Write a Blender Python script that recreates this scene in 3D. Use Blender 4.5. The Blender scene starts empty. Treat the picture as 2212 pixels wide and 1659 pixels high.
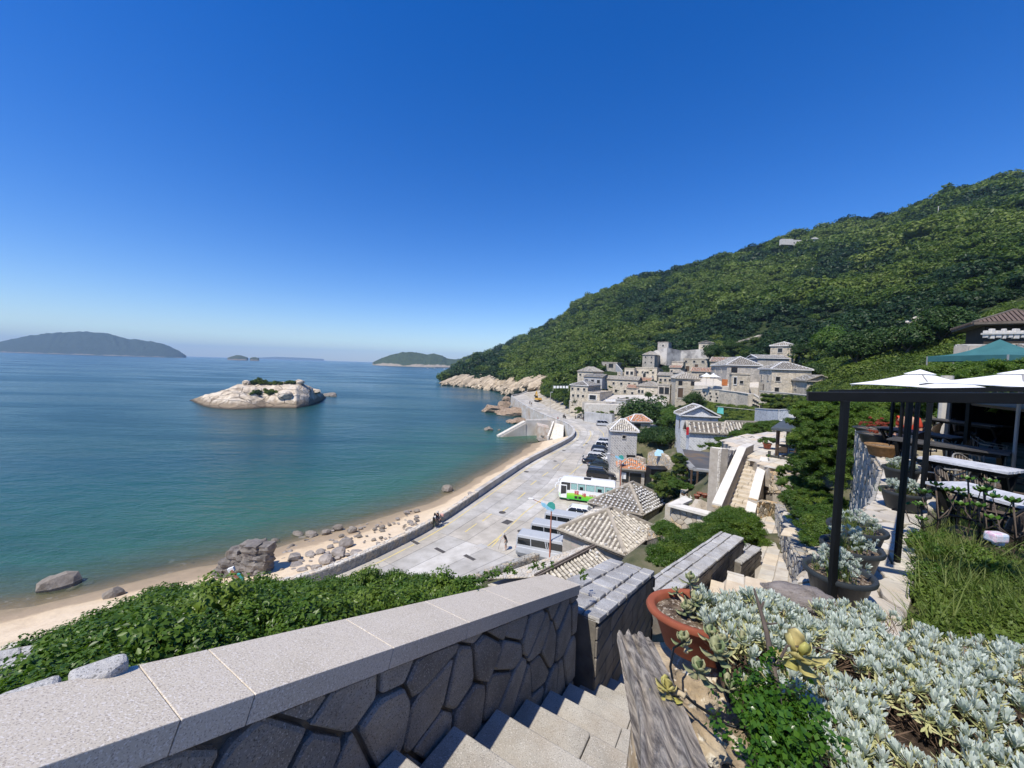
import bpy,bmesh,math,random
import numpy as np
from math import sin,cos,tan,radians,degrees,pi,hypot,atan2,sqrt
# ------------------------------------------------------------------ camera, sky, sun, exposure
SC=bpy.context.scene
COL=SC.collection
FPX,CX,CY=830.6,1106.0,829.5          # focal length and centre, in pixels of a 2212 px wide picture
PITCH,ROLL,CAMH=radians(2.69),radians(1.8),22.5
_F=np.array([0,cos(PITCH),-sin(PITCH)]);_r0=np.array([1.,0,0]);_u0=np.array([0,sin(PITCH),cos(PITCH)])
_R=cos(ROLL)*_r0+sin(ROLL)*_u0;_U=-sin(ROLL)*_r0+cos(ROLL)*_u0
CAM=np.array([0.,0,CAMH])
cd=bpy.data.cameras.new('camera');cam=bpy.data.objects.new('camera',cd);COL.objects.link(cam)
cd.sensor_fit='HORIZONTAL';cd.sensor_width=36;cd.lens=36*FPX/2212;cd.clip_start=.05;cd.clip_end=80000
from mathutils import Matrix,Vector,noise
cam.matrix_world=Matrix(((_R[0],_U[0],-_F[0],0),(_R[1],_U[1],-_F[1],0),(_R[2],_U[2],-_F[2],CAMH),(0,0,0,1)))
SC.camera=cam
SUN_AZ,SUN_EL=radians(223.5),radians(57)
w=bpy.data.worlds.new('World');SC.world=w;w.use_nodes=True
nt=w.node_tree;bg=nt.nodes['Background'];sky=nt.nodes.new('ShaderNodeTexSky');sky.sky_type='NISHITA'
sky.sun_disc=False;sky.sun_elevation=SUN_EL;sky.sun_rotation=SUN_AZ
sky.altitude=0;sky.air_density=1.0;sky.dust_density=.3;sky.ozone_density=4.0
hsv=nt.nodes.new('ShaderNodeHueSaturation');hsv.inputs['Saturation'].default_value=1.4;hsv.inputs['Hue'].default_value=.516;hsv.inputs['Value'].default_value=1.27;nt.links.new(sky.outputs[0],hsv.inputs['Color']);nt.links.new(hsv.outputs[0],bg.inputs[0]);bg.inputs[1].default_value=.112
sl=bpy.data.lights.new('sun','SUN');sun=bpy.data.objects.new('sun',sl);COL.objects.link(sun)
sl.energy=4.8;sl.angle=radians(.53);sl.color=(1,.94,.84)
sd=Vector((sin(SUN_AZ)*cos(SUN_EL),cos(SUN_AZ)*cos(SUN_EL),sin(SUN_EL)))
sun.rotation_euler=sd.to_track_quat('Z','Y').to_euler();sun.location=(0,0,400)
SC.view_settings.view_transform='Standard';SC.view_settings.look='None'
SC.view_settings.exposure=0.27;SC.view_settings.gamma=1;SC.view_settings.use_curve_mapping=False
SC.render.engine='CYCLES'
SC.cycles.max_bounces=6;SC.cycles.transparent_max_bounces=12

# ------------------------------------------------------------------ geometry helpers
def ray(u,v):return _F*FPX+_R*(u-CX)-_U*(v-CY)
def D(u,v,Y):d=ray(u,v);return CAM+d*(Y/d[1])              # point at forward distance Y
def G(u,v,z):d=ray(u,v);return CAM+d*((z-CAMH)/d[2])        # point at height z
def PLN(u,v,p0,n):d=ray(u,v);n=np.array(n);return CAM+d*(np.dot(np.array(p0)-CAM,n)/np.dot(d,n))
def hz(P,v,u):                                                     # height above P's ground spot seen at pixel (u,v)
    d=ray(u,v);k=P[1]/d[1];return CAMH+d[2]*k
rng=random.Random(11);nrng=np.random.default_rng(5)
def V3(*a):return np.array(a,dtype=float)
def unit(a):a=np.array(a,float);return a/np.linalg.norm(a)

def tag(o,label=None,cat=None,group=None,kind=None):
    if label:o['label']=label
    if cat:o['category']=cat
    if group:o['group']=group
    if kind:o['kind']=kind
    return o
def T(name,label,cat,loc=(0,0,0),rz=0,group=None):
    o=bpy.data.objects.new(name,None);COL.objects.link(o);o.location=[float(c) for c in loc];o.rotation_euler=(0,0,rz)
    o.empty_display_size=.2
    return tag(o,label,cat,group)
def tolocal(vs,parent):
    vs=np.array(vs,float).reshape(-1,3)
    if parent is None:return vs
    chain=[]
    p=parent
    while p:chain.append(p);p=p.parent
    for p in reversed(chain):
        if p.type=='MESH' and p.get('_flat'):continue
        l=np.array(p.location);a=p.rotation_euler[2]
        vs=vs-l
        c,s=cos(-a),sin(-a)
        vs=np.stack([vs[:,0]*c-vs[:,1]*s,vs[:,0]*s+vs[:,1]*c,vs[:,2]],1)
        if p.scale[0] != 1:vs=vs/p.scale[0]
    return vs
class MB:
    def __init__(s):s.v=[];s.f=[];s.n=0
    def add(s,vs,fs):
        b=s.n;vs=[tuple(map(float,p)) for p in vs];s.v+=vs;s.n+=len(vs);s.f+=[tuple(b+i for i in f) for f in fs];return s
    def hexa(s,p):   # 8 points: bottom ring ccw then top ring
        return s.add(p,[(3,2,1,0),(4,5,6,7),(0,1,5,4),(1,2,6,5),(2,3,7,6),(3,0,4,7)])
    def box(s,c,d,rz=0,tilt=None):
        x,y,z=d[0]/2,d[1]/2,d[2]/2;P=[(-x,-y,-z),(x,-y,-z),(x,y,-z),(-x,y,-z),(-x,-y,z),(x,-y,z),(x,y,z),(-x,y,z)]
        if tilt is not None:P=[tuple(tilt@Vector(p)) for p in P]
        ca,sa=cos(rz),sin(rz)
        return s.hexa([(c[0]+p[0]*ca-p[1]*sa,c[1]+p[0]*sa+p[1]*ca,c[2]+p[2]) for p in P])
    def beam(s,a,b,w,h,up=(0,0,1)):
        a=V3(*a);b=V3(*b);d=unit(b-a);up=V3(*up)
        if abs(np.dot(d,up))>.98:up=V3(0,1,0)
        sx=unit(np.cross(d,up))*w/2;sz=unit(np.cross(sx,d))*h/2
        return s.hexa([a-sx-sz,a+sx-sz,b+sx-sz,b-sx-sz,a-sx+sz,a+sx+sz,b+sx+sz,b-sx+sz])
    def tube(s,pts,r,n=8,cap=True):
        pts=[V3(*p) for p in pts];m=len(pts);rs=r if hasattr(r,'__len__') else [r]*m
        ups=V3(0,0,1);vs=[]
        for i,p in enumerate(pts):
            t=unit(pts[min(i+1,m-1)]-pts[max(i-1,0)])
            a=np.cross(t,ups)
            if np.linalg.norm(a)<.05:a=np.cross(t,V3(1,0,0))
            a=unit(a);b=np.cross(a,t)
            for k in range(n):
                q=2*pi*k/n;vs.append(p+(a*cos(q)+b*sin(q))*rs[i])
        fs=[(i*n+k,i*n+(k+1) % n,(i+1)*n+(k+1) % n,(i+1)*n+k) for i in range(m-1) for k in range(n)]
        if cap:fs+=[tuple(range(n))[::-1],tuple((m-1)*n+k for k in range(n))]
        return s.add(vs,fs)
    def lathe(s,prof,c=(0,0,0),n=20,sx=1,sy=1):
        vs=[];fs=[]
        for (r,z) in prof:
            for k in range(n):a=2*pi*k/n;vs.append((c[0]+r*cos(a)*sx,c[1]+r*sin(a)*sy,c[2]+z))
        for i in range(len(prof)-1):
            for k in range(n):fs.append((i*n+k,i*n+(k+1) % n,(i+1)*n+(k+1) % n,(i+1)*n+k))
        return s.add(vs,fs)
    def prism(s,poly,z0,z1):
        n=len(poly);vs=[(p[0],p[1],z0) for p in poly]+[(p[0],p[1],z1) for p in poly]
        return s.add(vs,[tuple(range(n))[::-1],tuple(range(n,2*n))]+[(i,(i+1) % n,n+(i+1) % n,n+i) for i in range(n)])
    def slab(s,top,th):   # top polygon in 3D extruded straight down
        n=len(top);vs=[tuple(p) for p in top]+[(p[0],p[1],p[2]-th) for p in top]
        return s.add(vs,[tuple(range(n)),tuple(range(n,2*n))[::-1]]+[((i+1) % n,i,n+i,n+(i+1) % n) for i in range(n)])
    def grid(s,P):         # P[i][j] 3D
        m,n=len(P),len(P[0]);vs=[p for r in P for p in r]
        return s.add(vs,[(i*n+j,(i+1)*n+j,(i+1)*n+j+1,i*n+j+1) for i in range(m-1) for j in range(n-1)])
    def build(s,name,m,parent=None,world=False,smooth=False,bevel=0,loc=None,kind=None,label=None):
        vs=s.v
        if world:vs=[tuple(x) for x in tolocal(vs,parent)]
        me=bpy.data.meshes.new(name);me.from_pydata(vs,[],s.f);me.update()
        return mk(name,me,m,parent,smooth,bevel,loc,kind,label)
def mk(name,me,m,parent=None,smooth=False,bevel=0,loc=None,kind=None,label=None):
    if m is not None and not me.materials:me.materials.append(m)
    if smooth:me.polygons.foreach_set('use_smooth',[True]*len(me.polygons))
    o=bpy.data.objects.new(name,me);COL.objects.link(o)
    if parent is not None:o.parent=parent
    if loc is not None:o.location=[float(c) for c in loc]
    if bevel:
        b=o.modifiers.new('bevel','BEVEL');b.width=bevel;b.segments=2;b.limit_method='ANGLE'
    if kind:o['kind']=kind
    if label:o['label']=label
    return o
def npmesh(name,vs,fs):
    me=bpy.data.meshes.new(name);vs=np.asarray(vs,np.float32);fs=np.asarray(fs,np.int32)
    me.vertices.add(len(vs));me.vertices.foreach_set('co',vs.ravel());k=fs.shape[1]
    me.loops.add(fs.size);me.loops.foreach_set('vertex_index',fs.ravel());me.polygons.add(len(fs))
    me.polygons.foreach_set('loop_start',np.arange(0,fs.size,k,dtype=np.int32));me.polygons.foreach_set('loop_total',np.full(len(fs),k,np.int32))
    me.update(calc_edges=True);me.validate();return me
def copy_tree(o,parent=None):
    c=o.copy();COL.objects.link(c)
    if parent is not None:c.parent=parent
    for ch in o.children:copy_tree(ch,c)
    return c
def fbm(x,y,z=0,o=4):return noise.fractal(Vector((x,y,z)),1.0,2.0,o)

# ------------------------------------------------------------------ materials
MATS={}
class NT:
    def __init__(s,name):
        s.m=bpy.data.materials.new(name);s.m.use_nodes=True;s.t=s.m.node_tree;s.b=s.t.nodes['Principled BSDF'];s.out=s.t.nodes['Material Output']
    def n(s,typ,**kw):
        nd=s.t.nodes.new('ShaderNode'+typ)
        for k,v in kw.items():
            if k[0]=='i' and k[1:].isdigit():nd.inputs[int(k[1:])].default_value=v
            elif k[:2]=='I_':nd.inputs[k[2:]].default_value=v
            else:setattr(nd,k,v)
        return nd
    def l(s,a,b):s.t.links.new(a,b)
    def ramp(s,src,stops,interp='LINEAR'):
        r=s.n('ValToRGB');r.color_ramp.interpolation=interp;e=r.color_ramp.elements
        while len(e)<len(stops):e.new(.5)
        for i,(p,c) in enumerate(stops):e[i].position=p;e[i].color=(*c,1) if len(c)==3 else c
        s.l(src,r.inputs[0]);return r.outputs[0]
    def mix(s,fac,a,b,mode='MIX'):
        m=s.n('Mix',data_type='RGBA',blend_type=mode)
        for src,idx in ((fac,0),(a,6),(b,7)):
            if isinstance(src,(int,float)):m.inputs[idx].default_value=src
            elif isinstance(src,tuple):m.inputs[idx].default_value=(*src,1)
            else:s.l(src,m.inputs[idx])
        return m.outputs[2]
    def math(s,op,a,b=0,c=0):
        m=s.n('Math',operation=op)
        for i,x in enumerate((a,b,c)):
            if isinstance(x,(int,float)):m.inputs[i].default_value=x
            else:s.l(x,m.inputs[i])
        return m.outputs[0]
    def noise(s,scale,vec=None,detail=5,rough=.6,dist=0):
        nd=s.n('TexNoise',I_Scale=scale,I_Detail=detail,I_Roughness=rough,I_Distortion=dist)
        if vec is not None:s.l(vec,nd.inputs['Vector'])
        return nd.outputs[0]
    def bump(s,h,strength,dist=.02,nrm=None):
        b=s.n('Bump');b.inputs['Strength'].default_value=strength;b.inputs['Distance'].default_value=dist;s.l(h,b.inputs['Height'])
        if nrm is not None:s.l(nrm,b.inputs['Normal'])
        return b.outputs[0]
    def rand(s):    # different for every object and every loose piece of a joined mesh
        a=s.n('ObjectInfo').outputs['Random'];b=s.n('NewGeometry').outputs['Random Per Island']
        return s.math('FRACT',s.math('ADD',a,b))
    def coord(s,kind='Object'):return s.n('TexCoord').outputs[kind]
def mat(name,cols,scale=5,rough=.85,bump=.3,bs=None,rand=0,spec=.3,metal=0,wcoord=False,stretch=None,speck=None,tint=None,bd=.02,stain=None,isl=None):
    """noise-graded material: cols ramp over a noise; rand = brightness spread between pieces; isl = list of tints picked per piece"""
    if name in MATS:return MATS[name]
    N=NT(name);co=N.coord()
    if wcoord:co=N.n('NewGeometry').outputs['Position']
    if stretch:
        mp=N.n('Mapping');mp.inputs['Scale'].default_value=stretch;N.l(co,mp.inputs[0]);co=mp.outputs[0]
    nz=N.noise(scale,co,6)
    if len(cols)==1:c=N.mix(0,cols[0],cols[0])
    else:c=N.ramp(nz,[(.3+.4*i/(len(cols)-1),k) for i,k in enumerate(cols)])
    if isl:
        tt=N.ramp(N.rand(),[(i/len(isl),k) for i,k in enumerate(isl)],'CONSTANT');c=N.mix(1,c,tt,'MULTIPLY')
    if rand:
        hs=N.n('HueSaturation');r=N.math('MULTIPLY_ADD',N.rand(),2*rand,1-rand);N.l(r,hs.inputs['Value']);N.l(c,hs.inputs['Color']);c=hs.outputs[0]
    if speck:   # (scale, colour, threshold)
        sp=N.noise(speck[0],co,2,.5);f=N.ramp(sp,[(speck[2],(0,0,0)),(speck[2]+.06,(1,1,1))]);c=N.mix(f,c,speck[1])
        if len(speck)>3:
            sp=N.noise(speck[0]*.8,N.n('NewGeometry').outputs['Position'],2,.5);f=N.ramp(sp,[(speck[4],(0,0,0)),(speck[4]+.06,(1,1,1))]);c=N.mix(f,c,speck[3])
    if stain:   # (scale, colour, amount)
        st=N.noise(stain[0],co,5);f=N.ramp(st,[(.45,(0,0,0)),(.7,(stain[2],)*3)]);c=N.mix(f,c,stain[1])
    N.l(c,N.b.inputs['Base Color']);N.b.inputs['Roughness'].default_value=rough;N.b.inputs['Specular IOR Level'].default_value=spec;N.b.inputs['Metallic'].default_value=metal
    if bump:N.l(N.bump(N.noise(bs or scale*4,co,8,.65),bump,bd),N.b.inputs['Normal'])
    MATS[name]=N.m;return N.m
def leafmat(name,a,b,trans=.35,rough=.5,hue=.0,yellow=None):
    if name in MATS:return MATS[name]
    N=NT(name);r=N.rand();c=N.mix(r,a,b)
    pos=N.n('NewGeometry').outputs['Position'];nz=N.noise(.09,pos,4);c=N.mix(N.math('MULTIPLY',N.ramp(nz,[(.4,(0,0,0)),(.62,(1,1,1))]),.45),c,(a[0]*.45,a[1]*.55,a[2]*.6))
    if yellow:
        f=N.ramp(N.noise(yellow[1],pos,3),[(.5,(0,0,0)),(.68,(1,1,1))]);c=N.mix(N.math('MULTIPLY',f,.7),c,yellow[0])
    N.l(c,N.b.inputs['Base Color']);N.b.inputs['Roughness'].default_value=rough;N.b.inputs['Specular IOR Level'].default_value=.3
    tr=N.n('BsdfTranslucent');N.l(N.mix(1,c,(1.0,1.15,.5),'MULTIPLY'),tr.inputs[0])
    mx=N.n('MixShader',i0=trans);N.l(N.b.outputs[0],mx.inputs[1]);N.l(tr.outputs[0],mx.inputs[2]);N.l(mx.outputs[0],N.out.inputs[0])
    MATS[name]=N.m;return N.m
def wallmat(name,cols,mortar,kind='rubble',sc=2.6,mw=.05,wash=0.0,streak=.3):
    """masonry for buildings too far off to pick stones apart: joints and tone by cell"""
    if name in MATS:return MATS[name]
    N=NT(name);co=N.coord();sp=N.n('SeparateXYZ');N.l(co,sp.inputs[0])
    h=N.math('ADD',sp.outputs[0],sp.outputs[1]);cb=N.n('CombineXYZ');N.l(h,cb.inputs[0]);N.l(sp.outputs[2],cb.inputs[1])
    vec=cb.outputs[0]
    if kind=='rubble':
        mp=N.n('Mapping');mp.inputs['Scale'].default_value=(sc,sc*1.5,1);N.l(vec,mp.inputs[0])
        v=N.n('TexVoronoi',voronoi_dimensions='2D');N.l(mp.outputs[0],v.inputs['Vector']);v.inputs['Scale'].default_value=1
        e=N.n('TexVoronoi',voronoi_dimensions='2D',feature='DISTANCE_TO_EDGE');N.l(mp.outputs[0],e.inputs['Vector']);e.inputs['Scale'].default_value=1
        s2=N.n('SeparateColor');N.l(v.outputs['Color'],s2.inputs[0]);c=N.ramp(s2.outputs[0],[(i/(len(cols)-1),k) for i,k in enumerate(cols)])
        edge=N.ramp(e.outputs[0],[(0,(0,0,0)),(mw*1.6,(1,1,1))])
    else:
        mp=N.n('Mapping');mp.inputs['Scale'].default_value=(sc,sc,1)
        if kind=='herring':mp.inputs['Rotation'].default_value=(0,0,radians(45))
        N.l(vec,mp.inputs[0]);b=N.n('TexBrick');N.l(mp.outputs[0],b.inputs['Vector']);b.inputs['Scale'].default_value=1;b.inputs['Mortar Size'].default_value=mw
        b.inputs['Color1'].default_value=(0,0,0,1);b.inputs['Color2'].default_value=(1,1,1,1);b.inputs['Mortar'].default_value=(.5,.5,.5,1);b.inputs['Brick Width'].default_value=.9;b.inputs['Row Height'].default_value=.5
        b.inputs['Mortar Smooth'].default_value=.1
        c=N.ramp(b.outputs[0],[(i/(len(cols)-1),k) for i,k in enumerate(cols)]);edge=N.math('SUBTRACT',1,b.outputs[1])
    c=N.mix(edge,mortar,c)
    big=N.noise(.5,co,5);c=N.mix(N.math('MULTIPLY',N.ramp(big,[(.42,(0,0,0)),(.66,(1,1,1))]),streak),c,(.12,.115,.10))
    mp2=N.n('Mapping');mp2.inputs['Scale'].default_value=(1.6,1.6,.12);N.l(co,mp2.inputs[0])
    c=N.mix(N.math('MULTIPLY',N.ramp(N.noise(1.4,mp2.outputs[0],4),[(.5,(0,0,0)),(.72,(1,1,1))]),streak*.9),c,(.09,.085,.08))
    if wash:c=N.mix(wash,c,(.55,.54,.52))
    hs=N.n('HueSaturation');N.l(N.math('MULTIPLY_ADD',N.n('ObjectInfo').outputs['Random'],.3,.88),hs.inputs['Value']);N.l(c,hs.inputs['Color']);c=hs.outputs[0]
    N.l(c,N.b.inputs['Base Color']);N.b.inputs['Roughness'].default_value=.9;N.b.inputs['Specular IOR Level'].default_value=.2
    N.l(N.bump(N.math('ADD',edge,N.math('MULTIPLY',N.noise(9,co,6),.6)),.8,.05),N.b.inputs['Normal'])
    MATS[name]=N.m;return N.m

GRAN_PINK=mat('coping granite',[(.485,.425,.33),(.58,.515,.41),(.645,.58,.475)],2.2,.8,.3,90,speck=(150,(.36,.31,.26),.56,(.70,.65,.58),.57),bd=.004,stain=(2.2,(.44,.38,.31),.3))
GRAN_GREY=mat('grey granite block',[(.33,.325,.31),(.43,.425,.41),(.50,.495,.475)],3,.85,.7,22,rand=.12,speck=(100,(.17,.17,.16),.58,(.60,.59,.57),.60),bd=.03,stain=(2.2,(.20,.17,.13),.4))
GRAN_DARK=mat('weathered granite wall stone',[(.21,.195,.165),(.30,.28,.24),(.36,.335,.285)],2.5,.9,.8,18,rand=.22,speck=(120,(.13,.12,.10),.58,(.45,.42,.37),.60),bd=.03,stain=(3,(.16,.12,.08),.35))
STEP=mat('worn granite step',[(.31,.29,.25),(.41,.385,.335),(.48,.455,.40)],2.0,.88,.5,30,rand=.06,speck=(130,(.20,.19,.17),.58,(.54,.51,.46),.60),stain=(2.5,(.30,.235,.16),.4),bd=.01)
MORTAR=mat('dark mortar',[(.07,.065,.055),(.13,.12,.10),(.19,.17,.14)],6,.95,.8,30)
MORTAR_L=mat('pale mortar',[(.34,.30,.25),(.46,.42,.36)],4,.95,.6,25)
STONE_W=mat('warm rubble stone',[(.40,.345,.265),(.52,.46,.37),(.58,.54,.46)],2.2,.9,.7,14,rand=.18,isl=[(1,1,1),(.86,.88,.92),(1.05,.93,.75),(.8,.78,.76),(1,.97,.9),(.92,.76,.56),(.95,.98,1.02)],bd=.03)
STONE_P=mat('pale paving stone',[(.46,.42,.36),(.56,.52,.45),(.62,.59,.52)],1.8,.88,.5,16,rand=.1,isl=[(1,1,1),(.93,.95,.98),(1.03,.95,.84),(.96,.96,.94)],stain=(2,(.38,.29,.19),.35),bd=.015)
STONE_G=mat('grey rubble stone',[(.26,.25,.225),(.36,.345,.31),(.45,.43,.39)],2.2,.9,.8,14,rand=.22,isl=[(1,1,1),(.9,.93,.97),(1.05,.95,.82),(.84,.83,.82)],bd=.03)
CREAM=mat('cream cut stone',[(.60,.56,.48),(.70,.66,.58),(.74,.71,.65)],1.2,.8,.25,12,rand=.07,stain=(1.6,(.50,.44,.34),.4))
WHITE_ST=mat('white stone coping',[(.53,.50,.44),(.63,.60,.54),(.68,.66,.61)],1.5,.8,.2,14,rand=.05)
W_TAN=wallmat('tan rubble masonry',[(.40,.35,.275),(.58,.51,.39),(.66,.58,.45),(.52,.48,.40)],(.46,.395,.30),'rubble',2.0,.06,streak=.2)
W_GREY=wallmat('grey rubble masonry',[(.36,.34,.30),(.50,.46,.40),(.57,.52,.44)],(.36,.32,.26),'rubble',2.2,.05)
W_ASH=wallmat('coursed masonry',[(.38,.35,.30),(.50,.465,.40),(.56,.52,.45)],(.56,.47,.42),'ashlar',2.2,.03)
W_HER=wallmat('herringbone masonry',[(.29,.28,.27),(.38,.37,.355),(.43,.42,.40)],(.60,.58,.54),'herring',1.55,.05,streak=.12)
W_WHT=wallmat('pale granite masonry',[(.38,.39,.39),(.50,.51,.51),(.56,.57,.57)],(.66,.66,.65),'herring',1.7,.05,streak=.08)
W_PLA=wallmat('grey render',[(.42,.42,.41),(.46,.46,.45)],(.44,.44,.43),'ashlar',.8,.01,streak=.35)
TILE_G=mat('grey roof tile',[(.13,.125,.115),(.24,.225,.20),(.33,.31,.27)],3,.9,.5,18,rand=.25)
TILE_L=mat('lichened roof tile',[(.36,.33,.27),(.52,.48,.40),(.62,.58,.50)],3.5,.9,.6,20,rand=.2)
TILE_O=mat('orange roof tile',[(.45,.15,.06),(.58,.24,.11),(.60,.33,.18)],3,.85,.5,18,rand=.2)
TILE_BED=mat('roof tile bed',[(.07,.06,.05),(.15,.13,.11),(.22,.20,.17)],4,.95,.5,20)
PRESS=mat('roof pressing stone',[(.48,.46,.42),(.62,.60,.56)],3,.9,.5,14,rand=.2)
RIDGE=mat('mortar ridge',[(.26,.23,.18),(.36,.32,.26),(.42,.38,.32)],2.5,.9,.4,14)
RIDGE_W=mat('white mortar ridge',[(.60,.59,.56),(.72,.71,.69)],2.5,.9,.3,14)
CONC=mat('weathered concrete',[(.34,.325,.29),(.45,.43,.39),(.54,.52,.48)],.7,.9,.3,12,rand=.12,isl=[(1,1,1),(.95,.95,.95),(1.03,.99,.92),(.91,.91,.90),(1.06,1.06,1.05),(.98,.95,.89)],stain=(.16,(.30,.275,.23),.75),wcoord=True)
CONC_S=mat('sea wall concrete',[(.36,.35,.32),(.48,.47,.44),(.55,.54,.51)],.5,.9,.4,8,rand=.08,stain=(.3,(.32,.24,.15),.5))
ASPH=mat('old asphalt joint',[(.10,.10,.095),(.17,.165,.155)],3,.95,.3,20)
YEL=mat('faded yellow road paint',[(.45,.43,.36),(.62,.50,.20),(.66,.52,.17)],2.5,.85,.1,20)
SAND=None
BLACKM=mat('black painted steel',[(.005,.0055,.006),(.010,.011,.012)],2,.42,.05,30,spec=.18)
PANE=mat('dark window opening',[(.012,.013,.014),(.03,.032,.034)],1,.25,0,spec=.5)
FRAME=mat('stone window surround',[(.44,.41,.36),(.55,.52,.46)],3,.9,.3,14)
WOODF=mat('dark timber',[(.07,.045,.03),(.13,.085,.055)],4,.8,.3,20,stretch=(1,1,.2))
SOIL=mat('dry gritty soil',[(.05,.035,.022),(.15,.105,.07),(.30,.24,.17)],22,.95,1.0,60,speck=(70,(.55,.48,.38),.58),bd=.03)
BARK=mat('tree bark',[(.10,.08,.06),(.18,.15,.12)],6,.95,.6,20)
L_HILL=leafmat('hill foliage',(.038,.080,.010),(.115,.17,.022),.3,yellow=((.19,.235,.04),.013))
L_HILLD=leafmat('dark hill foliage',(.016,.042,.012),(.040,.082,.020),.25)
L_HILLY=leafmat('light hill foliage',(.085,.135,.018),(.165,.215,.035),.32)
L_TREE=leafmat('tree foliage',(.026,.060,.012),(.065,.118,.022),.28)
L_HEDGE=leafmat('hedge foliage',(.036,.088,.010),(.13,.215,.028),.34,.38,yellow=((.19,.26,.04),1.2))
L_BRIGHT=leafmat('bright foliage',(.055,.12,.016),(.11,.19,.03),.35,yellow=((.16,.22,.04),.5))
L_GRASS=leafmat('wild grass',(.09,.15,.025),(.22,.26,.07),.4,.6,yellow=((.27,.26,.10),.9))
L_SILVER=leafmat('silver leaf',(.38,.44,.37),(.63,.67,.61),.15,.7)
L_SILVOLD=leafmat('yellowing silver leaf',(.34,.36,.15),(.60,.57,.30),.2,.7)
# ------------------------------------------------------------------ stone cell layout
def clip(poly,n,d):      # keep n.p <= d
    out=[];m=len(poly)
    for i in range(m):
        a,b=poly[i],poly[(i+1) % m];da=a[0]*n[0]+a[1]*n[1]-d;db=b[0]*n[0]+b[1]*n[1]-d
        if da<=0:out.append(a)
        if da*db<0:t=da/(da-db);out.append((a[0]+(b[0]-a[0])*t,a[1]+(b[1]-a[1])*t))
    return out
def area(p):return .5*abs(sum(p[i][0]*p[(i+1) % len(p)][1]-p[(i+1) % len(p)][0]*p[i][1] for i in range(len(p))))
def ccw(p):return p if sum(p[i][0]*p[(i+1) % len(p)][1]-p[(i+1) % len(p)][0]*p[i][1] for i in range(len(p)))>0 else p[::-1]
def inset(poly,g):
    q=ccw(poly);res=q
    for i in range(len(q)):
        a,b=q[i],q[(i+1) % len(q)];dx,dy=b[0]-a[0],b[1]-a[1];L=hypot(dx,dy)
        if L<1e-6:continue
        n=(dy/L,-dx/L);res=clip(res,n,n[0]*a[0]+n[1]*a[1]-g)
        if len(res)<3:return []
    return res
def cut(poly,f=.2,r=rng):
    out=[]
    for i in range(len(poly)):
        a,b,c=poly[i-1],poly[i],poly[(i+1) % len(poly)];k=f*r.uniform(.6,1.3)
        out.append((b[0]+(a[0]-b[0])*k,b[1]+(a[1]-b[1])*k));out.append((b[0]+(c[0]-b[0])*k,b[1]+(c[1]-b[1])*k))
    return out
def clipregion(p,region):
    q=ccw(region)
    for i in range(len(q)):
        a,b=q[i],q[(i+1) % len(q)];dx,dy=b[0]-a[0],b[1]-a[1];L=hypot(dx,dy) or 1;n=(dy/L,-dx/L)
        p=clip(p,n,n[0]*a[0]+n[1]*a[1])
        if len(p)<3:return []
    return p
def cells(region,sx,sy,kind='rubble',seed=1,jit=.42,shear=0):
    r=random.Random(seed);xs=[p[0] for p in region];ys=[p[1] for p in region];x0,x1,y0,y1=min(xs),max(xs),min(ys),max(ys)
    out=[]
    if kind=='rubble':
        nx,ny=int((x1-x0)/sx)+4,int((y1-y0)/sy)+4
        S=[[(x0+(i-1.5+r.uniform(-jit,jit)+(.5 if j % 2 else 0))*sx+shear*(j-1.5)*sy,y0+(j-1.5+r.uniform(-jit,jit))*sy) for j in range(ny)] for i in range(nx)]
        for i in range(nx):
            for j in range(ny):
                c=S[i][j];p=[(c[0]-2*sx,c[1]-2*sy),(c[0]+2*sx,c[1]-2*sy),(c[0]+2*sx,c[1]+2*sy),(c[0]-2*sx,c[1]+2*sy)]
                for a in range(max(0,i-2),min(nx,i+3)):
                    for b in range(max(0,j-2),min(ny,j+3)):
                        if a==i and b==j:continue
                        q=S[a][b];n=(q[0]-c[0],q[1]-c[1]);p=clip(p,n,(q[0]**2+q[1]**2-c[0]**2-c[1]**2)/2)
                        if len(p)<3:break
                    if len(p)<3:break
                if len(p)>=3:
                    p=clipregion(p,region)
                    if len(p)>=3 and area(p)>.1*sx*sy:out.append(p)
    else:
        y=y0
        while y<y1:
            h=sy*r.uniform(.75,1.25);x=x0-r.random()*sx
            while x<x1:
                l=sx*r.uniform(.6,1.5);e=[r.uniform(-.03,.03)*sy for _ in range(4)]
                p=[(x,y+e[0]),(x+l,y+e[1]),(x+l,y+h+e[2]),(x,y+h+e[3])];p=clipregion(p,region)
                if len(p)>=3 and area(p)>.12*sx*sy:out.append(p)
                x+=l
            y+=h
    return out
def stone_geo(mb,poly,fr,depth,r,top=.1,round_=.16,base=-.01):
    p=cut(poly,round_,r);n=len(p);cx=sum(a[0] for a in p)/n;cy=sum(a[1] for a in p)/n
    d=depth*r.uniform(.7,1.15);tx,ty=r.uniform(-.12,.12)*depth,r.uniform(-.12,.12)*depth;ext=max(.05,max(hypot(a[0]-cx,a[1]-cy) for a in p))
    vs=[fr(a[0],a[1],base) for a in p]
    vs+=[fr(a[0],a[1],d*.72+(a[0]-cx)/ext*tx+(a[1]-cy)/ext*ty+r.uniform(-.06,.06)*depth) for a in p]
    vs+=[fr(cx+(a[0]-cx)*(1-top),cy+(a[1]-cy)*(1-top),d+(a[0]-cx)/ext*tx+(a[1]-cy)/ext*ty) for a in p]
    vs.append(fr(cx,cy,d*1.06))
    fs=[]
    for i in range(n):
        j=(i+1) % n;fs+=[(i,j,n+j,n+i),(n+i,n+j,2*n+j,2*n+i),(2*n+i,2*n+j,3*n)]
    mb.add(vs,fs)
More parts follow.
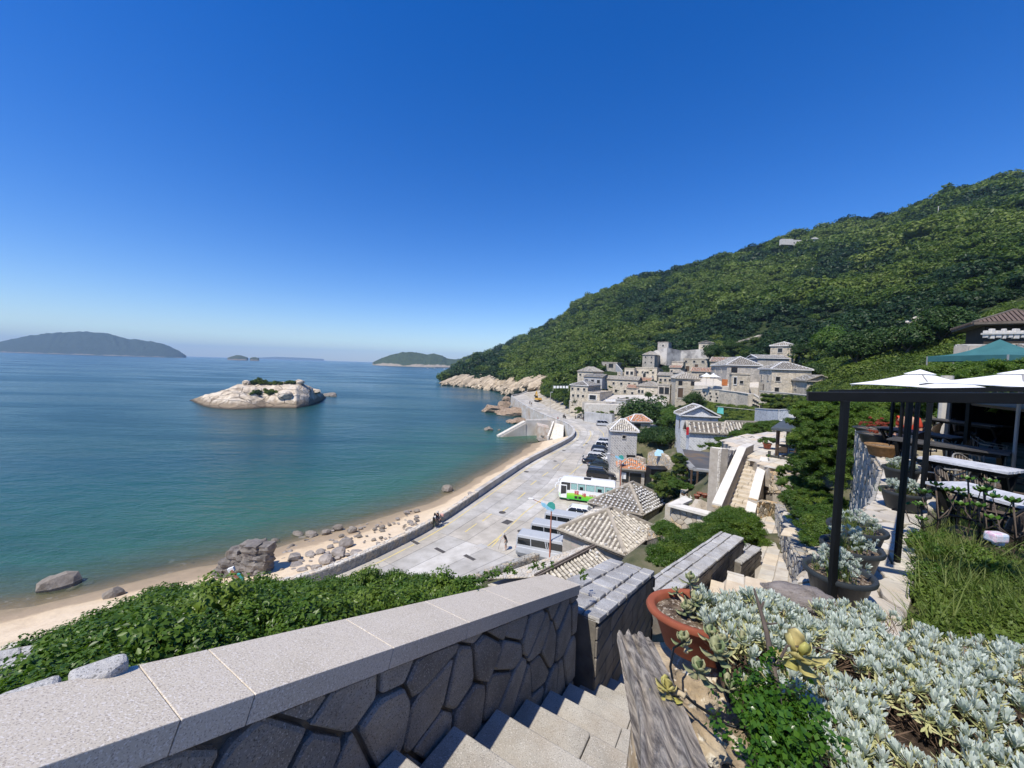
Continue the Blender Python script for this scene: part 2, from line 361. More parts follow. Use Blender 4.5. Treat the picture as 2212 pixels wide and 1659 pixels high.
def frame(O,U,V,N=None):
    O,U,V=V3(*O),unit(U),unit(V);N=unit(np.cross(U,V)) if N is None else unit(N)
    return lambda s,t,h:O+U*s+V*t+N*h
def stonework(parent,polys,fr,m,depth=.05,gap=.012,name='stone',single=300,seed=3,top=.1,rnd=.16,near=None,key=None):
    """each stone its own object up to the limit, largest in view first; the rest joined as one part"""
    r=random.Random(seed);items=[]
    for p in polys:
        q=inset(p,gap)
        if len(q)<3 or area(q)<1e-4:continue
        cx=sum(a[0] for a in q)/len(q);cy=sum(a[1] for a in q)/len(q);c=fr(cx,cy,0);d2=float(np.sum((c-CAM)**2));items.append((area(q)/d2,q))
    items.sort(key=lambda t:-t[0]);rest=MB();nr=0
    for k,(_,q) in enumerate(items):
        if k<single:
            mb=MB();stone_geo(mb,q,fr,depth,r,top,rnd);mb.build(name,m,parent,world=True,smooth=False)
        else:stone_geo(rest,q,fr,depth,r,top,rnd);nr+=1
    if nr:rest.build(name+'s' if not name.endswith('s') else name,m,parent,world=True,kind='stuff')
# ------------------------------------------------------------------ scatter by geometry nodes
LIB={}
def libobj(me,m):
    o=bpy.data.objects.new(me.name,me)
    if m is not None and not me.materials:me.materials.append(m)
    return o
def scatter(name,pts,rots,scl,variants,label,cat=None,parent=None,kind='stuff',vidx=None):
    pts=np.asarray(pts,np.float32);n=len(pts);me=bpy.data.meshes.new(name);me.vertices.add(n)
    me.vertices.foreach_set('co',pts.ravel())
    a=me.attributes.new('rot','FLOAT_VECTOR','POINT');a.data.foreach_set('vector',np.asarray(rots,np.float32).ravel())
    scl=np.asarray(scl,np.float32);scl=np.repeat(scl[:,None],3,1) if scl.ndim==1 else scl
    a=me.attributes.new('scl','FLOAT_VECTOR','POINT');a.data.foreach_set('vector',scl.ravel())
    a=me.attributes.new('vi','INT','POINT');a.data.foreach_set('value',(vidx if vidx is not None else nrng.integers(0,len(variants),n)).astype(np.int32))
    o=bpy.data.objects.new(name,me);COL.objects.link(o)
    if parent is not None:o.parent=parent
    key=tuple(v.name for v in variants)
    if key not in LIB:
        c=bpy.data.collections.new('source_'+variants[0].name)
        for k,v in enumerate(variants):v.name='v%02d_%s' % (k,v.name);c.objects.link(v)
        LIB[key]=c;LIB[tuple(v.name for v in variants)]=c
    c=LIB[key]
    g=bpy.data.node_groups.new('scatter','GeometryNodeTree');g.interface.new_socket('Geometry',in_out='INPUT',socket_type='NodeSocketGeometry');g.interface.new_socket('Geometry',in_out='OUTPUT',socket_type='NodeSocketGeometry')
    gi=g.nodes.new('NodeGroupInput');go=g.nodes.new('NodeGroupOutput');ip=g.nodes.new('GeometryNodeInstanceOnPoints');ci=g.nodes.new('GeometryNodeCollectionInfo')
    ci.inputs[0].default_value=c;ci.inputs['Separate Children'].default_value=True;ci.inputs['Reset Children'].default_value=True
    def na(nm,t):q=g.nodes.new('GeometryNodeInputNamedAttribute');q.data_type=t;q.inputs[0].default_value=nm;return q.outputs[0]
    L=g.links.new;L(gi.outputs[0],ip.inputs['Points']);L(ci.outputs[0],ip.inputs['Instance']);ip.inputs['Pick Instance'].default_value=True
    L(na('vi','INT'),ip.inputs['Instance Index']);L(na('rot','FLOAT_VECTOR'),ip.inputs['Rotation']);L(na('scl','FLOAT_VECTOR'),ip.inputs['Scale']);L(ip.outputs[0],go.inputs[0])
    md=o.modifiers.new('scatter','NODES');md.node_group=g
    tag(o,label,cat,None,kind);return o
def leafquads(P,Nn,size,rs,fold=.25,asp=.55,droop=.0):
    """diamond leaves folded along the midrib, at points P facing Nn"""
    n=len(P);Nn=Nn/np.linalg.norm(Nn,axis=1,keepdims=True);t=rs.normal(size=(n,3));t[:,2]-=droop;t-=Nn*np.sum(t*Nn,1,keepdims=True);t /= np.linalg.norm(t,axis=1,keepdims=True)+1e-9
    b=np.cross(Nn,t);s=(size*rs.uniform(.7,1.3,n))[:,None]
    a0=P-t*s*.5;a1=P+b*s*asp*.5+Nn*s*fold*.3;a2=P+t*s*.5;a3=P-b*s*asp*.5+Nn*s*fold*.3
    vs=np.stack([a0,a1,a2,a3],1).reshape(-1,3);i=np.arange(n)[:,None]*4
    return vs,np.concatenate([i+np.array([[0,1,2]]),i+np.array([[0,2,3]])],0)
def crown(name,rad,n,leaf,lumps,seed,flat=.75,core=.72):
    """uneven crown: leaves on the skins of overlapping lumps round a lumpy centre"""
    rs=np.random.default_rng(seed);C=[]
    for k in range(lumps):
        d=rs.normal(size=3);d /= np.linalg.norm(d);d[2]=abs(d[2])*.9-.15;C.append((d*rad*rs.uniform(.35,.68)*np.array([1,1,flat]),rad*rs.uniform(.30,.5)))
    C.append((np.array([0,0,0.]),rad*.55));vs=[];fs=[];nv=0
    wt=np.array([c[1]**2 for c in C]);wt /= wt.sum()
    for (c,r),q in zip(C,wt):
        m=max(4,int(n*q));d=rs.normal(size=(m,3));d /= np.linalg.norm(d,axis=1,keepdims=True);d[:,2]=np.where(d[:,2]<-.35,-d[:,2],d[:,2])
        P=c+d*r*rs.uniform(.8,1.12,m)[:,None];v,f=leafquads(P,d+rs.normal(size=(m,3))*.45+np.array([0,0,.25]),leaf,rs);vs.append(v);fs.append(f+nv);nv+=len(v)
        if core:  # octahedral heart so that the crown is not a sieve
            oc=np.array([[1,0,0],[0,1,0],[-1,0,0],[0,-1,0],[0,0,1],[0,0,-1]])*r*core;oc=oc+c
            vs.append(oc);fs.append(np.array([[0,1,4],[1,2,4],[2,3,4],[3,0,4],[1,0,5],[2,1,5],[3,2,5],[0,3,5]])+nv);nv+=6
    return npmesh(name,np.concatenate(vs),np.concatenate(fs))
def rockmesh(name,seed,sub=2,cuts=14,squash=(1,1,.8),rough=.06,bumpy=3):
    bm=bmesh.new();bmesh.ops.create_icosphere(bm,subdivisions=sub,radius=1);rs=np.random.default_rng(seed)
    N=rs.normal(size=(cuts,3));N /= np.linalg.norm(N,axis=1,keepdims=True);dd=rs.uniform(.55,.88,cuts);o=rs.uniform(0,50)
    for v in bm.verts:
        p=np.array(v.co)
        for k in range(cuts):
            q=p@N[k]
            if q>dd[k]:p=p*(dd[k]/q)
        p=p*(1+rough*fbm(p[0]*bumpy+o,p[1]*bumpy,p[2]*bumpy));v.co=Vector(p*np.array(squash))
    me=bpy.data.meshes.new(name);bm.to_mesh(me);bm.free();return me
# ================================================================== SEA AND BEACH
def chaikin(P,it=2,closed=False):
    P=[V3(*p) for p in P]
    for _ in range(it):
        Q=[P[0]]
        for a,b in zip(P[:-1],P[1:]):Q+=[a*.75+b*.25,a*.25+b*.75]
        Q.append(P[-1]);P=Q
    return P
def resample(P,n):
    P=np.array(P);s=np.concatenate([[0],np.cumsum(np.linalg.norm(np.diff(P[:,:2],axis=0),axis=1))]);q=np.linspace(0,s[-1],n)
    return np.stack([np.interp(q,s,P[:,k]) for k in range(P.shape[1])],1)
# top inner edge of the sea wall parapet at 5.9 m, from the near beach round the bend and on to the headland
LOTZ=5.0
SHORE=[(-140,8,0),(-80,20,0)]+[G(u,v,0) for u,v in ((0,1322),(190,1283),(340,1243),(470,1216),(590,1188),(660,1163),(760,1138),(860,1108),(945,1082),(990,1058),(1035,1030),(1075,1008),(1120,982),(1155,958))]
SHORE=resample(chaikin(SHORE,2),90)
N=NT('sea water');co=N.n('NewGeometry').outputs['Position'];at=N.n('Attribute',attribute_name='shore').outputs['Fac']
c1=N.ramp(N.math('MULTIPLY',at,1/60),[(0,(.15,.13,.075)),(.05,(.085,.115,.065)),(.16,(.034,.105,.066)),(.55,(.016,.078,.064)),(1,(.010,.058,.066))])
c2=N.ramp(N.math('MULTIPLY',at,1/900),[(0,(.014,.072,.062)),(.15,(.014,.062,.060)),(1,(.014,.054,.062))])
c=N.mix(N.ramp(N.math('MULTIPLY',at,1/70),[(.75,(0,0,0)),(1,(1,1,1))]),c1,c2)
def stretchn(sx,sy,rz,sc,det=5,dist=0):
    mp=N.n('Mapping');mp.inputs['Scale'].default_value=(sx,sy,1);mp.inputs['Rotation'].default_value=(0,0,rz);N.l(co,mp.inputs[0]);return N.noise(sc,mp.outputs[0],det,.6,dist)
slick=stretchn(.25,1,radians(-8),.022,5,.6)
c=N.mix(N.math('MULTIPLY',N.ramp(slick,[(.38,(1,1,1)),(.52,(0,0,0))]),.55),c,(.005,.034,.040))
foamn=stretchn(1,1,0,1.1,6,.8)
foam=N.math('MULTIPLY',N.ramp(foamn,[(.60,(0,0,0)),(.66,(1,1,1))]),N.ramp(N.math('MULTIPLY',at,1/5),[(0,(1,1,1)),(.35,(.25,)*3),(.9,(0,0,0))]))
c=N.mix(N.math('MULTIPLY',foam,.55),c,(.7,.7,.68))
N.l(c,N.b.inputs['Base Color']);N.b.inputs['Specular IOR Level'].default_value=.5;N.b.inputs['IOR'].default_value=1.33
N.l(N.math('MULTIPLY_ADD',N.ramp(slick,[(.42,(1,1,1)),(.6,(0,0,0))]),.14,.13),N.b.inputs['Roughness'])
w1=stretchn(1,2.2,radians(-12),.9,4,.3);w2=stretchn(1,1.6,radians(8),.22,4,.3);w3=stretchn(1,3,radians(-20),.06,3)
h=N.math('ADD',N.math('ADD',N.math('MULTIPLY',w1,.35),N.math('MULTIPLY',w2,.9)),N.math('MULTIPLY',w3,1.5))
N.l(N.bump(h,.55,.9),N.b.inputs['Normal'])
tr=N.n('BsdfTransparent');mx=N.n('MixShader');N.l(N.ramp(N.math('MULTIPLY',at,1/22),[(0,(.25,)*3),(.15,(.78,)*3),(.5,(1,1,1))]),mx.inputs[0]);N.l(tr.outputs[0],mx.inputs[1]);N.l(N.b.outputs[0],mx.inputs[2]);N.l(mx.outputs[0],N.out.inputs[0])
SEAM=N.m
def shore_dist(P):
    d=np.full(len(P),1e9)
    for a,b in zip(SHORE[:-1,:2],SHORE[1:,:2]):
        ab=b-a;t=np.clip(((P-a)@ab)/(ab@ab),0,1);d=np.minimum(d,np.linalg.norm(P-(a+t[:,None]*ab),axis=1))
    return d
rad=[8*1.022**i for i in range(350)];rad=[r for r in rad if r<15500]+[15500]
ang=np.radians(np.concatenate([np.arange(-180,-75,6),np.arange(-75,40,.5),np.arange(40,181,6)]))
R_,A_=np.meshgrid(rad,ang,indexing='ij');X=R_*np.sin(A_);Y=R_*np.cos(A_)
vs=np.stack([X.ravel(),Y.ravel(),np.zeros(X.size)],1);m,n=X.shape
idx=np.arange(m*n).reshape(m,n);fs=np.stack([idx[:-1,:-1].ravel(),idx[1:,:-1].ravel(),idx[1:,1:].ravel(),idx[:-1,1:].ravel()],1)[:,::-1]
me=npmesh('sea',vs,fs);a=me.attributes.new('shore','FLOAT','POINT');sdv=shore_dist(vs[:,:2]);a.data.foreach_set('value',sdv.astype(np.float32))
sea=mk('sea',me,SEAM,kind='structure',smooth=True)

# sand: dry, wet and the bed under the water
N=NT('beach sand');co=N.n('NewGeometry').outputs['Position'];z=N.n('SeparateXYZ');N.l(co,z.inputs[0])
zz=N.math('ADD',z.outputs[2],N.math('MULTIPLY_ADD',N.noise(.25,co,4),.9,-.45))
c=N.ramp(N.math('MULTIPLY_ADD',zz,.2,.5),[(0,(.10,.10,.055)),(.42,(.20,.165,.10)),(.56,(.31,.24,.16)),(.66,(.36,.275,.185)),(.69,(.60,.47,.31)),(.8,(.66,.54,.385))])
c=N.mix(N.math('MULTIPLY',N.ramp(N.noise(.9,co,6),[(.4,(0,0,0)),(.7,(1,1,1))]),.35),c,(.45,.34,.22))
N.l(c,N.b.inputs['Base Color']);N.b.inputs['Roughness'].default_value=.9;N.b.inputs['Specular IOR Level'].default_value=.15
N.l(N.bump(N.math('ADD',N.noise(2.2,co,6),N.math('MULTIPLY',N.noise(.5,co,3),2)),.5,.12),N.b.inputs['Normal']);SAND=N.m
WTOP=[(-150,-40,5.9),(-60,6,5.9),(-28,20.5,5.9)]+[G(u,v,5.9) for u,v in ((655,1247),(780,1199),(932,1127),(1024,1067),(1085,1027),(1141,991),(1190,967),(1220,952),(1238,941),(1244,931),(1239,921),(1225,912),(1205,905),(1190,900),(1156,886),(1131,872),(1106,855))]
WALL_N=len(WTOP)
def side(P,i):
    t=P[min(i+1,len(P)-1)]-P[max(i-1,0)];t=unit((t[0],t[1],0));return V3(-t[1],t[0],0),t     # left of travel = seaward
wl=resample(chaikin(WTOP[2:],2),150);
wbeach=resample(chaikin(WTOP[:14],2),90)
rows=[]
for i in range(90):
    W=V3(*wbeach[i]);S=V3(*SHORE[i]);
    d=unit((S-W)*V3(1,1,0));L=hypot(*(S-W)[:2]);r=[]
    r.append((W[0]-d[0]*.3,W[1]-d[1]*.3,3.2))
    for f,zz_ in ((.15,2.9),(.35,2.2),(.55,1.5),(.72,1.0),(.86,.5),(1,.0)):r.append((W[0]+d[0]*L*f,W[1]+d[1]*L*f,zz_))
    for e,zz_ in ((3,-.25),(7,-.7),(13,-1.5),(24,-3),(50,-6),(120,-11),(400,-20)):r.append((S[0]+d[0]*e,S[1]+d[1]*e,zz_))
    rows.append([(p[0],p[1],p[2]+(.12*fbm(p[0]*.15,p[1]*.15) if 0<k<9 else 0)) for k,p in enumerate(r)])
mb=MB();mb.grid(rows);mb.build('beach',SAND,kind='structure',smooth=True)
mb=MB();mb.slab([(-15000,-15000,-24),(15000,-15000,-24),(15000,15000,-24),(-15000,15000,-24)],.5);mb.build('seabed',SAND,kind='structure')

# ================================================================== HILLS
def spline_cols(cols,n,mrows):
    """cols: [(u,[(v,Y),...])] -> grid of world points, smooth in both directions"""
    us=[c[0] for c in cols];K=len(cols[0][1]);U_=np.linspace(us[0],us[-1],n)
    V_=np.stack([np.interp(U_,us,[c[1][k][0] for c in cols]) for k in range(K)],1);Y_=np.stack([np.interp(U_,us,[math.log(c[1][k][1]) for c in cols]) for k in range(K)],1)
    ker=np.array([1,3,5,6,5,3,1.]);ker /= ker.sum()
    for A in (V_,Y_):
        for k in range(K-1 if A is V_ else K):
            pad=np.concatenate([np.full(3,A[0,k]),A[:,k],np.full(3,A[-1,k])]);A[:,k]=np.convolve(pad,ker,'valid')
    t=np.linspace(0,K-1,mrows);g=[]
    for i in range(n):
        row=[]
        for tt in t:
            k=min(int(tt),K-2);f=tt-k;v=V_[i,k]*(1-f)+V_[i,k+1]*f;y=math.exp(Y_[i,k]*(1-f)+Y_[i,k+1]*f);row.append(D(U_[i],v,y))
        g.append(row)
    return np.array(g),U_,t
HC=[(955,[(829,400),(827.5,412),(829,440),(828,480),(826,560),(820,700),(812,900)]),
 (985,[(832.5,392),(821,405),(812,430),(808,520),(812,640),(802,900),(785,1250)]),
 (1010,[(834.5,382),(820,395),(811,420),(800,470),(797,600),(786,950),(769,1300)]),
 (1040,[(838,365),(824,380),(810,410),(795,480),(782,620),(772,850),(762,1150)]),
 (1080,[(844,330),(829,350),(812,390),(795,460),(780,560),(768,720),(757,950)]),
 (1120,[(850,268),(834,285),(815,330),(795,400),(778,480),(760,620),(738,820)]),
 (1160,[(842,250),(828,262),(812,300),(792,350),(768,440),(742,560),(711,760)]),
 (1200,[(850,200),(836,210),(818,250),(795,310),(762,400),(728,520),(688,730)]),
 (1250,[(890,142),(862,155),(815,215),(785,270),(750,350),(705,480),(651,700)]),
 (1300,[(897,132),(862,148),(832,172),(797,204),(744,310),(692,440),(628,670)]),
 (1356,[(905,116),(868,142),(836,172),(796,204),(740,290),(680,400),(604,650)]),
 (1450,[(932,95),(882,112),(842,155),(796,206),(738,275),(660,370),(580,610)]),
 (1518,[(950,75),(888,92),(838,125),(780,202),(725,255),(640,350),(563,580)]),
 (1600,[(930,72),(884,84),(844,104),(778,168),(715,225),(630,330),(538,560)]),
 (1665,[(905,68),(886,76),(856,92),(784,128),(725,190),(620,310),(518,540)]),
 (1749,[(900,58),(880,66),(850,80),(805,102),(720,160),(600,300),(494,520)]),
 (1830,[(885,45),(862,52),(838,62),(800,80),(715,135),(590,270),(476,500)]),
 (1911,[(865,38),(850,44),(825,55),(785,70),(700,120),(570,250),(459,480)]),
 (1985,[(850,34),(840,40),(815,49),(775,64),(690,110),(545,230),(427,465)]),
 (2059,[(840,31),(830,36),(806,45),(760,58),(670,100),(520,215),(398,450)]),
 (2157,[(835,28),(822,33),(795,41),(745,52),(650,90),(500,200),(374,435)]),
 (2212,[(835,26),(820,31),(785,39),(735,50),(635,86),(490,190),(371,430)]),
 (2400,[(830,22),(810,28),(760,36),(705,47),(600,80),(460,180),(355,400)]),
 (2900,[(850,18),(810,24),(740,32),(680,42),(560,74),(430,170),(340,380)])]
HC=[(u,pts[:5]+[(pts[5][0]+(6 if u<1500 else 14),pts[5][1]),(pts[6][0]+(11 if u>1150 else 3)+float(np.interp(u,[1400,2200],[0,16])),pts[6][1])]) for u,pts in HC]
HC=[(u,pts+[(pts[-1][0]+9,pts[-1][1]*1.16),(pts[-1][0]+60,pts[-1][1]*1.5)]) for u,pts in HC]
HG,HU,HT=spline_cols(HC,330,150)
for i in range(HG.shape[0]):
    for j in range(HG.shape[1]):
        p=HG[i,j];k=min(1,max(0,(p[1]-150)/250));
        if HT[j]<6.3:p[2]+=k*((6.0 if HT[j]<4.6 else 2.5)*fbm(p[0]*.010,p[1]*.010,3)*min(1,max(0,p[2]/15)))+(0 if p[1]<150 else .8*fbm(p[0]*.05,p[1]*.05))*min(1,max(0,p[2]/5))
        if HU[i]<1170 and HT[j]<1.6 and 0<j:p[2]+=max(0,1.6-HT[j])*1.6*(.5+abs(fbm(p[0]*.12+p[1]*.05,p[1]*.03,1)))*min(1,HT[j]*3)
N=NT('hill ground');co=N.n('NewGeometry').outputs['Position'];z=N.n('SeparateXYZ');N.l(co,z.inputs[0])
mp=N.n('Mapping');mp.inputs['Scale'].default_value=(.35,.06,.5);mp.inputs['Rotation'].default_value=(0,0,radians(50));N.l(co,mp.inputs[0]);st=N.noise(1.2,mp.outputs[0],6,.7,.5)
rock=N.ramp(st,[(.3,(.16,.12,.085)),(.42,(.42,.35,.25)),(.55,(.60,.53,.42)),(.7,(.66,.61,.52))])
rock=N.mix(N.ramp(N.math('ADD',z.outputs[2],N.math('MULTIPLY',st,2)),[(.0,(1,1,1)),(1,(0,0,0))]),rock,(.10,.08,.06))
rock2=N.mix(N.ramp(N.math('MULTIPLY',N.math('ADD',z.outputs[2],N.math('MULTIPLY',st,3)),.2),[(.45,(1,1,1)),(.75,(0,0,0))]),rock,(.15,.115,.085))
earth=N.ramp(N.noise(.2,co,6),[(.35,(.020,.034,.012)),(.6,(.045,.060,.022)),(.75,(.09,.085,.05))])
ra=N.n('Attribute',attribute_name='rock').outputs['Fac']
N.l(N.mix(ra,earth,rock2),N.b.inputs['Base Color']);N.b.inputs['Roughness'].default_value=.95;N.b.inputs['Specular IOR Level'].default_value=.1
N.l(N.bump(N.math('ADD',st,N.noise(.8,co,6)),.8,1.0),N.b.inputs['Normal']);HILLM=N.m
m,n=HG.shape[:2];idx=np.arange(m*n).reshape(m,n);fs=np.stack([idx[:-1,:-1].ravel(),idx[1:,:-1].ravel(),idx[1:,1:].ravel(),idx[:-1,1:].ravel()],1)
me=npmesh('hillside',HG.reshape(-1,3),fs);a=me.attributes.new('rock','FLOAT','POINT')
rk=np.zeros((m,n))
for i in range(m):
    u=HU[i];lim=np.interp(u,[950,985,1000,1030,1090,1150,1168,1180],[3,2.6,1.5,1.15,1.35,1.1,.7,0])
    rk[i]=np.clip((lim-HT+.12*np.array([fbm(HG[i,j,0]*.06,HG[i,j,1]*.06) for j in range(n)]))*8,0,1) if u<1182 else 0
a.data.foreach_set('value',rk.ravel().astype(np.float32));hill=mk('hillside',me,HILLM,kind='structure',smooth=True)

# ---- foliage library for the hills: crowns 1 m in radius
VH=[libobj(crown('bush_crown',1,210,.30,7,10+i,.8),(L_HILLD,L_HILLD,L_HILL,L_HILL,L_HILLY)[i]) for i in range(5)]
VT=[libobj(crown('tree_top',1,620,.17,9,30+i,.8),(L_HILLD,L_HILL,L_HILL,L_HILLY)[i]) for i in range(4)]
def on_grid(Gd,n,wfun):
    """n random spots on a grid surface, weighted by cell area times wfun(i,j)"""
    a=Gd[1:,:-1]-Gd[:-1,:-1];b=Gd[:-1,1:]-Gd[:-1,:-1];ar=np.linalg.norm(np.cross(a,b),axis=2);wgt=ar*wfun;pr=(wgt/wgt.sum()).ravel()
    k=nrng.choice(len(pr),n,p=pr);i,j=np.unravel_index(k,ar.shape);s,t=nrng.random((2,n,1));P=Gd[i,j]*(1-s)*(1-t)+Gd[i+1,j]*s*(1-t)+Gd[i,j+1]*(1-s)*t+Gd[i+1,j+1]*s*t
    return P,i,j
def rots(n,tilt=.25):return np.stack([nrng.uniform(-tilt,tilt,n),nrng.uniform(-tilt,tilt,n),nrng.uniform(0,6.28,n)],1)
dist=np.linalg.norm(HG[:-1,:-1,:2],axis=2);TT=np.broadcast_to(HT[None,:-1],dist.shape);UU=np.broadcast_to(HU[:-1,None],dist.shape)
vill=(UU>1225) & (UU<1770) & (TT<np.interp(UU,[1225,1260,1300,1360,1450,1540,1600,1650,1700,1770],[1.2,2.0,2.7,3.0,3.15,3.1,3.0,3.15,3.1,2.6]))
wf=np.where(rk[:-1,:-1]>.3,0,1)*np.where(vill,0,1.)*np.where(dist<1500,1,0)/np.maximum(dist,60)**1.15
def place(Gd,n,wf_,sbase,lib,name,label,clump=.02,sink=.35,keep=None,parent=None):
    P,i,j=on_grid(Gd,n,wf_);d=np.linalg.norm(P[:,:2],axis=1)
    cl=np.array([fbm(p[0]*clump,p[1]*clump,7) for p in P]);s=sbase(d)*(1+.7*cl)*nrng.uniform(.45,1.45,n)
    P=P.copy();P[:,2]+=s*sink
    if keep is not None:q=keep(P,s);P,s=P[q],s[q]
    vi=np.clip(((np.array([fbm(p[0]*.011,p[1]*.011,20) for p in P])*.85+.48+nrng.normal(0,.13,len(P)))*len(lib)).astype(int),0,len(lib)-1)
    return scatter(name,P,rots(len(P)),np.stack([s,s,s*nrng.uniform(.7,1.05,len(P))],1),lib,label,parent=parent,vidx=vi)
place(HG,13000,np.where(dist>105,wf,0),lambda d:np.clip(.0145*d,1.3,7.0),VH,'hillside_scrub','dense green scrub and low trees covering the whole hillside')
place(HG,3200,np.where(dist<=120,wf*3,0),lambda d:np.clip(.014*d+.25,.7,1.8),VT,'nearer_scrub','green bushes on the slope above the cafe terraces')
place(HG,1700,np.where((dist>130) & (dist<900),wf,0),lambda d:np.clip(.024*d,2.5,10),VT,'hillside_trees','larger tree crowns standing above the hillside scrub')
# big trees standing out of the scrub: own objects
def tree(base,h,r,label,m=L_TREE,seed=1,n=2600,leaf=.09,lumps=9,name='broadleaf_tree',cat='tree',group=None,flat=.8,trunk_r=.16,rz=None,squash=None):
    t=T(name,label,cat,base,rng.uniform(0,6) if rz is None else rz,group)
    me=crown('crown',1,n,leaf,lumps,seed,flat);o=mk('crown',me,m,t,loc=(0,0,h-r*flat*.9));o.scale=(r,r,r) if squash is None else tuple(r*q for q in squash)
    mb=MB();top=h-r*.5;mb.tube([(0,0,-1.0),(.05*r,.02,top*.35),(-.04*r,.05*r,top*.7),(0,0,top)],[trunk_r*1.4,trunk_r,trunk_r*.8,trunk_r*.4],7)
    for k in range(5):
        a=k*1.26+seed;mb.tube([(0,0,top*.45),(cos(a)*r*.3,sin(a)*r*.3,top*.75),(cos(a)*r*.6,sin(a)*r*.6,top*.95)],[trunk_r*.5,trunk_r*.35,trunk_r*.1],5)
    mb.build('trunk',BARK,t,smooth=True);return t
def hillpoint(u,v):  # spot on the hillside seen at pixel u,v
    i=int(np.argmin(abs(HU-u)));row=HG[i];best=None
    for j in range(len(row)):
        q=row[j]-CAM;k=FPX/(q@_F);vv=CY-k*(q@_U)
        if vv<=v:best=row[j];break
    return best if best is not None else row[-1]
for (u,v,r,sd_,lab,mm) in ((1795,800,5.6,1,'large bright green spreading tree on the slope right of the hip roofed houses',L_BRIGHT),(1850,815,4.6,2,'dark round tree beside the bright green tree',L_TREE),(1900,795,4.3,3,'dark tree casting deep shade above the white parasol',L_TREE),
        (1960,790,4.0,4,'mid green tree above the gap between the two white parasols',L_TREE),(1762,838,3.0,5,'small dark tree at the foot of the bright green tree',L_TREE),(2030,770,4.2,6,'leafy tree left of the teal canopy on the slope',L_TREE),(1700,795,3.0,7,'small dark tree right of the upper hip roofed house',L_TREE),
        (1485,762,4.0,8,'dark tree hanging over the pale rock wall above the village',L_TREE),(1360,790,4.5,9,'round tree behind the uppermost flat roofed hut',L_TREE),(1445,725,5,12,'tree left of the hut on the pale rock wall',L_TREE)):
    p=hillpoint(u,v);tree(p,r*1.7,r,lab,mm,sd_,3600,.10,12,trunk_r=.25)
# bare rocks showing on the hill
ROCK_P=mat('pale bare rock',[(.36,.31,.25),(.56,.50,.42),(.68,.63,.56)],1.2,.9,.8,6,stain=(1.4,(.20,.17,.13),.6),bd=.1)
ROCK_G=mat('grey brown boulder',[(.15,.125,.10),(.25,.22,.18),(.33,.30,.26)],1.4,.85,.9,7,rand=.2,bd=.08,stain=(2,(.07,.055,.045),.6))
for (u,v,s,lab) in ((1938,755,2.6,'pale broken rock face in the scrub above the parasols'),(1975,708,1.8,'jutting pale boulder high in the scrub'),(1518,634,2.0,'small pale boulder high on the hillside'),(1432,668,3.0,'long pale rock scar on the hillside')):
    p=hillpoint(u,v);me=rockmesh('bare_rock',int(u),3,16,(1.4,1,.8),.12);me.transform(Matrix.Scale(s,4));o=mk('bare_rock',me,ROCK_P,loc=(p[0],p[1],p[2]+s*.9));tag(o,lab,'rock')
p=hillpoint(1410,652)
mb=MB();a=hillpoint(1385,668);b=hillpoint(1432,632)
mb.beam(a+V3(0,0,3.2),b+V3(0,0,3.4),2.2,1.2);tag(mb.build('rock_scar',ROCK_P,None,bevel=.3),'pale strip of bare rock running up the scrub','rock')

# ================================================================== FAR LAND AND ISLETS
def massif(name,outline,Yn,depth,ground,nu=90,nv=26,label=None,water=None,rough=1,kind='structure'):
    """outline: (u, v skyline) at distance Yn; a rounded mass of given depth behind its shore"""
    us=np.linspace(outline[0][0],outline[-1][0],nu);sk=np.interp(us,[o[0] for o in outline],[o[1] for o in outline]);g=[]
    for i,u in enumerate(us):
        top=D(u,sk[i],Yn+depth*.45)[2];top=max(top,-2);row=[];e=sin(pi*i/(nu-1))**.35
        for j in range(nv):
            t=j/(nv-1);y=Yn+depth*(.5-.5*e)+depth*e*t;P=D(u,700,y);hgt=(sin(min(1,t/.45)*pi/2)**.75 if t<.45 else max(0,cos((t-.45)/.55*pi/2)));z=-3+(top*(y/(Yn+depth*.45))**0+3)*hgt
            if 0<j<nv-1 and abs(t-.45)>.03:z+=rough*top*.09*fbm(P[0]*9/max(60,top*6),P[1]*9/max(60,top*6),5)*(1 if t>.08 else .4)
            row.append((P[0],P[1],z))
        g.append(row)
    mb=MB();mb.grid(g);o=mb.build(name,ground,kind=kind,smooth=True);return o,np.array(g)
def farmat(name,lo,veg,rk_,top):
    N=NT(name);co=N.n('NewGeometry').outputs['Position'];z=N.n('SeparateXYZ');N.l(co,z.inputs[0])
    nz=N.noise(.02,co,7);v=N.mix(nz,veg,tuple(q*1.9 for q in veg));v=N.mix(N.ramp(N.noise(.09,co,5),[(.45,(0,0,0)),(.7,(.6,)*3)]),v,tuple(q*.5 for q in veg))
    r=N.mix(N.noise(.06,co,7),rk_,tuple(q*.45 for q in rk_))
    f=N.ramp(N.math('DIVIDE',N.math('ADD',z.outputs[2],N.math('MULTIPLY_ADD',N.noise(.012,co,5),top*1.6,-top*.8)),top),[(lo,(0,0,0)),(lo+.12,(1,1,1))])
    N.l(N.mix(f,r,v),N.b.inputs['Base Color']);N.b.inputs['Roughness'].default_value=1;N.b.inputs['Specular IOR Level'].default_value=0
    N.l(N.bump(N.noise(.03,co,7),1,12),N.b.inputs['Normal']);return N.m
massif('far_island',[(-190,753),(-100,746),(0,738),(60,725.5),(120,719.5),(170,716),(215,719),(240,723),(282,734),(305,735),(350,742),(385,757),(402,768.5)],3600,900,farmat('far island ground',.16,(.036,.050,.040),(.33,.29,.24),25),140,30)
massif('headland',[(806,783),(820,776),(845,767),(870,761.5),(885,760.5),(905,762.5),(925,766),(942,764.5),(955,768),(968,775),(985,776),(1010,776)],2250,500,farmat('headland ground',.36,(.040,.055,.030),(.42,.36,.28),30),110,30)
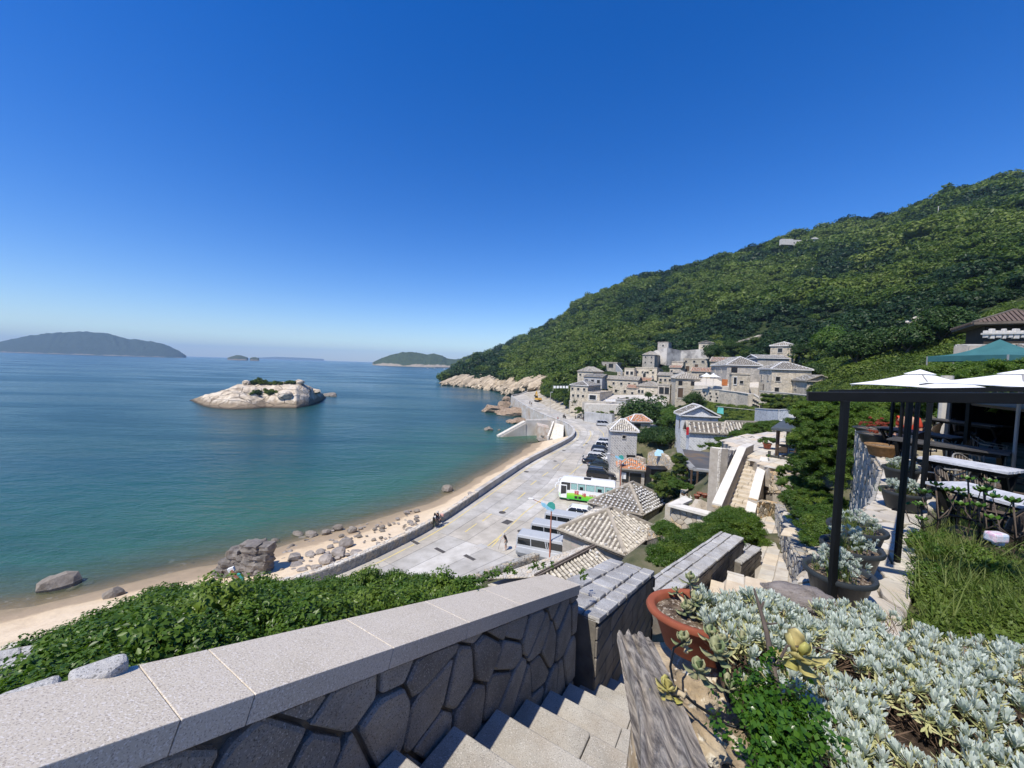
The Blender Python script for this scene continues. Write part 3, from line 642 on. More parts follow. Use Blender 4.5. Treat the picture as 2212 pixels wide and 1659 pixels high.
massif('distant_islet',[(491,773),(500,770),(510,767),(520,767.5),(532,771),(536,773)],3000,70,farmat('islet ground',.9,(.05,.06,.035),(.30,.25,.20),10),30,12)
massif('distant_islet',[(540,773.5),(546,771.5),(552,771.5),(560,773.8)],3050,30,MATS.get('x') or farmat('islet ground low',.9,(.05,.06,.035),(.30,.25,.20),10),20,8)
massif('distant_hills',[(548,772.5),(600,770.8),(660,773),(700,775.5)],11000,500,farmat('distant hills ground',.1,(.05,.06,.05),(.2,.2,.2),20),30,8)

# near rock islet in the bay
IS=[(409,865),(430,858),(448,853),(470,848),(490,841),(510,832),(528,832),(545,831),(560,829.5),(600,826),(628,826),(640,827),(655,829),(668,834),(676,838),(688,846),(697,850),(702,856),(705,862)]
wl_=[(409,866),(440,878),(460,882.5),(500,885),(540,884),(575,881),(600,881.5),(640,882),(670,877),(690,869),(705,860)]
us=np.linspace(409,705,110);g=[]
for i,u in enumerate(us):
    vt_=np.interp(u,[a[0] for a in IS],[a[1] for a in IS]);vb_=np.interp(u,[a[0] for a in wl_],[a[1] for a in wl_]);B=G(u,vb_,0);Y0=B[1];e=sin(pi*i/109)**.5;dep=4+30*e
    yt=Y0+dep*.55;top=max(.2,D(u,vt_,yt)[2]);row=[]
    for j in range(46):
        t=j/45;y=Y0-1+t*(dep+2);P=D(u,800,y);q=t/.55;hgt=(1-(1-min(1,q))**1.9) if t<.55 else max(0,1-((t-.55)/.45)**2.2);z=-1.2+(top+1.2)*hgt
        if 0<j<45:
            s=fbm((P[0]*.8-P[1]*.3)*.18,(P[1]+P[0]*.4)*.10,z*.12);z+=(abs(s)*-1.6+.5+.5*fbm(P[0]*.35,P[1]*.35,4))*min(1,hgt*2)*e*(.35 if t>.5 and t<.62 else 1)
        row.append((P[0],P[1],z))
    g.append(row)
N=NT('islet granite');co=N.n('NewGeometry').outputs['Position'];z=N.n('SeparateXYZ');N.l(co,z.inputs[0])
nz=N.noise(.28,co,8,.65,.6);c=N.ramp(nz,[(.3,(.20,.16,.12)),(.42,(.44,.36,.26)),(.52,(.60,.51,.39)),(.7,(.68,.61,.51))])
zz=N.math('ADD',z.outputs[2],N.math('MULTIPLY_ADD',nz,5,-2.4));c=N.mix(N.ramp(N.math('MULTIPLY',zz,.14),[(.30,(1,1,1)),(.52,(0,0,0))]),c,(.25,.195,.13));c=N.mix(N.ramp(N.math('MULTIPLY',z.outputs[2],.5),[(.1,(1,1,1)),(.5,(0,0,0))]),c,(.06,.045,.03))
vr=N.n('TexVoronoi',feature='DISTANCE_TO_EDGE');mp=N.n('Mapping');mp.inputs['Scale'].default_value=(.10,.14,.30);mp.inputs['Rotation'].default_value=(.2,.3,.5);dn=N.mix(.25,co,N.n('TexNoise',I_Scale=.15,I_Detail=5).outputs[1],'ADD');N.l(dn,mp.inputs[0]);N.l(mp.outputs[0],vr.inputs['Vector']);vr.inputs['Scale'].default_value=1
crk=N.ramp(vr.outputs[0],[(0,(.3,.3,.3)),(.022,(1,1,1))]);c=N.mix(crk,(.12,.09,.06),c)
N.l(c,N.b.inputs['Base Color']);N.b.inputs['Roughness'].default_value=.9;N.l(N.bump(N.math('ADD',N.math('MULTIPLY',crk,.5),nz),1,1.2),N.b.inputs['Normal']);ISLM=N.m
mb=MB();mb.grid(g);mb.build('rock_islet',ISLM,kind='structure',smooth=True);IG=np.array(g)
def isl(u,v):
    i=int(np.argmin(abs(us-u)));row=IG[i]
    for q in row:
        w_=q-CAM;k=FPX/(w_@_F)
        if CY-k*(w_@_U)<=v:return q
    return row[25]
def rock_thing(name,lab,cat,P,s,seed,m,squash=(1,1,.8),rz=0,group=None,sub=3,cuts=14,sink=.25,rough=.06):
    me=rockmesh(name,seed,sub,cuts,squash,rough);me.transform(Matrix.Scale(s,4));o=mk(name,me,m,loc=(P[0],P[1],P[2]+s*squash[2]*(1-sink*2)*.6));o.rotation_euler=(0,0,rz);tag(o,lab,cat,group);return o
rock_thing('boulder','pale split boulder at the upper left shoulder of the rock islet','boulder',isl(530,828),2.2,5,ISLM)
rock_thing('boulder','grey boulder at the upper right end of the islet greenery','boulder',isl(648,829),2.4,6,ISLM)
rock_thing('boulder','rounded white boulder on the lower right flank of the islet','boulder',isl(612,862),3.2,7,ISLM,(1.3,1,.7))
rock_thing('boulder','cream slab boulder on the right shoulder of the islet','boulder',isl(680,848),2.6,8,ISLM,(1.4,1,.7))
rock_thing('sea_rock','dark rounded rock off the right tip of the islet','rock',G(712,856.5,-.4),3.4,9,ROCK_G,(1.3,1,.75))
rock_thing('sea_rock','low dark rock outermost off the right tip of the islet','rock',G(720.5,858,-.4),1.9,10,ROCK_G,(1.1,1,.9))
pts=[]
for (u0,u1,v0,v1,n) in ((543,575,822,828,60),(560,612,824,828,40),(618,640,822,826,22),(545,565,844,849,14),(574,598,843,849,22)):
    for _ in range(n):u=rng.uniform(u0,u1);pts.append(isl(u,rng.uniform(v0,v1)+4)+V3(0,0,(.3+1.9*rng.random()*(1-abs(u-558)/20)) if v0<830 and u<578 else .2))
pts=np.array(pts);scatter('islet_shrubs',pts,rots(len(pts)),nrng.uniform(.8,1.5,len(pts)),VH,'low green shrubs on the crown of the rock islet')

# harbour beyond the point: pier, boats, white building
p=G(1000,791.5,1.5);HB=T('harbour_building','white harbour building with flat roofs at the far point','building',(p[0],p[1],0))
WHITE=mat('white paint',[(.66,.66,.64),(.76,.76,.74)],2,.7,0)
s=p[1]/FPX
mb=MB();mb.box((0,0,7),(11*s,12,14));mb.box((4*s,4,16),(7*s,8,7));mb.build('wall',WHITE,HB)
for k in range(5):
    mb=MB();mb.box(((-4+2*k)*s,-6.1,8),(1.2*s,.3,3));mb.build('window',PANE,HB)
mb=MB();a=G(938,793.5,1);b=G(996,795,1);mb.beam(a,b,14,3.2);tag(mb.build('harbour_pier',mat('dark pier',[(.10,.10,.10),(.2,.2,.19)],.2),None),'long dark pier below the far harbour building','pier')
HULL=mat('boat hull',[(.62,.64,.66),(.76,.77,.78)],1,.5,0)
def boat(P,L,lab,rz=0,group=None):
    t=T('boat',lab,'boat',(P[0],P[1],0),rz,group);mb=MB();st=[]
    for k,(x,wd) in enumerate(((-.5,.75),(-.2,1),(.15,.95),(.38,.6),(.52,.04))):st.append([(x*L,-wd*L*.16,L*.12+max(0,x)*L*.12),(x*L,-wd*L*.10,-.2),(x*L,wd*L*.10,-.2),(x*L,wd*L*.16,L*.12+max(0,x)*L*.12)])
    mb.grid(st);mb.add([q for q in (st[0])],[(0,1,2,3)]);mb.add([st[i][0] for i in range(5)]+[st[i][3] for i in range(4,-1,-1)],[tuple(range(10))]);mb.build('hull',HULL,t)
    mb=MB();mb.box((-.12*L,0,L*.2),(.3*L,.2*L,L*.16));mb.build('cabin',WHITE,t);mb=MB();mb.box((-.12*L,0,L*.22),(.31*L,.16*L,L*.06));mb.build('window',PANE,t)
boat(G(924,796.5,0),9,'small white boat moored farthest left off the harbour pier',.4);boat(G(940,796,0),12,'white boat moored at the left end of the harbour pier',.2);boat(G(988,796.6,0),22,'long white boat lying by the harbour building',.1);boat(G(960,797.5,0),9,'small white boat in front of the harbour pier',-.3)
boat(G(229,766,0),22,'white motor boat under way below the far island',2.9)

# haze: one closed box of even air
mb=MB();mb.box((0,0,210),(31300,31300,472));o=mb.build('haze',None,kind='stuff')
N=NT('haze');N.t.nodes.remove(N.b);pv=N.n('VolumePrincipled');pv.inputs['Color'].default_value=(.46,.70,1,1);pv.inputs['Density'].default_value=.00009;pv.inputs['Anisotropy'].default_value=-.1;N.l(pv.outputs[0],N.out.inputs['Volume']);o.data.materials.append(N.m);o['label']='thin blue haze over the bay'
# ================================================================== LOWER SLOPE GROUND (below the lot edge up to the cafe)
CP=np.array([(4,30,4.7),(9,38,4.7),(16,50,4.7),(20,57,4.8),(23,66,4.8),(27,90,4.8),(34,118,4.9),(13,41,4.7),(8.5,33.9,4.7),(27,60,10.2),(31,52,11.5),(15.6,33,9.5),(19,42,9.8),(24,48,10.3),
  (12.5,22,12.5),(9,24,11.2),(6,26,7.6),(0,24,6.2),(-10,20,8),(-3,4,18.4),(-8,8,13.5),(-12,14,10),(-15,20,7),(0,10,14.5),(3,13.5,12.5),(5,17,11),(7,20,10.5),(7,14,13.2),(9,12,15.2),(10.5,14,15.2),(8,9,16.4),
  (13,17,15.0),(16.5,20,15.8),(17,27,16.3),(20,32,16.0),(25,36,15.8),(30,45,15.3),(38,52,16),(45,58,16.2),(39,45,17.2),(30,56,13),(36,70,11),(33,84,9),(30,100,7),(36,110,7.5),(34,40,16.8),(22,20,19),(14,13,19),(28,28,19.6),(38,32,21),(12,10,19.2),
  (7.5,7,18.2),(5.5,5.8,18.4),(0,0,18.5),(3,3,18.0),(3,6,16.8),(-20,5,8),(-30,10,5),(0,-10,24),(15,0,20),(25,10,20),(-20,-15,12),(12,30,8),(14,27,9.5),(10,29,5.5)])
def slope_z(x,y):
    d2=(CP[:,0]-x)**2+(CP[:,1]-y)**2+.6;w_=d2**-1.7;return float((w_*CP[:,2]).sum()/w_.sum())
EARTH=mat('slope earth',[(.05,.06,.025),(.10,.10,.05),(.17,.145,.095)],.8,.95,.8,6,bd=.1)
RWY,RWX=[-40,10,19,26,29.5,32,37.5,46,56,66,80,100,114,125],[-60,-20,-8,-3.5,0,4,9,15,19.5,19.5,22,26,31,31]
CP=np.vstack([CP,[tuple(HG[k,0]-V3(0,0,.4)) for k in range(0,330,6) if HG[k,0][1]<128 and HU[k]>1290],[tuple(HG[k,8]-V3(0,0,1.0)) for k in range(0,330,9) if HG[k,8][1]<128 and HU[k]>1290]])
SX=[-34+i for i in range(86)]+[53,56,60,65,70,78,88,100];SY=[-12+j*1.2 for j in range(118)]
SZ=np.array([[slope_z(x,y)+.15*fbm(x*.4,y*.4) for y in SY] for x in SX])
mb=MB();vs=[(x,y,SZ[i,j]) for i,x in enumerate(SX) for j,y in enumerate(SY)];fs=[]
for i in range(len(SX)-1):
    for j in range(len(SY)-1):
        if SX[i+1]>np.interp(SY[j],RWY,RWX):fs.append(tuple(q for q in (i*len(SY)+j,(i+1)*len(SY)+j,(i+1)*len(SY)+j+1,i*len(SY)+j+1)))
for k in sorted({q for f in fs for q in f}):
    x,y,z_=vs[k];e=np.interp(y,RWY,RWX)
    if x<e+.2:vs[k]=(e,y,4.6) if y>28 else (x,y,min(z_,5.5))
mb.add(vs,fs);mb.build('slope_ground',EARTH,kind='structure',smooth=True)
def gz(x,y):
    i=min(max(int(np.searchsorted(SX,x))-1,0),len(SX)-2);j=min(max(int((y+12)/1.2),0),len(SY)-2);fx=min(1,max(0,(x-SX[i])/(SX[i+1]-SX[i])));fy=min(1,max(0,(y-SY[j])/1.2))
    return float(SZ[i,j]*(1-fx)*(1-fy)+SZ[i+1,j]*fx*(1-fy)+SZ[i,j+1]*(1-fx)*fy+SZ[i+1,j+1]*fx*fy)

# ================================================================== CAR PARK AND COAST ROAD
LW=resample(wl,60)                                  # wall side of the road, world points
RW=[(-20,10),(-8,19),(-3.5,26),(0,29.5),(4,32),(9,38),(15,46),(19.5,56),(19.5,66),(22,80),(26,100),(31,114),(30,122),(25.5,131),(21,145),(17,163),(14,188),(9,215),(5,235)]
RW=resample(chaikin([(a,b,LOTZ) for a,b in RW],1),60)
mb=MB();mb.grid([[(L[0],L[1],LOTZ-.012),(R[0],R[1],LOTZ-.012)] for L,R in zip(LW,RW)]);road=mb.build('coast_road',ASPH,kind='structure')
nc=6;rs=random.Random(4);rest=MB()
for i in range(59):
    for k in range(nc):
        f0,f1=k/nc,(k+1)/nc;q=[]
        for (row,f) in ((i,f0),(i,f1),(i+1,f1),(i+1,f0)):q.append((LW[row][0]*(1-f)+RW[row][0]*f,LW[row][1]*(1-f)+RW[row][1]*f))
        if i % 2==1 and i<40:continue
        if i<40:q[2]=(LW[i+2][0]*(1-f1)+RW[i+2][0]*f1,LW[i+2][1]*(1-f1)+RW[i+2][1]*f1);q[3]=(LW[i+2][0]*(1-f0)+RW[i+2][0]*f0,LW[i+2][1]*(1-f0)+RW[i+2][1]*f0)
        q=inset(q,.02)
        if len(q)<3:continue
        m_=MB();m_.prism([(a,b) for a,b in ccw(q)],LOTZ-.05,LOTZ+rs.uniform(-.003,.003));m_.build('concrete_slab',CONC,road)
def along(f,s):   # point on the road: f across (0 wall .. 1 land), s along (row index)
    i=min(int(s),58);t=s-i;L=LW[i]*(1-t)+LW[i+1]*t;R=RW[i]*(1-t)+RW[i+1]*t;return L*(1-f)+R*f
def stripe(f0,s0,s1,wd,name='painted_line',step=.5):
    pts=[along(f0,s) for s in np.arange(s0,s1+1e-6,step)];m_=MB();gg=[]
    for i,p in enumerate(pts):
        sd_,t=side(pts,i);gg.append([(p[0]+sd_[0]*wd/2,p[1]+sd_[1]*wd/2,LOTZ+.009),(p[0]-sd_[0]*wd/2,p[1]-sd_[1]*wd/2,LOTZ+.009)])
    m_.grid(gg);return m_.build(name,YEL,road)
def stripe_w(pts,wd):
    pts=[V3(p[0],p[1],0) for p in pts];m_=MB();gg=[]
    for i,p in enumerate(pts):
        sd_,t=side(pts,i);gg.append([(p[0]+sd_[0]*wd/2,p[1]+sd_[1]*wd/2,LOTZ+.009),(p[0]-sd_[0]*wd/2,p[1]-sd_[1]*wd/2,LOTZ+.009)])
    m_.grid(gg);m_.build('painted_line',YEL,road)
def gp(u,v):return G(u,v,LOTZ)
offp=[]
for i in range(len(LW)):sd_,t=side(LW,i);offp.append(LW[i]-sd_*.9)
stripe_w(offp[3:44],.13)
dash=[(1081,1108),(1098,1096),(1117,1079),(1135,1064),(1146,1048),(1159,1038),(1171,1029),(1184,1020),(1194,1013),(1207,1003),(1213,999),(1222,992),(1230,986)]
for a,b in zip(dash[::2],dash[1::2]):stripe_w([gp(*a),gp(*b)],.16)
stripe_w([gp(*q) for q in ((1050,1182),(1075,1163),(1105,1134),(1132,1108),(1165,1083),(1205,1048))],.14)
stripe_w([gp(*q) for q in ((1226,1030),(1240,1017),(1258,1002))],.14)
for a,b in (((1042,1126),(1062,1110)),((1062,1182),(1078,1164)),((1005,1149),(1030,1131))):stripe_w([gp(*a),gp(*b)],.14)
stripe_w([gp(*q) for q in ((1260,963),(1271,951),(1277,938),(1274,930))],.18);stripe_w([gp(*q) for q in ((1306,947),(1303,936),(1295,928))],.15)
# covers in the concrete
IRON=mat('iron cover',[(.055,.05,.045),(.10,.09,.08)],8,.7,.4,40,bd=.005)
for k,(u,v,r,lab) in enumerate(((1085,1107,.42,'round iron manhole cover nearest the dashed line, in front of the bus'),(1125,1147.5,.38,'round iron manhole cover left of the silver vans'),(1267,958,.4,'round manhole cover on the bend by the double line'),(1218,973,.4,'round cover near the white low wall bend'),(1137,1019,.4,'small round cover close to the sea wall'),(1199,996,.35,'round cover between the sea wall and black saloon'),(1247,951,.35,'round cover nearest the steps gap'),(1292,954,.35,'round cover in front of the white parked cars'),(1258,966,.3,'far round cover beside the yellow curve'))):
    p=gp(u,v);m_=MB();m_.lathe([(0,.012),(r*.8,.012),(r*.82,.018),(r,.016),(r,-.01)],n=20);tag(m_.build('manhole_cover',IRON,None,loc=(p[0],p[1],LOTZ)),lab,'manhole cover','covers set in the concrete car park')
for k,(u,v,w_,d_,lab,cl) in enumerate(((1096,1128,1.1,.9,'square dark iron hatch in the middle of the car park',IRON),(1040,1181,1.0,.8,'square pale hatch left of the man with the stick',CONC_S),(1014,1204.5,1.3,.4,'narrow dark drain grate farthest left in the car park',IRON),(897,1172,1.0,.4,'dark drain grate beside the sea wall',IRON),(950,1189,1.3,.4,'dark drain grate above the hedge edge',IRON))):
    p=gp(u,v);m_=MB();m_.box((0,0,.004),(w_,d_,.03));
    t=T('drain_cover',lab,'drain cover',(p[0],p[1],LOTZ),radians(55 if w_>1.05 and d_>.5 else-40),'covers set in the concrete car park');m_.build('plate',cl,t)
    m_=MB();m_.beam((-w_/2-.04,-d_/2-.04,.012),(w_/2+.04,-d_/2-.04,.012),.06,.03);m_.beam((-w_/2-.04,d_/2+.04,.012),(w_/2+.04,d_/2+.04,.012),.06,.03);m_.build('rim',CONC_S,t)

# ================================================================== SEA WALL
SW=T('sea_wall','long low stone parapet wall curving between the beach and the car park','wall',tuple(LW[0]))
wl=resample(chaikin(WTOP[2:],2),220)
core=MB();cap_=MB();gi,gc=[],[]
sp=0
for i,p in enumerate(wl):
    sd_,t=side(wl,i);outz=2.0 if i<110 else .2-(0 if i<150 else .5);th=.55
    a=p;b=p+sd_*th
    gi.append([(a[0],a[1],4.5),(a[0],a[1],5.80),(b[0],b[1],5.80),(b[0]+sd_[0]*.25,b[1]+sd_[1]*.25,outz)])
core.grid(gi);core.build('wall_core',CONC_S,SW,world=True)
# coping: plain concrete from the bend on, broken pale rubble nearer
lens=np.concatenate([[0],np.cumsum(np.linalg.norm(np.diff(wl[:,:2],axis=0),axis=1))])
def wat(s):return V3(*[np.interp(s,lens,wl[:,k]) for k in range(3)])
def wside(s):a=wat(max(0,s-.4));b=wat(min(lens[-1],s+.4));t=unit((b-a)*V3(1,1,0));return V3(-t[1],t[0],0),t
s_end_rubble=float(np.interp(52,wl[:,1],lens)) if True else 0
rest=MB();s=float(np.interp(50,wl[:,1],lens));n_=0;rr=random.Random(9)
while s<lens[-1]-.2:
    L=rr.uniform(2.2,3.2);e=min(lens[-1],s+L-.02);m_=MB();q=[]
    for ss in (s,(s+e)/2,e):
        p=wat(ss);sd_,t=wside(ss);q.append((p-sd_*.03,p+sd_*.6))
    top=[(a[0],a[1],5.93) for a,b in q]+[(b[0],b[1],5.93) for a,b in q[::-1]];m_.slab(top,.14);m_.build('coping_slab',CONC_S,SW,world=True);s+=L;n_+=1
# near stretch: stones on the face and on the top
s0,s1=0,float(np.interp(50,wl[:,1],lens))
def wallfr(s,t,h):p=wat(s);sd_,tt=wside(s);return p*V3(1,1,0)-sd_*h+V3(0,0,5.0+t)
stonework(SW,cells([(s0,-.05),(s1,-.05),(s1,.82),(s0,.82)],.42,.3,'rubble',5),wallfr,STONE_G,.05,.02,'face_stone',170,5)
def topfr(s,t,h):p=wat(s);sd_,tt=wside(s);return p*V3(1,1,0)+sd_*t+V3(0,0,5.80+h)
stonework(SW,cells([(s0,-.02),(s1,-.02),(s1,.56),(s0,.56)],.42,.3,'rubble',6),topfr,STONE_P,.07,.015,'coping_stone',120,6)
# block joints on the big outer face at the bend: courses of cut stone
fr_far=lambda s,t,h:(lambda p,sd_:p*V3(1,1,0)+sd_*(.56+.25*(5.8-t)/5.8+h)+V3(0,0,t))(wat(s),wside(s)[0])
sA=float(np.interp(118,wl[:,1],lens));sB=lens[-1]-1
stonework(SW,cells([(sA,.4),(sB,.4),(sB,5.6),(sA,5.6)],2.0,.62,'ashlar',8),lambda s,t,h:fr_far(s,t,h),mat('pale sea wall block',[(.42,.39,.34),(.50,.48,.44),(.56,.55,.52)],.6,.9,.4,8,rand=.08,stain=(.22,(.36,.25,.13),.7),wcoord=True),.07,.02,'block',0,8,top=.05,rnd=.04)
# far road wall that turns the corner towards the cliffs
FW=T('road_wall','dark low wall of the road corner under the tilted cliff rocks','wall',tuple(G(1106,853,5)))
p0,p1,p2=G(1106,853.5,5.8),D(1125,850,235),D(1162,836,262)
mb=MB();mb.beam(p0-V3(0,0,.45),p1-V3(0,0,.45),.5,1.1);mb.beam(p1-V3(0,0,.45),p2-V3(0,0,.45),.5,1.1);mb.build('wall',CONC_S,FW,world=True)
mb=MB();q=[G(1104,856,5),G(1160,868,5),D(1180,856,215),D(1175,838,262),D(1160,838.5,262),D(1122,851.5,235)];mb.slab([tuple(a) for a in q],6);mb.build('road_beyond_the_bend',CONC,kind='structure')
# sand coloured verge on the land side of the far road
mb=MB();gg=[];hb=sorted([tuple(HG[k,1]) for k in range(330) if 1150<HU[k]<1420],key=lambda q:q[1]);hy=[q[1] for q in hb]
for R in RW[[k for k in range(60) if RW[k][1]>88]]:
    y=R[1];P2=V3(np.interp(y,hy,[q[0] for q in hb]),y,np.interp(y,hy,[q[2] for q in hb])+.3);P1=V3(R[0]-.3,y,4.98);row=[P1]
    for f in (.15,.4,.7,1):row.append(P1*(1-f)+P2*f+V3(0,0,(.3*fbm(P1[0]*.2+f*9,y*.2) if f<1 else 0)))
    gg.append(row)
mb.grid(gg);mb.build('verge',mat('dusty verge',[(.20,.17,.12),(.36,.32,.25),(.50,.46,.39)],.35,.95,.6,5),kind='structure',smooth=True)

# ---- steps and jetty at the bend
JT=T('jetty','pale stone jetty with a long flight of steps running down into the sea','jetty',tuple(G(1180,905,0)))
Pt=G(1072,943,.3);Pe=D(1144,911,102);Jz=4.7;
A0=G(1077,943,.15);A1=G(1136,910,Jz);A2=G(1206,907,Jz);d1=unit((A1-A0)*V3(1,1,0));nrm=V3(d1[1],-d1[0],0)
BLOCK=mat('jetty stone',[(.40,.37,.32),(.50,.47,.42),(.56,.53,.49)],.7,.9,.5,8,rand=.1,stain=(.35,(.26,.20,.13),.7),wcoord=True)
mb=MB();n_=22
for k in range(n_):
    a=A0+(A1-A0)*k/n_;b=A0+(A1-A0)*(k+1)/n_;z_=.3+(Jz-.3)*(k+1)/n_;w_=1.6
    m_=MB();m_.hexa([(a[0],a[1],-1),(b[0],b[1],-1),(b[0]-nrm[0]*w_,b[1]-nrm[1]*w_,-1),(a[0]-nrm[0]*w_,a[1]-nrm[1]*w_,-1),(a[0],a[1],z_),(b[0],b[1],z_),(b[0]-nrm[0]*w_,b[1]-nrm[1]*w_,z_),(a[0]-nrm[0]*w_,a[1]-nrm[1]*w_,z_)]);m_.build('step',CREAM,JT,world=True)
    h_=.3+(Jz-.3)*k/n_-.55
    mb.hexa([(a[0]+nrm[0]*.5,a[1]+nrm[1]*.5,-1),(b[0]+nrm[0]*.5,b[1]+nrm[1]*.5,-1),(b[0]-.01*nrm[0],b[1]-.01*nrm[1],-1),(a[0]-.01*nrm[0],a[1]-.01*nrm[1],-1),(a[0]+nrm[0]*.3,a[1]+nrm[1]*.3,h_),(b[0]+nrm[0]*.3,b[1]+nrm[1]*.3,h_),(b[0]-.01*nrm[0],b[1]-.01*nrm[1],h_),(a[0]-.01*nrm[0],a[1]-.01*nrm[1],h_)])
mb.build('flank',BLOCK,JT,world=True)
mb=MB();w_=4;mb.hexa([(A1[0],A1[1]-.4,-1),(A2[0],A2[1]-2.5,-1),(A2[0],A2[1]+w_,-1),(A1[0],A1[1]+w_,-1),(A1[0],A1[1],Jz),(A2[0],A2[1]-2,Jz),(A2[0],A2[1]+w_,Jz),(A1[0],A1[1]+w_,Jz)]);mb.build('platform',BLOCK,JT,world=True)
for (a,b) in ((A1+V3(0,.2,0),A2+V3(0,-1.8,0)),):m_=MB();m_.beam(a+V3(0,0,.25),b+V3(0,0,.25),.45,.5);m_.build('kerb',CREAM,JT,world=True)
# broad steps down to the beach between two flank walls
BS=T('beach_steps','broad pale flight of steps from the sea wall gap down to the sand','steps',tuple(G(1190,950,0)))
T0=G(1199,913,5.0);T1=G(1218,918,5.0);B0=G(1187,951,1.0);B1=G(1216,954,1.6);n_=20
for k in range(n_):
    f0,f1=k/n_,(k+1)/n_;z_=5-(4)*f0;q=[T0*(1-f0)+B0*f0,T1*(1-f0)+B1*f0,T1*(1-f1)+B1*f1,T0*(1-f1)+B0*f1]
    m_=MB();m_.slab([(p[0],p[1],z_) for p in q[::-1]],1.2);m_.build('step',CREAM,BS,world=True)
m_=MB();a=T0+V3(-.3,0,.2);b=B0+V3(-.3,0,.3);b[2]=1.8;m_.hexa([(a[0]-.4,a[1],0),(a[0],a[1],0),(b[0],b[1],0),(b[0]-.4,b[1],0),(a[0]-.4,a[1],a[2]+.3),(a[0],a[1],a[2]+.3),(b[0],b[1],2.2),(b[0]-.4,b[1],2.2)]);m_.build('flank_wall',CREAM,BS,world=True)
m_=MB();a=G(1161,938,1.2);b=G(1186,945,1.2);m_.hexa([(a[0],a[1],-1),(b[0],b[1],-1),(b[0],b[1]+6,-1),(a[0],a[1]+6,-1),(a[0],a[1],4.0),(b[0],b[1],4.1),(b[0],b[1]+6,4.1),(a[0],a[1]+6,4.0)]);m_.build('rust_stained_wall',mat('rust stained render',[(.30,.17,.09),(.46,.39,.32),(.52,.49,.44)],.6,.9,.3,8),BS,world=True)
for k,(u,v,h_) in enumerate(((1201,906,1.3),(1208.5,903,2.0),(1214,904,1.9))):
    p=G(u,v+8,5);m_=MB();m_.box((0,0,h_/2),(.3,.3,h_));m_.box((0,0,h_+.06),(.42,.42,.12));m_.build('gate_post',CREAM,BS,world=False).location=tuple(p-V3(*BS.location))
# rocks at the foot of the wall
for k,(u,v,z_,s_,sq,lab) in enumerate(((1072,890,0,6.5,(1.5,.8,.45),'low brown rock shelf at the foot of the sea wall bend'),(1086,882,0,5,(1.2,.9,.7),'rounded brown rock against the sea wall bend'),(1094,866.5,0,4,(1.2,.8,.8),'brown rock under the tip of the wall bend'),(1108,897,0,6.0,(1.5,.8,.5),'wide brown rock below the white wall'),(1120,912,0,4.2,(1.5,.8,.4),'reddish rock behind the jetty steps'),(1104,912,0,3.0,(1.5,.8,.3),'flat rock awash left of the jetty'),
    (1055.5,931,-.3,1.55,(1.1,.9,1),'lone brown boulder standing in the water left of the jetty'),(1079,931,-.3,.9,(1,1,.6),'small dark rock awash beside the jetty steps'),(1178,945,.5,1.6,(1.3,1,.7),'brown boulder at the foot of the rust stained wall'),(1168,951,.3,1.3,(1.5,1,.5),'flat boulder where the sand begins'),(1192,953,.8,1.2,(1.2,1,.6),'brown rock beside the lowest beach step'),(1196,960,1.2,.9,(1.2,1,.6),'small rock below the beach steps'))):
    rock_thing('shore_rock',lab,'rock',G(u,v,z_),s_,50+k,mat('brown shore rock',[(.16,.11,.075),(.30,.22,.15),(.42,.33,.24)],.9,.9,.8,6,bd=.1,stain=(1,(.08,.06,.045),.5)) if k<6 else ROCK_G,sq,k,sub=3,rough=.12)
# tilted cliff slabs on the headland
CL=mat('cream cliff rock',[(.20,.15,.10),(.46,.38,.27),(.62,.54,.42)],.35,.9,.9,3,rand=.3,bd=.3,stain=(.22,(.12,.09,.06),.8))
VC=[]
for k in range(5):
    me=rockmesh('cliff_slab',80+k,2,12,(2.6,.75,.7),.1);VC.append(libobj(me,CL))
pts=[];rt=[];sc_=[]
for _ in range(520):
    i=int(nrng.integers(0,m-1));i=int(np.searchsorted(HU,rng.uniform(960,1168)));j=int(rng.triangular(2,30,8));u=HU[i]
    if rk[i,j]<.3 and rng.random()<.9:continue
    p=HG[i,j];pts.append(p+V3(0,0,.4));rt.append((rng.uniform(-.2,.2),-radians(rng.uniform(15,38)),radians(rng.uniform(25,60))));sc_.append(rng.uniform(1.6,4.2)*np.interp(u,[960,1000,1160],[.7,1.1,1]))
scatter('cliff_rocks',np.array(pts),np.array(rt),np.array(sc_),VC,'cream coloured tilted rock slabs along the foot of the headland')
p=G(961,829.5,0);rock_thing('sea_rock','dark rock at the very tip of the rocky point','rock',p,5,71,ROCK_G,(1.6,.7,.5))
# little white shrine and lane above the cliff
p=hillpoint(1087,776);SH=T('shrine','tiny white hut above the bare bank on the far slope','hut',tuple(p));s_=p[1]/FPX
mb=MB();mb.box((0,0,3.0),(8*s_,5,6));mb.build('wall',WHITE,SH);mb=MB();mb.box((0,0,6.2),(9*s_,6,.5));mb.build('roof',WHITE,SH)
for k in (-1,1):mb=MB();mb.box((k*2*s_,-2.6,3.4),(1.6*s_,.2,2));mb.build('window',PANE,SH)
p2=[hillpoint(u,v)+V3(0,0,2.0) for u,v in ((1078,787),(1090,788),(1105,793),(1120,796),(1126,797.5))]
mb=MB()
for a,b in zip(p2[:-1],p2[1:]):mb.beam(a,b,5,1.0)
mb.build('hill_lane',mat('pale lane',[(.42,.39,.33),(.52,.49,.44)],.4,.95,.2),kind='structure')
p=hillpoint(1082,770);rock_thing('bare_rock','white bare rock standing above the tiny white hut','rock',p,5,91,ROCK_P,(.7,.7,1.3))

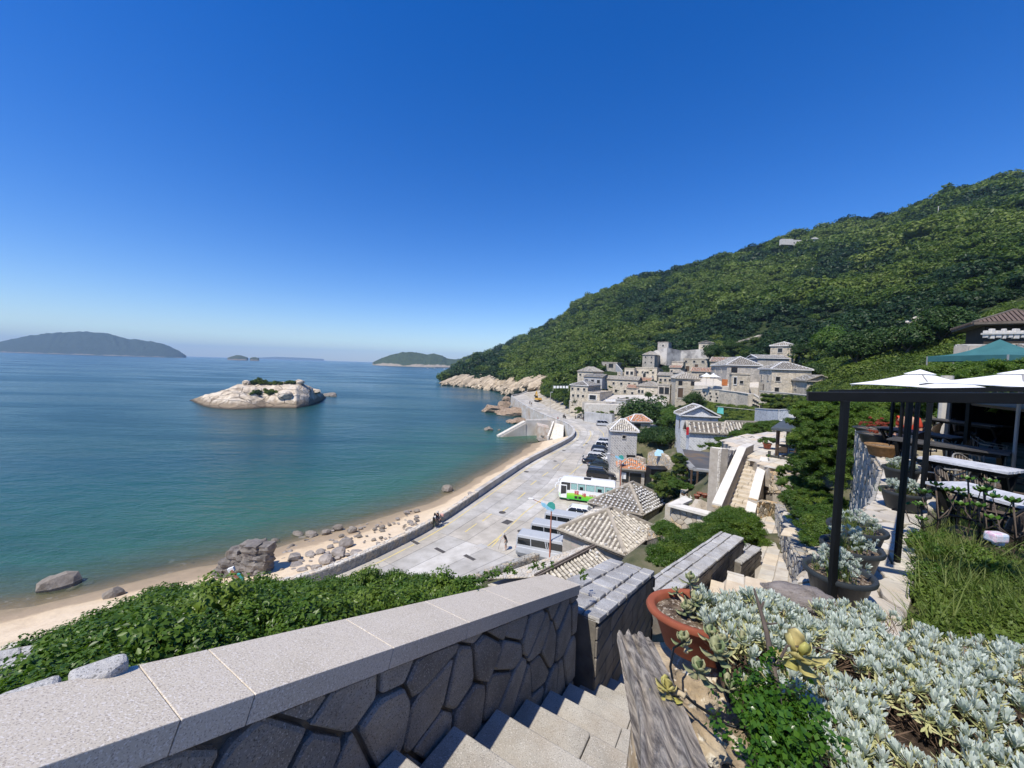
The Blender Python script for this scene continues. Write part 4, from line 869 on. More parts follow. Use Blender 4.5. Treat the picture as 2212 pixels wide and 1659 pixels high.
# ---- beach boulders
BR=[rockmesh('boulder',200+k,2,11,(1,.85,.62),.05) for k in range(9)]
for b_ in BR:b_.materials.append(ROCK_G)
ROCK_T=mat('pale grey beach boulder',[(.17,.15,.13),(.28,.25,.22),(.36,.33,.30)],1.6,.88,.8,8,rand=.15,bd=.06)
BR2=[rockmesh('boulder',220+k,2,11,(1,.8,.6),.05) for k in range(6)]
for b_ in BR2:b_.materials.append(ROCK_T)
def bz(u,v):    # beach height where the ray meets the sand
    z_=.8
    for _ in range(4):
        p=G(u,v,z_);i=int(np.argmin(np.hypot(wbeach[:,0]-p[0],wbeach[:,1]-p[1])));dW=hypot(*(wbeach[i]-p)[:2]);j=int(np.argmin(np.hypot(SHORE[:,0]-p[0],SHORE[:,1]-p[1])));dS=hypot(*(SHORE[j]-p)[:2])
        f=dW/(dW+dS);z_=float(np.interp(f,[0,.15,.35,.55,.72,.86,1],[3.2,2.9,2.2,1.5,1.0,.5,0]))
        inside=np.dot((p-SHORE[j])[:2],(wbeach[i]-SHORE[j])[:2])>0
        if not inside:z_=-min(2.5,dS*.09)
    return G(u,v,z_)
def beach_rock(u,v,wpx,lab,lib=BR,h=1.0,group=None,k=0,rz=None):
    p=bz(u,v);s_=wpx*p[1]/FPX/2;me=lib[k % len(lib)];o=bpy.data.objects.new('boulder',me);COL.objects.link(o);o.location=(p[0],p[1]+s_*.5,p[2]+s_*.22*h);o.scale=(s_,s_*1.0,s_*1.0*h);o.rotation_euler=(rng.uniform(-.2,.2),rng.uniform(-.2,.2),rng.uniform(-.5,.5) if rz is None else rz);return tag(o,lab,'boulder',group)
named=[(105,1281,78,'large tan flat topped boulder standing in the shallows farthest left',BR,1.25),(231,1296,46,'slanting brown boulder at the water line below the large tan boulder',BR,1.1),(148,1276,26,'small dark rock just breaking the water beside the tan boulder',BR,.5),(184,1263,24,'rock lying just under the water by the shore',BR,.3),(274,1213,38,'dark rock with a white splash in the shallows',BR,.45),(415,1217,8,'tiny dark stone in the shallows left of the cracked rock',BR,.8),
  (964,1064,31,'round brown boulder in the water nearest the sand strip',BR,1.35),(929,1051,15,'small brown rock left of the round boulder',BR,.8),(1005,1077,11,'small stone on the sand right of the round boulder',BR2,1),(998,1101,20,'round grey boulder half sunk in sand behind the sea wall',BR2,1.3),(1016,1069,17,'flat grey stone close to the far sea wall',BR2,.9),
  (742,1184,36,'large dark grey boulder in the middle of the stone field',BR2,1.35),(768,1202,36,'long grey boulder touching the sea wall',BR2,1.0),(728,1204,40,'broad grey boulder near the sea wall',BR2,1.25),(697,1218,44,'jagged grey slab boulder in the sand',BR2,1.1),(629,1215,42,'cracked pale boulder nearest the big cracked rock',BR2,1.2),(667,1203,26,'grey boulder beside the cracked pale boulder',BR2,1.1),(688,1198,22,'dark grey boulder between two broad ones',BR2,1.2),
  (682,1232,30,'pale triangular boulder at the foot of the sea wall',BR2,1.0),(650,1235,26,'flat pale slab lying in dry sand',BR2,.6),(634,1226,34,'thin flat slab on dry sand',BR2,.5),(883,1153,26,'pale rounded boulder leaning on the sea wall',BR2,1.5),(668,1161,28,'dark wet boulder breaking the ripples',BR,1.2),(640,1160,30,'low dark wet rocks in the ripples',BR,.8),(700,1156,26,'dark boulder leaning in the foam',BR,1.1),(592,1173,22,'small brown boulder right of the cracked rock',BR,1.1),(760,1151,24,'pyramid shaped brown boulder at the water edge',BR,1.2),(727,1145,26,'dark wedge shaped rock in the foam',BR,1.1)]
for k,(u,v,wpx,lab,lib,h_) in enumerate(named):beach_rock(u,v,wpx,lab,lib,h_,None,k)
r2=random.Random(21)
for k in range(120):
    f=r2.random();u=600+f*300;vtop=np.interp(u,[590,700,800,900],[1190,1152,1130,1100]);vbot=np.interp(u,[590,680,780,860,905],[1236,1236,1196,1160,1128]);v=r2.uniform(vtop,vbot)
    lb_=r2.random()<.45;wp=r2.choice((5,6,7,8,9,11,13,16));fv=(v-vtop)/max(1,vbot-vtop);beach_rock(u,v,wp,('brown ' if lb_ else 'pale grey ')+('pebble' if wp<8 else 'loose stone' if wp<12 else 'squat boulder')+(' in wet sand' if fv<.35 else ' amid the stones' if fv<.7 else ' close to the sea wall')+(', left end of stone field' if u<700 else ', middle of stone field' if u<800 else ', right end of stone field'),BR if lb_ else BR2,r2.uniform(.6,1.2),'loose stones strewn on the beach',k)
for k in range(26):
    u=r2.uniform(560,900);v=np.interp(u,[560,700,800,900],[1168,1140,1118,1086])-r2.uniform(2,22)
    p=G(u,v,-.75);me=BR[k % 9];o=bpy.data.objects.new('sunken_rock',me);COL.objects.link(o);s_=r2.uniform(10,34)*p[1]/FPX/2;o.location=(p[0],p[1],-.12-s_*.36);o.scale=(s_*1.5,s_,s_*.5);tag(o,'dark rock lying under the shallow water off the stony beach','rock','sunken rocks off the stony beach')
# cracked rock: a stack of fissured blocks, one mass
CR=T('cracked_rock','big dark grey outcrop split by deep cracks on the sand, tallest rock of the beach','rock',tuple(bz(522,1240)))
mb=MB();base=bz(522,1236);s_=base[1]/FPX;r3=random.Random(2);ROCK_D=mat('dark cracked rock',[(.10,.09,.08),(.18,.165,.15),(.27,.25,.23)],1.0,.9,.9,6,rand=.14,bd=.08,stain=(1.2,(.22,.18,.13),.5))
blocks=[]
for ci,(x0,x1,ztop) in enumerate(((-52,-35,36),(-37,-14,62),(-16,10,80),(8,34,88),(32,56,82))):
    nz_=2 if ci==0 else 3 if ci<2 else 4;zb=-6
    for kz in range(nz_):
        zt=-6+(ztop+6)*(kz+1)/nz_+r3.uniform(-4,4);lean=(kz+.5)/nz_*16;blocks.append(((x0+x1)/2+lean*.6+r3.uniform(-2,2),r3.uniform(-6,2)+(kz*5 if ci<3 else 2),(zb+zt)/2,(x1-x0)/2*1.12,17+r3.uniform(-3,3),(zt-zb)/2*1.1));zb=zt
for k,(x,y,z_,a,b,c_) in enumerate(blocks):
    bm=bmesh.new();bmesh.ops.create_cube(bm,size=2);bmesh.ops.subdivide_edges(bm,edges=bm.edges,cuts=4,use_grid_fill=True)
    for v in bm.verts:
        q=v.co.copy();l=max(abs(q.x),abs(q.y),abs(q.z));sph=q.normalized()*1.25;q=q*.72+sph*.28;nn=1+.30*fbm(q.x*1.1+k*7,q.y*1.1,q.z*1.1)+.06*fbm(q.x*5+k,q.y*5,q.z*5);v.co=Vector(((x+q.x*a*nn)*s_,(y+q.y*b*nn)*s_,(z_*.80+q.z*c_*.82*nn)*s_))
    mb.add([tuple(v.co) for v in bm.verts],[tuple(v.index for v in f.verts) for f in bm.faces]);bm.free()
o=mb.build('rock_blocks',ROCK_D,CR,smooth=False)
# ================================================================== VILLAGE HOUSES
_fm=MB().box((0,0,0),(1,1,1))
def window_part(parent,P,ax,w_,h_,kind='w'):
    """opening on a wall: surround and dark pane; ax = 'f' (faces -y) or 's' (faces +x)"""
    rz=0 if ax=='f' else pi/2
    o=bpy.data.objects.new('window' if kind != 'd' else 'door',WIN_ME[kind]);COL.objects.link(o);o.parent=parent;o.location=tuple(map(float,P));o.rotation_euler=(0,0,rz);o.scale=(w_,1,h_)
    p=bpy.data.objects.new('pane' if kind != 'd' else 'leaf',PANE_ME if kind != 'd' else LEAF_ME);COL.objects.link(p);p.parent=o
def _ring(w_,d):
    mb=MB();mb.box((0,-d/2,.5+w_/2),(1+2*w_,d+.06,w_));mb.box((0,-d/2,-.5-w_/2),(1+2*w_,d+.06,w_));mb.box((-.5-w_/2,-d/2,0),(w_,d,1));mb.box((.5+w_/2,-d/2,0),(w_,d,1));return mb
def _me(mb,name,m):me=bpy.data.meshes.new(name);me.from_pydata(mb.v,[],mb.f);me.update();me.materials.append(m);return me
WIN_ME={'w':_me(_ring(.13,.10),'window',FRAME),'d':_me(_ring(.10,.10),'door',FRAME),'o':_me(_ring(.05,.03),'window',WOODF),'b':_me(_ring(.09,.14),'window',WHITE)}
PANE_ME=_me(MB().box((0,-.01,0),(1,.06,1)),'pane',PANE);LEAF_ME=_me(MB().box((0,-.01,0),(1,.06,1)),'leaf',WOODF)
def slope(roof,a,b,c,d,tile,sp=.42,press=.9,rib=.13,seed=1,single=0,name='tile_row',bedm=None,pm=None):
    """a->b eave, d->c ridge (world or local points all in the same space as roof's parent)"""
    r=random.Random(seed);a,b,c,d=(V3(*p) for p in (a,b,c,d));U=unit(b-a);N_=np.cross(U,(c+d)/2-a);N_=unit(N_);
    if N_[2]<0:N_=-N_
    Vv=unit(np.cross(N_,U));
    if Vv[2]<0:Vv=-Vv
    to=lambda p:(float((p-a)@U),float((p-a)@Vv));poly=[to(p) for p in (a,b,c,d)]
    if hypot(poly[2][0]-poly[3][0],poly[2][1]-poly[3][1])<.05:poly=poly[:3]
    poly=ccw(poly);s0=min(p[0] for p in poly);s1=max(p[0] for p in poly);rows=MB();st=MB();s=s0+sp*.5;cnt=0
    while s<s1-.1:
        ts=[]
        for i in range(len(poly)):
            p,q=poly[i],poly[(i+1) % len(poly)]
            if (p[0]-s)*(q[0]-s)<0:ts.append(p[1]+(q[1]-p[1])*(s-p[0])/(q[0]-p[0]))
        if len(ts)>=2:
            t0,t1=min(ts)-.05,max(ts)-.05
            if t1-t0>.3:
                if single:     # individually laid cover tiles
                    t=t0
                    while t<t1-.1:
                        L=min(single*r.uniform(.9,1.1),t1-t);A=a+U*s+Vv*t+N_*.02;B=a+U*(s+r.uniform(-.015,.015))+Vv*(t+L+.02)+N_*.0
                        q=[];w0=rib*r.uniform(.9,1.1)
                        for P_,ww in ((A,w0*1.1),(B,w0*.85)):
                            for k in range(5):an=pi*k/4;q.append(P_+U*ww*cos(an)+N_*ww*1.0*sin(an))
                        ff=[(k,k+1,6+k,5+k) for k in range(4)]+[(0,5,9,4),(4,3,2,1,0),(5,6,7,8,9)]
                        m_=MB();m_.add(q,ff);TILES.append((m_,roof,tile,float(np.sum((A+OFFS-CAM)**2))));cnt+=1;t+=L
                        if r.random()<.10:st.box(tuple(A+Vv*L*.5+N_*(w0+.05)),(.2,.15,.1),r.uniform(0,3))
                else:
                    rows.beam(a+U*s+Vv*t0,a+U*s+Vv*t1,rib*1.3,rib*1.6,N_)
                    if press:
                        t=t0+r.uniform(.1,press)
                        while t<t1-.1:
                            e=r.uniform(.11,.2);st.box(tuple(a+U*s+Vv*t+N_*(rib*.8+e*.3)),(e*1.3,e,e*.8),r.uniform(0,3));t+=press*r.uniform(.7,1.3)
        s+=sp*r.uniform(.94,1.06)
    if rows.n:rows.build('tile_rows',tile,roof,kind='stuff')
    if st.n:st.build('pressing_stones',pm or PRESS,roof,kind='stuff')
TILES=[];OFFS=V3(0,0,0)
def ridgeline(mb,a,b,w_=.22,h_=.2):mb.beam(V3(*a)+V3(0,0,.04),V3(*b)+V3(0,0,.04),w_,h_)
def xline(C,e,u,v):   # distance along e from C (2-D) to the vertical plane through the camera that holds pixel u
    r_=ray(u,v);return-(C[0]*r_[1]-C[1]*r_[0])/(e[0]*r_[1]-e[1]*r_[0])
def house(label,u0,uc,u2,vt,vb,Y,yaw,roof='hip',rise=1.2,m=None,tile=None,win=(),name='stone_house',dmin=3.0,dmax=13,ov=.28,ridge=None,base_extra=4,seed=1,cat='house',group=None,sp=.45):
    m=m or W_TAN;tile=tile or TILE_G;ridge=ridge or RIDGE;ya=radians(yaw);C=D(uc,vb,Y);zt=hz(C,vt,uc);H_=zt-C[2];e1=(cos(ya),sin(ya));e2=(-sin(ya),cos(ya))
    W_=abs(xline(C,(-e1[0],-e1[1]),u0,vb)) if u0 is not None else 4;Dp=xline(C,e2,u2,vb) if u2 is not None else 5
    W_=min(max(W_,1.5),30);Dp=dmin if (Dp<dmin) else min(Dp,dmax)
    h=T(name,label,cat,tuple(C),ya,group);mb=MB();mb.box((-W_/2,Dp/2,H_/2-base_extra/2),(W_,Dp,H_+base_extra));mb.build('wall',m,h)
    for (ax,s,t,ww,hh,kd) in win:
        P=(-W_*(1-s),-.0,H_*t) if ax=='f' else (0.0,Dp*s,H_*t);window_part(h,P,ax,ww,hh,kd)
    o_=ov;x0,x1,y0,y1=-W_-o_,o_,-o_,Dp+o_;z0=H_
    if roof=='flat':
        r_=MB();r_.box((-W_/2,Dp/2,H_+.06),(W_+.25,Dp+.25,.14));rf=r_.build('roof',RIDGE,h);
        r_=MB()
        for q,dd in (((-W_/2,.1,H_+.25),(W_+.1,.2,.3)),((-W_/2,Dp-.1,H_+.25),(W_+.1,.2,.3)),((-.1,Dp/2,H_+.25),(.2,Dp-.3,.28)),((-W_+.1,Dp/2,H_+.25),(.2,Dp-.3,.28))):r_.box(q,dd)
        r_.build('parapet',m,rf);return h
    r_=MB();r_.slab([(x0,y0,z0+.12),(x1,y0,z0+.12),(x1,y1,z0+.12),(x0,y1,z0+.12)],.18)
    R=[]
    if roof=='hip':
        if W_>Dp:l=(W_-Dp)/2*.9+.3;ra,rb=(-W_/2-l,Dp/2,z0+rise+.12),(-W_/2+l,Dp/2,z0+rise+.12);planes=[((x0,y0),(x1,y0),rb,ra),((x1,y0),(x1,y1),rb,rb),((x1,y1),(x0,y1),ra,rb),((x0,y1),(x0,y0),ra,ra)]
        else:l=(Dp-W_)/2*.9+.3;ra,rb=(-W_/2,Dp/2-l,z0+rise+.12),(-W_/2,Dp/2+l,z0+rise+.12);planes=[((x0,y0),(x1,y0),ra,ra),((x1,y0),(x1,y1),rb,ra),((x1,y1),(x0,y1),rb,rb),((x0,y1),(x0,y0),ra,rb)]
        for p in planes:R.append((p[0],p[2]));
        hips=[((x0,y0),ra),((x1,y0),planes[0][2]),((x1,y1),rb),((x0,y1),planes[3][2])]
    elif roof=='gx':  # ridge along x, slopes face -y and +y
        ra,rb=(x0,Dp/2,z0+rise+.12),(x1,Dp/2,z0+rise+.12);planes=[((x0,y0),(x1,y0),rb,ra),((x1,y1),(x0,y1),ra,rb)];hips=[]
        for xx in (-W_+.01,-.01):m_=MB();m_.add([(xx,0,z0),(xx,Dp,z0),(xx,Dp/2,z0+rise),(xx-.2*(1 if xx>-1 else-1),0,z0),(xx-.2*(1 if xx>-1 else-1),Dp,z0),(xx-.2*(1 if xx>-1 else-1),Dp/2,z0+rise)],[(0,1,2),(5,4,3),(0,2,5,3),(2,1,4,5)]);m_.build('gable',m,h)
    else:               # 'gy': ridge along y, gable on the front
        ra,rb=(-W_/2,y0,z0+rise+.12),(-W_/2,y1,z0+rise+.12);planes=[((x1,y0),(x1,y1),rb,ra),((x0,y1),(x0,y0),ra,rb)];hips=[]
        m_=MB();m_.add([(-W_,0,z0),(0,0,z0),(-W_/2,0,z0+rise),(-W_,.25,z0),(0,.25,z0),(-W_/2,.25,z0+rise)],[(0,1,2),(5,4,3),(0,2,5,3),(2,1,4,5)]);m_.build('gable',m,h)
    for p in planes:
        a,b,c,d=(p[0][0],p[0][1],z0+.12),(p[1][0],p[1][1],z0+.12),p[2],p[3]
        r_.add([a,b,c,d,(a[0],a[1],a[2]-.1),(b[0],b[1],b[2]-.1),(c[0],c[1],c[2]-.1),(d[0],d[1],d[2]-.1)],[(0,1,2,3),(7,6,5,4),(0,4,5,1),(1,5,6,2),(3,7,4,0)])
    rf=r_.build('roof',TILE_BED,h)
    for k,p in enumerate(planes):slope(rf,(p[0][0],p[0][1],z0+.14),(p[1][0],p[1][1],z0+.14),p[2],p[3],tile,sp,0 if 'brown' in tile.name else .9,seed=seed*7+k)
    rr_=MB();ridgeline(rr_,ra,rb,.3,.24)
    for q,e in hips:ridgeline(rr_,(q[0],q[1],z0+.16),e)
    rr_.beam((x0,y0,z0+.1),(x1,y0,z0+.1),.16,.2);rr_.beam((x1,y0,z0+.1),(x1,y1,z0+.1),.16,.2)
    if roof=='gx':
        for xx in (x0,x1):rr_.beam((xx,y0,z0+.22),(xx,Dp/2,z0+rise+.22),.3,.18);rr_.beam((xx,y1,z0+.22),(xx,Dp/2,z0+rise+.22),.3,.18)
    if roof=='gy':
        rr_.beam((x0,y0,z0+.22),(-W_/2,y0,z0+rise+.22),.3,.18);rr_.beam((x1,y0,z0+.22),(-W_/2,y0,z0+rise+.22),.3,.18)
    rr_.build('ridge',ridge,rf);return h
W3=lambda ax,t,n,a=.18,b=.82,w_=.8,h_=.9,kd='w':[(ax,a+(b-a)*k/max(1,n-1) if n>1 else (a+b)/2,t,w_,h_,kd) for k in range(n)]
VY=-33
house('small hip roofed stone house at the lower left corner of the village',1231,1268.6,1302,834,869,140,VY,'hip',1.5,W_TAN,win=W3('f',.78,3,.12,.8)+W3('f',.36,3,.18,.75)+W3('s',.7,1),ridge=RIDGE_W,seed=1)
house('plain pale rendered two storey house with three square windows behind the lower left house',1260,1299.6,1314,815,852,152,VY,'gx',.9,W_PLA,win=W3('f',.74,3,.15,.8,1.1,1.2,'o'),seed=2)
house('low stone house with loose stones on its roof at the upper left of the village',1247,1280,1313,803.5,826,167,VY,'hip',2.2,W_TAN,win=W3('f',.7,2),seed=3,tile=TILE_L)
house('long two storey stone house with a pale slab roof in the village centre left',1302.6,1377,1383,822,858,148,VY,'gx',1.3,W_TAN,tile=TILE_L,win=W3('f',.76,3,.3,.75)+W3('f',.3,4,.12,.9,.9,1.1),seed=4,dmax=7)
house('small stone annex with a bright orange tiled roof in the village centre',1353.5,1377,1383,839,864,140,VY,'gx',1.0,W_TAN,tile=TILE_O,win=W3('f',.55,1),seed=5,dmax=5)
house('stone house with patchy brown tiled roof and paired windows behind the leafy tree',1374,1421,1434,836,866,136,VY,'hip',1.6,W_TAN,tile=TILE_L,win=[('f',.12,.6,.8,1.1,'w'),('f',.28,.6,.8,1.1,'w')],seed=6)
house('orange roofed low house wedged behind the orange annex',1374,1405,1410,824,834,150,VY,'gx',1.2,W_TAN,tile=TILE_O,seed=7,dmax=5)
house('flat roofed stone terrace house with a wide white framed window',1268,1295,1334,850,869,132,VY,'flat',0,W_TAN,win=[('f',.45,.5,2.4,1.6,'b')],seed=8)
house('low flat roofed pale block house beside the leafy tree',1330,1352,1371,866,890,124,VY,'flat',0,W_PLA,win=[('f',.3,.5,.9,1.0,'o'),('f',.75,.5,.8,1.6,'d')],seed=9)
house('tall flat topped three bay masonry house with a white cornice in mid village',1371,1417.6,1446,796,838,170,VY,'flat',0,W_TAN,win=W3('f',.78,4,.1,.82,.8,.9)+[('f',.43,.62,1.2,2.2,'w'),('f',.43,.25,1.2,2.0,'d')]+W3('f',.35,2,.12,.8),seed=10)
house('narrow left wing with three windows joined to the tall flat topped house',1348,1369,1372,797,826,172,VY,'flat',0,W_TAN,win=W3('f',.68,2,.3,.75,1.2,1.5),seed=11,dmax=6)
house('square tower house with four tiny windows and a hipped tile roof',1387,1413,1437,767,793,195,VY,'hip',1.9,W_ASH,tile=TILE_L,win=W3('f',.82,2,.25,.75,.7,.8)+W3('f',.38,2,.25,.75,.7,.8),seed=12)
house('uppermost left low flat hut with dark doorways',1299.6,1333,1360,784,795.5,195,VY,'flat',0,W_GREY,win=[('f',.25,.45,.8,1.6,'d'),('f',.6,.45,2.2,1.9,'o'),('s',.5,.5,1.5,1.6,'o')],seed=13)
house('roofless stone house with empty windows in the middle of the village',1475.6,1527,1534,777,806,165,VY,'flat',0,W_TAN,win=W3('f',.84,3,.1,.8,.9,.9)+[('f',.18,.3,1.5,2.2,'d'),('f',.55,.42,1.4,2.6,'d')],seed=14,dmax=8)
house('left half of the roofless stone ruin with a wall top planter',1450,1475,1480,783,804,163,VY,'flat',0,W_TAN,win=W3('f',.55,2,.25,.7,.9,.9),seed=15,dmax=6)
house('small house with a low gable standing on the pale rock wall',1509,1540,1556,741,757,200,VY,'gy',1.0,W_TAN,win=W3('f',.6,2,.35,.75,.9,1.0),seed=16)
house('narrow stone hut at the left end of the pale rock wall',1420,1443,1450,740,762,205,VY,'flat',0,W_GREY,win=W3('f',.7,1),seed=17)
house('detached hip roofed stone house at the upper right of the village',1663,1717,1726,747.5,772,112,-40,'hip',1.3,W_TAN,tile=TILE_L,win=[('f',.40,.62,1.1,1.2,'w')],seed=18,ridge=RIDGE_W,dmax=7)
house('large hip roofed stone house with a tall upstairs door right of the white parasols',1534,1568,1642,789,838,100,-108,'hip',2.3,W_GREY,win=[('s',.22,.65,1.3,3.0,'o'),('f',.3,.35,.9,2.0,'o'),('s',.62,.6,.9,1.0,'w')]+W3('f',.75,2,.3,.7,.5,1.0),ridge=RIDGE_W,seed=19,dmax=12)
house('big hip roofed stone house with white edged roof at the right end of the village',1638,1665,1750.5,798,846,82,-104,'hip',1.55,W_TAN,win=W3('s',.58,2,.16,.74,.8,.9)+W3('s',.10,2,.15,.72,.8,.9)+W3('f',.62,2,.25,.75,.6,1.0)+[('f',.4,.1,.5,1.8,'o')],ridge=RIDGE_W,seed=20,dmax=11)
house('low curved top stone wing between the two big hip roofed houses',1579,1619,1641,810,840,88,-20,'flat',0,W_TAN,win=[('f',.55,.45,.7,.7,'w'),('f',.2,.55,.6,1.6,'b'),('s',.5,.45,1.0,2.4,'d')],seed=21)
house('right most low stone house with a curved gable end',1708,1742.5,1799,824,850,74,-108,'gx',1.1,W_TAN,win=[('s',.55,.45,.5,1.0,'w'),('f',.3,.5,.7,.8,'w')],seed=22,dmax=7)
house('narrow tall stone house with rubble covered roof and timber door left of the parasols',1447,1458,1510,818,858,112,-106,'hip',1.8,W_TAN,tile=TILE_L,win=[('s',.2,.78,1.0,1.2,'o'),('s',.72,.78,1.0,1.1,'o'),('s',.22,.25,1.4,2.8,'d')],seed=23,dmax=9)
house('low house with a lichened orange roof behind the white parasols',1492.5,1534,1540,804,822,125,VY,'gx',1.3,W_TAN,tile=TILE_O,win=[('f',.5,.5,1.0,1.1,'w')],seed=24,dmax=6)
house('dark sided house with a recessed balcony behind the leafy tree',1420,1446,1452,833,866,121,VY,'flat',0,W_GREY,win=[('f',.3,.65,1.3,2.0,'o'),('f',.75,.65,1.2,2.0,'o')],seed=25)
house('long low tiled house behind the two big hip roofed houses',1612,1636,1704,774,792,110,-106,'gy',1.0,W_GREY,seed=26,dmax=14,ridge=RIDGE_W)
house('brown tiled house behind the big grey sided house',1534,1575,1582,782,800,128,VY,'gx',1.6,W_TAN,tile=TILE_O,seed=27)
house('small square stone tower with flat top between the annex and the ruin',1452,1474,1482,806,834,140,VY,'hip',.9,W_TAN,tile=TILE_L,win=W3('f',.6,2),seed=28,dmax=5)
for lab,pl in (('stone_terrace',((1262,876,131),(1335,878,124),(1440,874,116),(1440,856,133),(1300,856,146))),('stone_terrace',((1300,838,160),(1450,842,150),(1460,826,168),(1310,826,180))),('stone_terrace',((1500,836,104),(1640,842,90),(1640,826,100),(1500,820,120)))):
    mb=MB();q=[D(*a) for a in pl];mb.slab([tuple(p+V3(0,0,.5)) for p in q],3);mb.build(lab,STONE_P,kind='structure')
house('plain stone house with three upper windows in the gap behind the paired window house',1421,1452,1460,812,836,150,VY,'gx',1.1,W_TAN,tile=TILE_L,win=W3('f',.6,3),seed=61,dmax=6)
house('low roofless stone house between the long slab roofed house and the orange annex',1333,1356,1362,806,820,178,VY,'flat',0,W_TAN,win=W3('f',.5,2),seed=62,dmax=6)
house('small tan house with lean roof in front of the left ruin',1446,1470,1478,795,812,158,VY,'gx',.9,W_TAN,tile=TILE_O,win=W3('f',.55,2),seed=63,dmax=5)
# retaining walls, terraces
def wallstrip(name,label,pts,th,m,top=None,kind=None,cat='wall',drop=1.0,parts=None):
    """pts: [(u, vtop, vbot, Y)]"""
    t=T(name,label,cat,tuple(D(pts[0][0],pts[0][2],pts[0][3])));mb=MB();cp=MB();g1=[]
    for k,(u,vt_,vb_,Y) in enumerate(pts):
        B=D(u,vb_,Y);z1=hz(B,vt_,u);g1.append((B,z1))
    P2=[b for b,z_ in g1]
    for k in range(len(g1)-1):
        (A,za),(B,zb)=g1[k],g1[k+1];d=unit((B-A)*V3(1,1,0));n_=V3(-d[1],d[0],0)*th
        if n_[1]<0:n_=-n_
        mb.hexa([(A[0],A[1],A[2]-drop),(B[0],B[1],B[2]-drop),(B[0]+n_[0],B[1]+n_[1],B[2]-drop),(A[0]+n_[0],A[1]+n_[1],A[2]-drop),(A[0],A[1],za),(B[0],B[1],zb),(B[0]+n_[0],B[1]+n_[1],zb),(A[0]+n_[0],A[1]+n_[1],za)])
        if top:e=d*.02;cp.hexa([(A[0]-n_[0]*.12,A[1]-n_[1]*.12,za+.003),(B[0]-n_[0]*.12,B[1]-n_[1]*.12,zb+.003),(B[0]+n_[0]*1.12,B[1]+n_[1]*1.12,zb+.003),(A[0]+n_[0]*1.12,A[1]+n_[1]*1.12,za+.003)]+[(A[0]-n_[0]*.12,A[1]-n_[1]*.12,za+.12),(B[0]-n_[0]*.12,B[1]-n_[1]*.12,zb+.12),(B[0]+n_[0]*1.12,B[1]+n_[1]*1.12,zb+.12),(A[0]+n_[0]*1.12,A[1]+n_[1]*1.12,za+.12)])
    mb.build('wall_body',m,t,world=True)
    if top:cp.build('coping',top,t,world=True)
    return t,g1
wallstrip('retaining_wall','broad concrete retaining wall below the lower left village houses',[(1257,868,889,133),(1290,866,891,130),(1330,869,893,126)],1,W_ASH,None,drop=3)
wallstrip('retaining_wall','low pale cut rock wall beside the parked dark car',[(1262,889,900,126),(1295,893,908,121),(1322,895,912,116)],1,W_PLA,None,drop=2)
DW,gw=wallstrip('terrace_wall','long curved stone terrace wall with rows of drain holes under the parasols',[(1493,842,862,104),(1520,840,868,100),(1560,843,878,94),(1600,848,888,86),(1625,852,896,80),(1640,862,898,79)],1,W_TAN,FRAME,drop=3)
HOLE=_me(MB().box((0,0,0),(.5,.3,.46)),'drain_hole',PANE)
gx_=np.array([b for b,z_ in gw]);zt_=np.array([z_ for b,z_ in gw])
for row,(f0,du) in enumerate(((.72,0),(.50,.2),(.28,.1))):
    for k in range(14):
        f=(k+1+du)/15*5;i=min(int(f),4);q=f-i;B=gx_[i]*(1-q)+gx_[i+1]*q;z_=zt_[i]*(1-q)+zt_[i+1]*q;d=unit((gx_[i+1]-gx_[i])*V3(1,1,0));nn=V3(d[1],-d[0],0);nn=nn if nn[1]<0 else-nn
        P=V3(B[0],B[1],B[2]+(z_-B[2])*f0)+nn*(-.08);o=bpy.data.objects.new('drain_hole',HOLE);COL.objects.link(o);o.parent=DW;o.location=tuple(P-V3(*DW.location));o.rotation_euler=(0,0,atan2(d[1],d[0]))
wallstrip('rock_wall','pale blasted rock wall high above the village, dark in its middle',[(1395,765,778,208),(1415,757,772,206),(1440,751,777,200),(1470,757,776,204),(1503,755,772,202),(1530,753,764,200),(1552,754,763,200)],2,mat('blasted rock face',[(.10,.10,.10),(.30,.28,.26),(.62,.58,.52),(.68,.65,.6)],.18,.9,.8,2,bd=.3),None,drop=3)
wallstrip('garden_wall','pale grey curved garden wall below the clipped hedges',[(1637,883,912,62),(1665,885,912,56),(1690,886,908,52),(1712,885,905,50),(1738,883,903,48)],.5,W_WHT,WHITE_ST,drop=2)
wallstrip('terrace_edge','thin stone terrace edge in front of the big right hand house',[(1640,845,853,78),(1700,850,858,72),(1760,856,864,66),(1800,861,868,62)],.6,W_TAN,FRAME,drop=2)
wallstrip('stair_wall','white lane wall running up between the houses at the far left',[(1332,786,796,190),(1345,801,810,178)],.5,W_PLA,None,drop=1)
pp=[hillpoint(u,v)+V3(0,0,.8) for u,v in ((1575,752),(1600,745),(1625,738),(1640,733),(1652,730))]
mb=MB()
for a,b in zip(pp[:-1],pp[1:]):mb.beam(a,b,3,1.2)
mb.build('earth_track',MATS['dusty verge'],kind='structure')
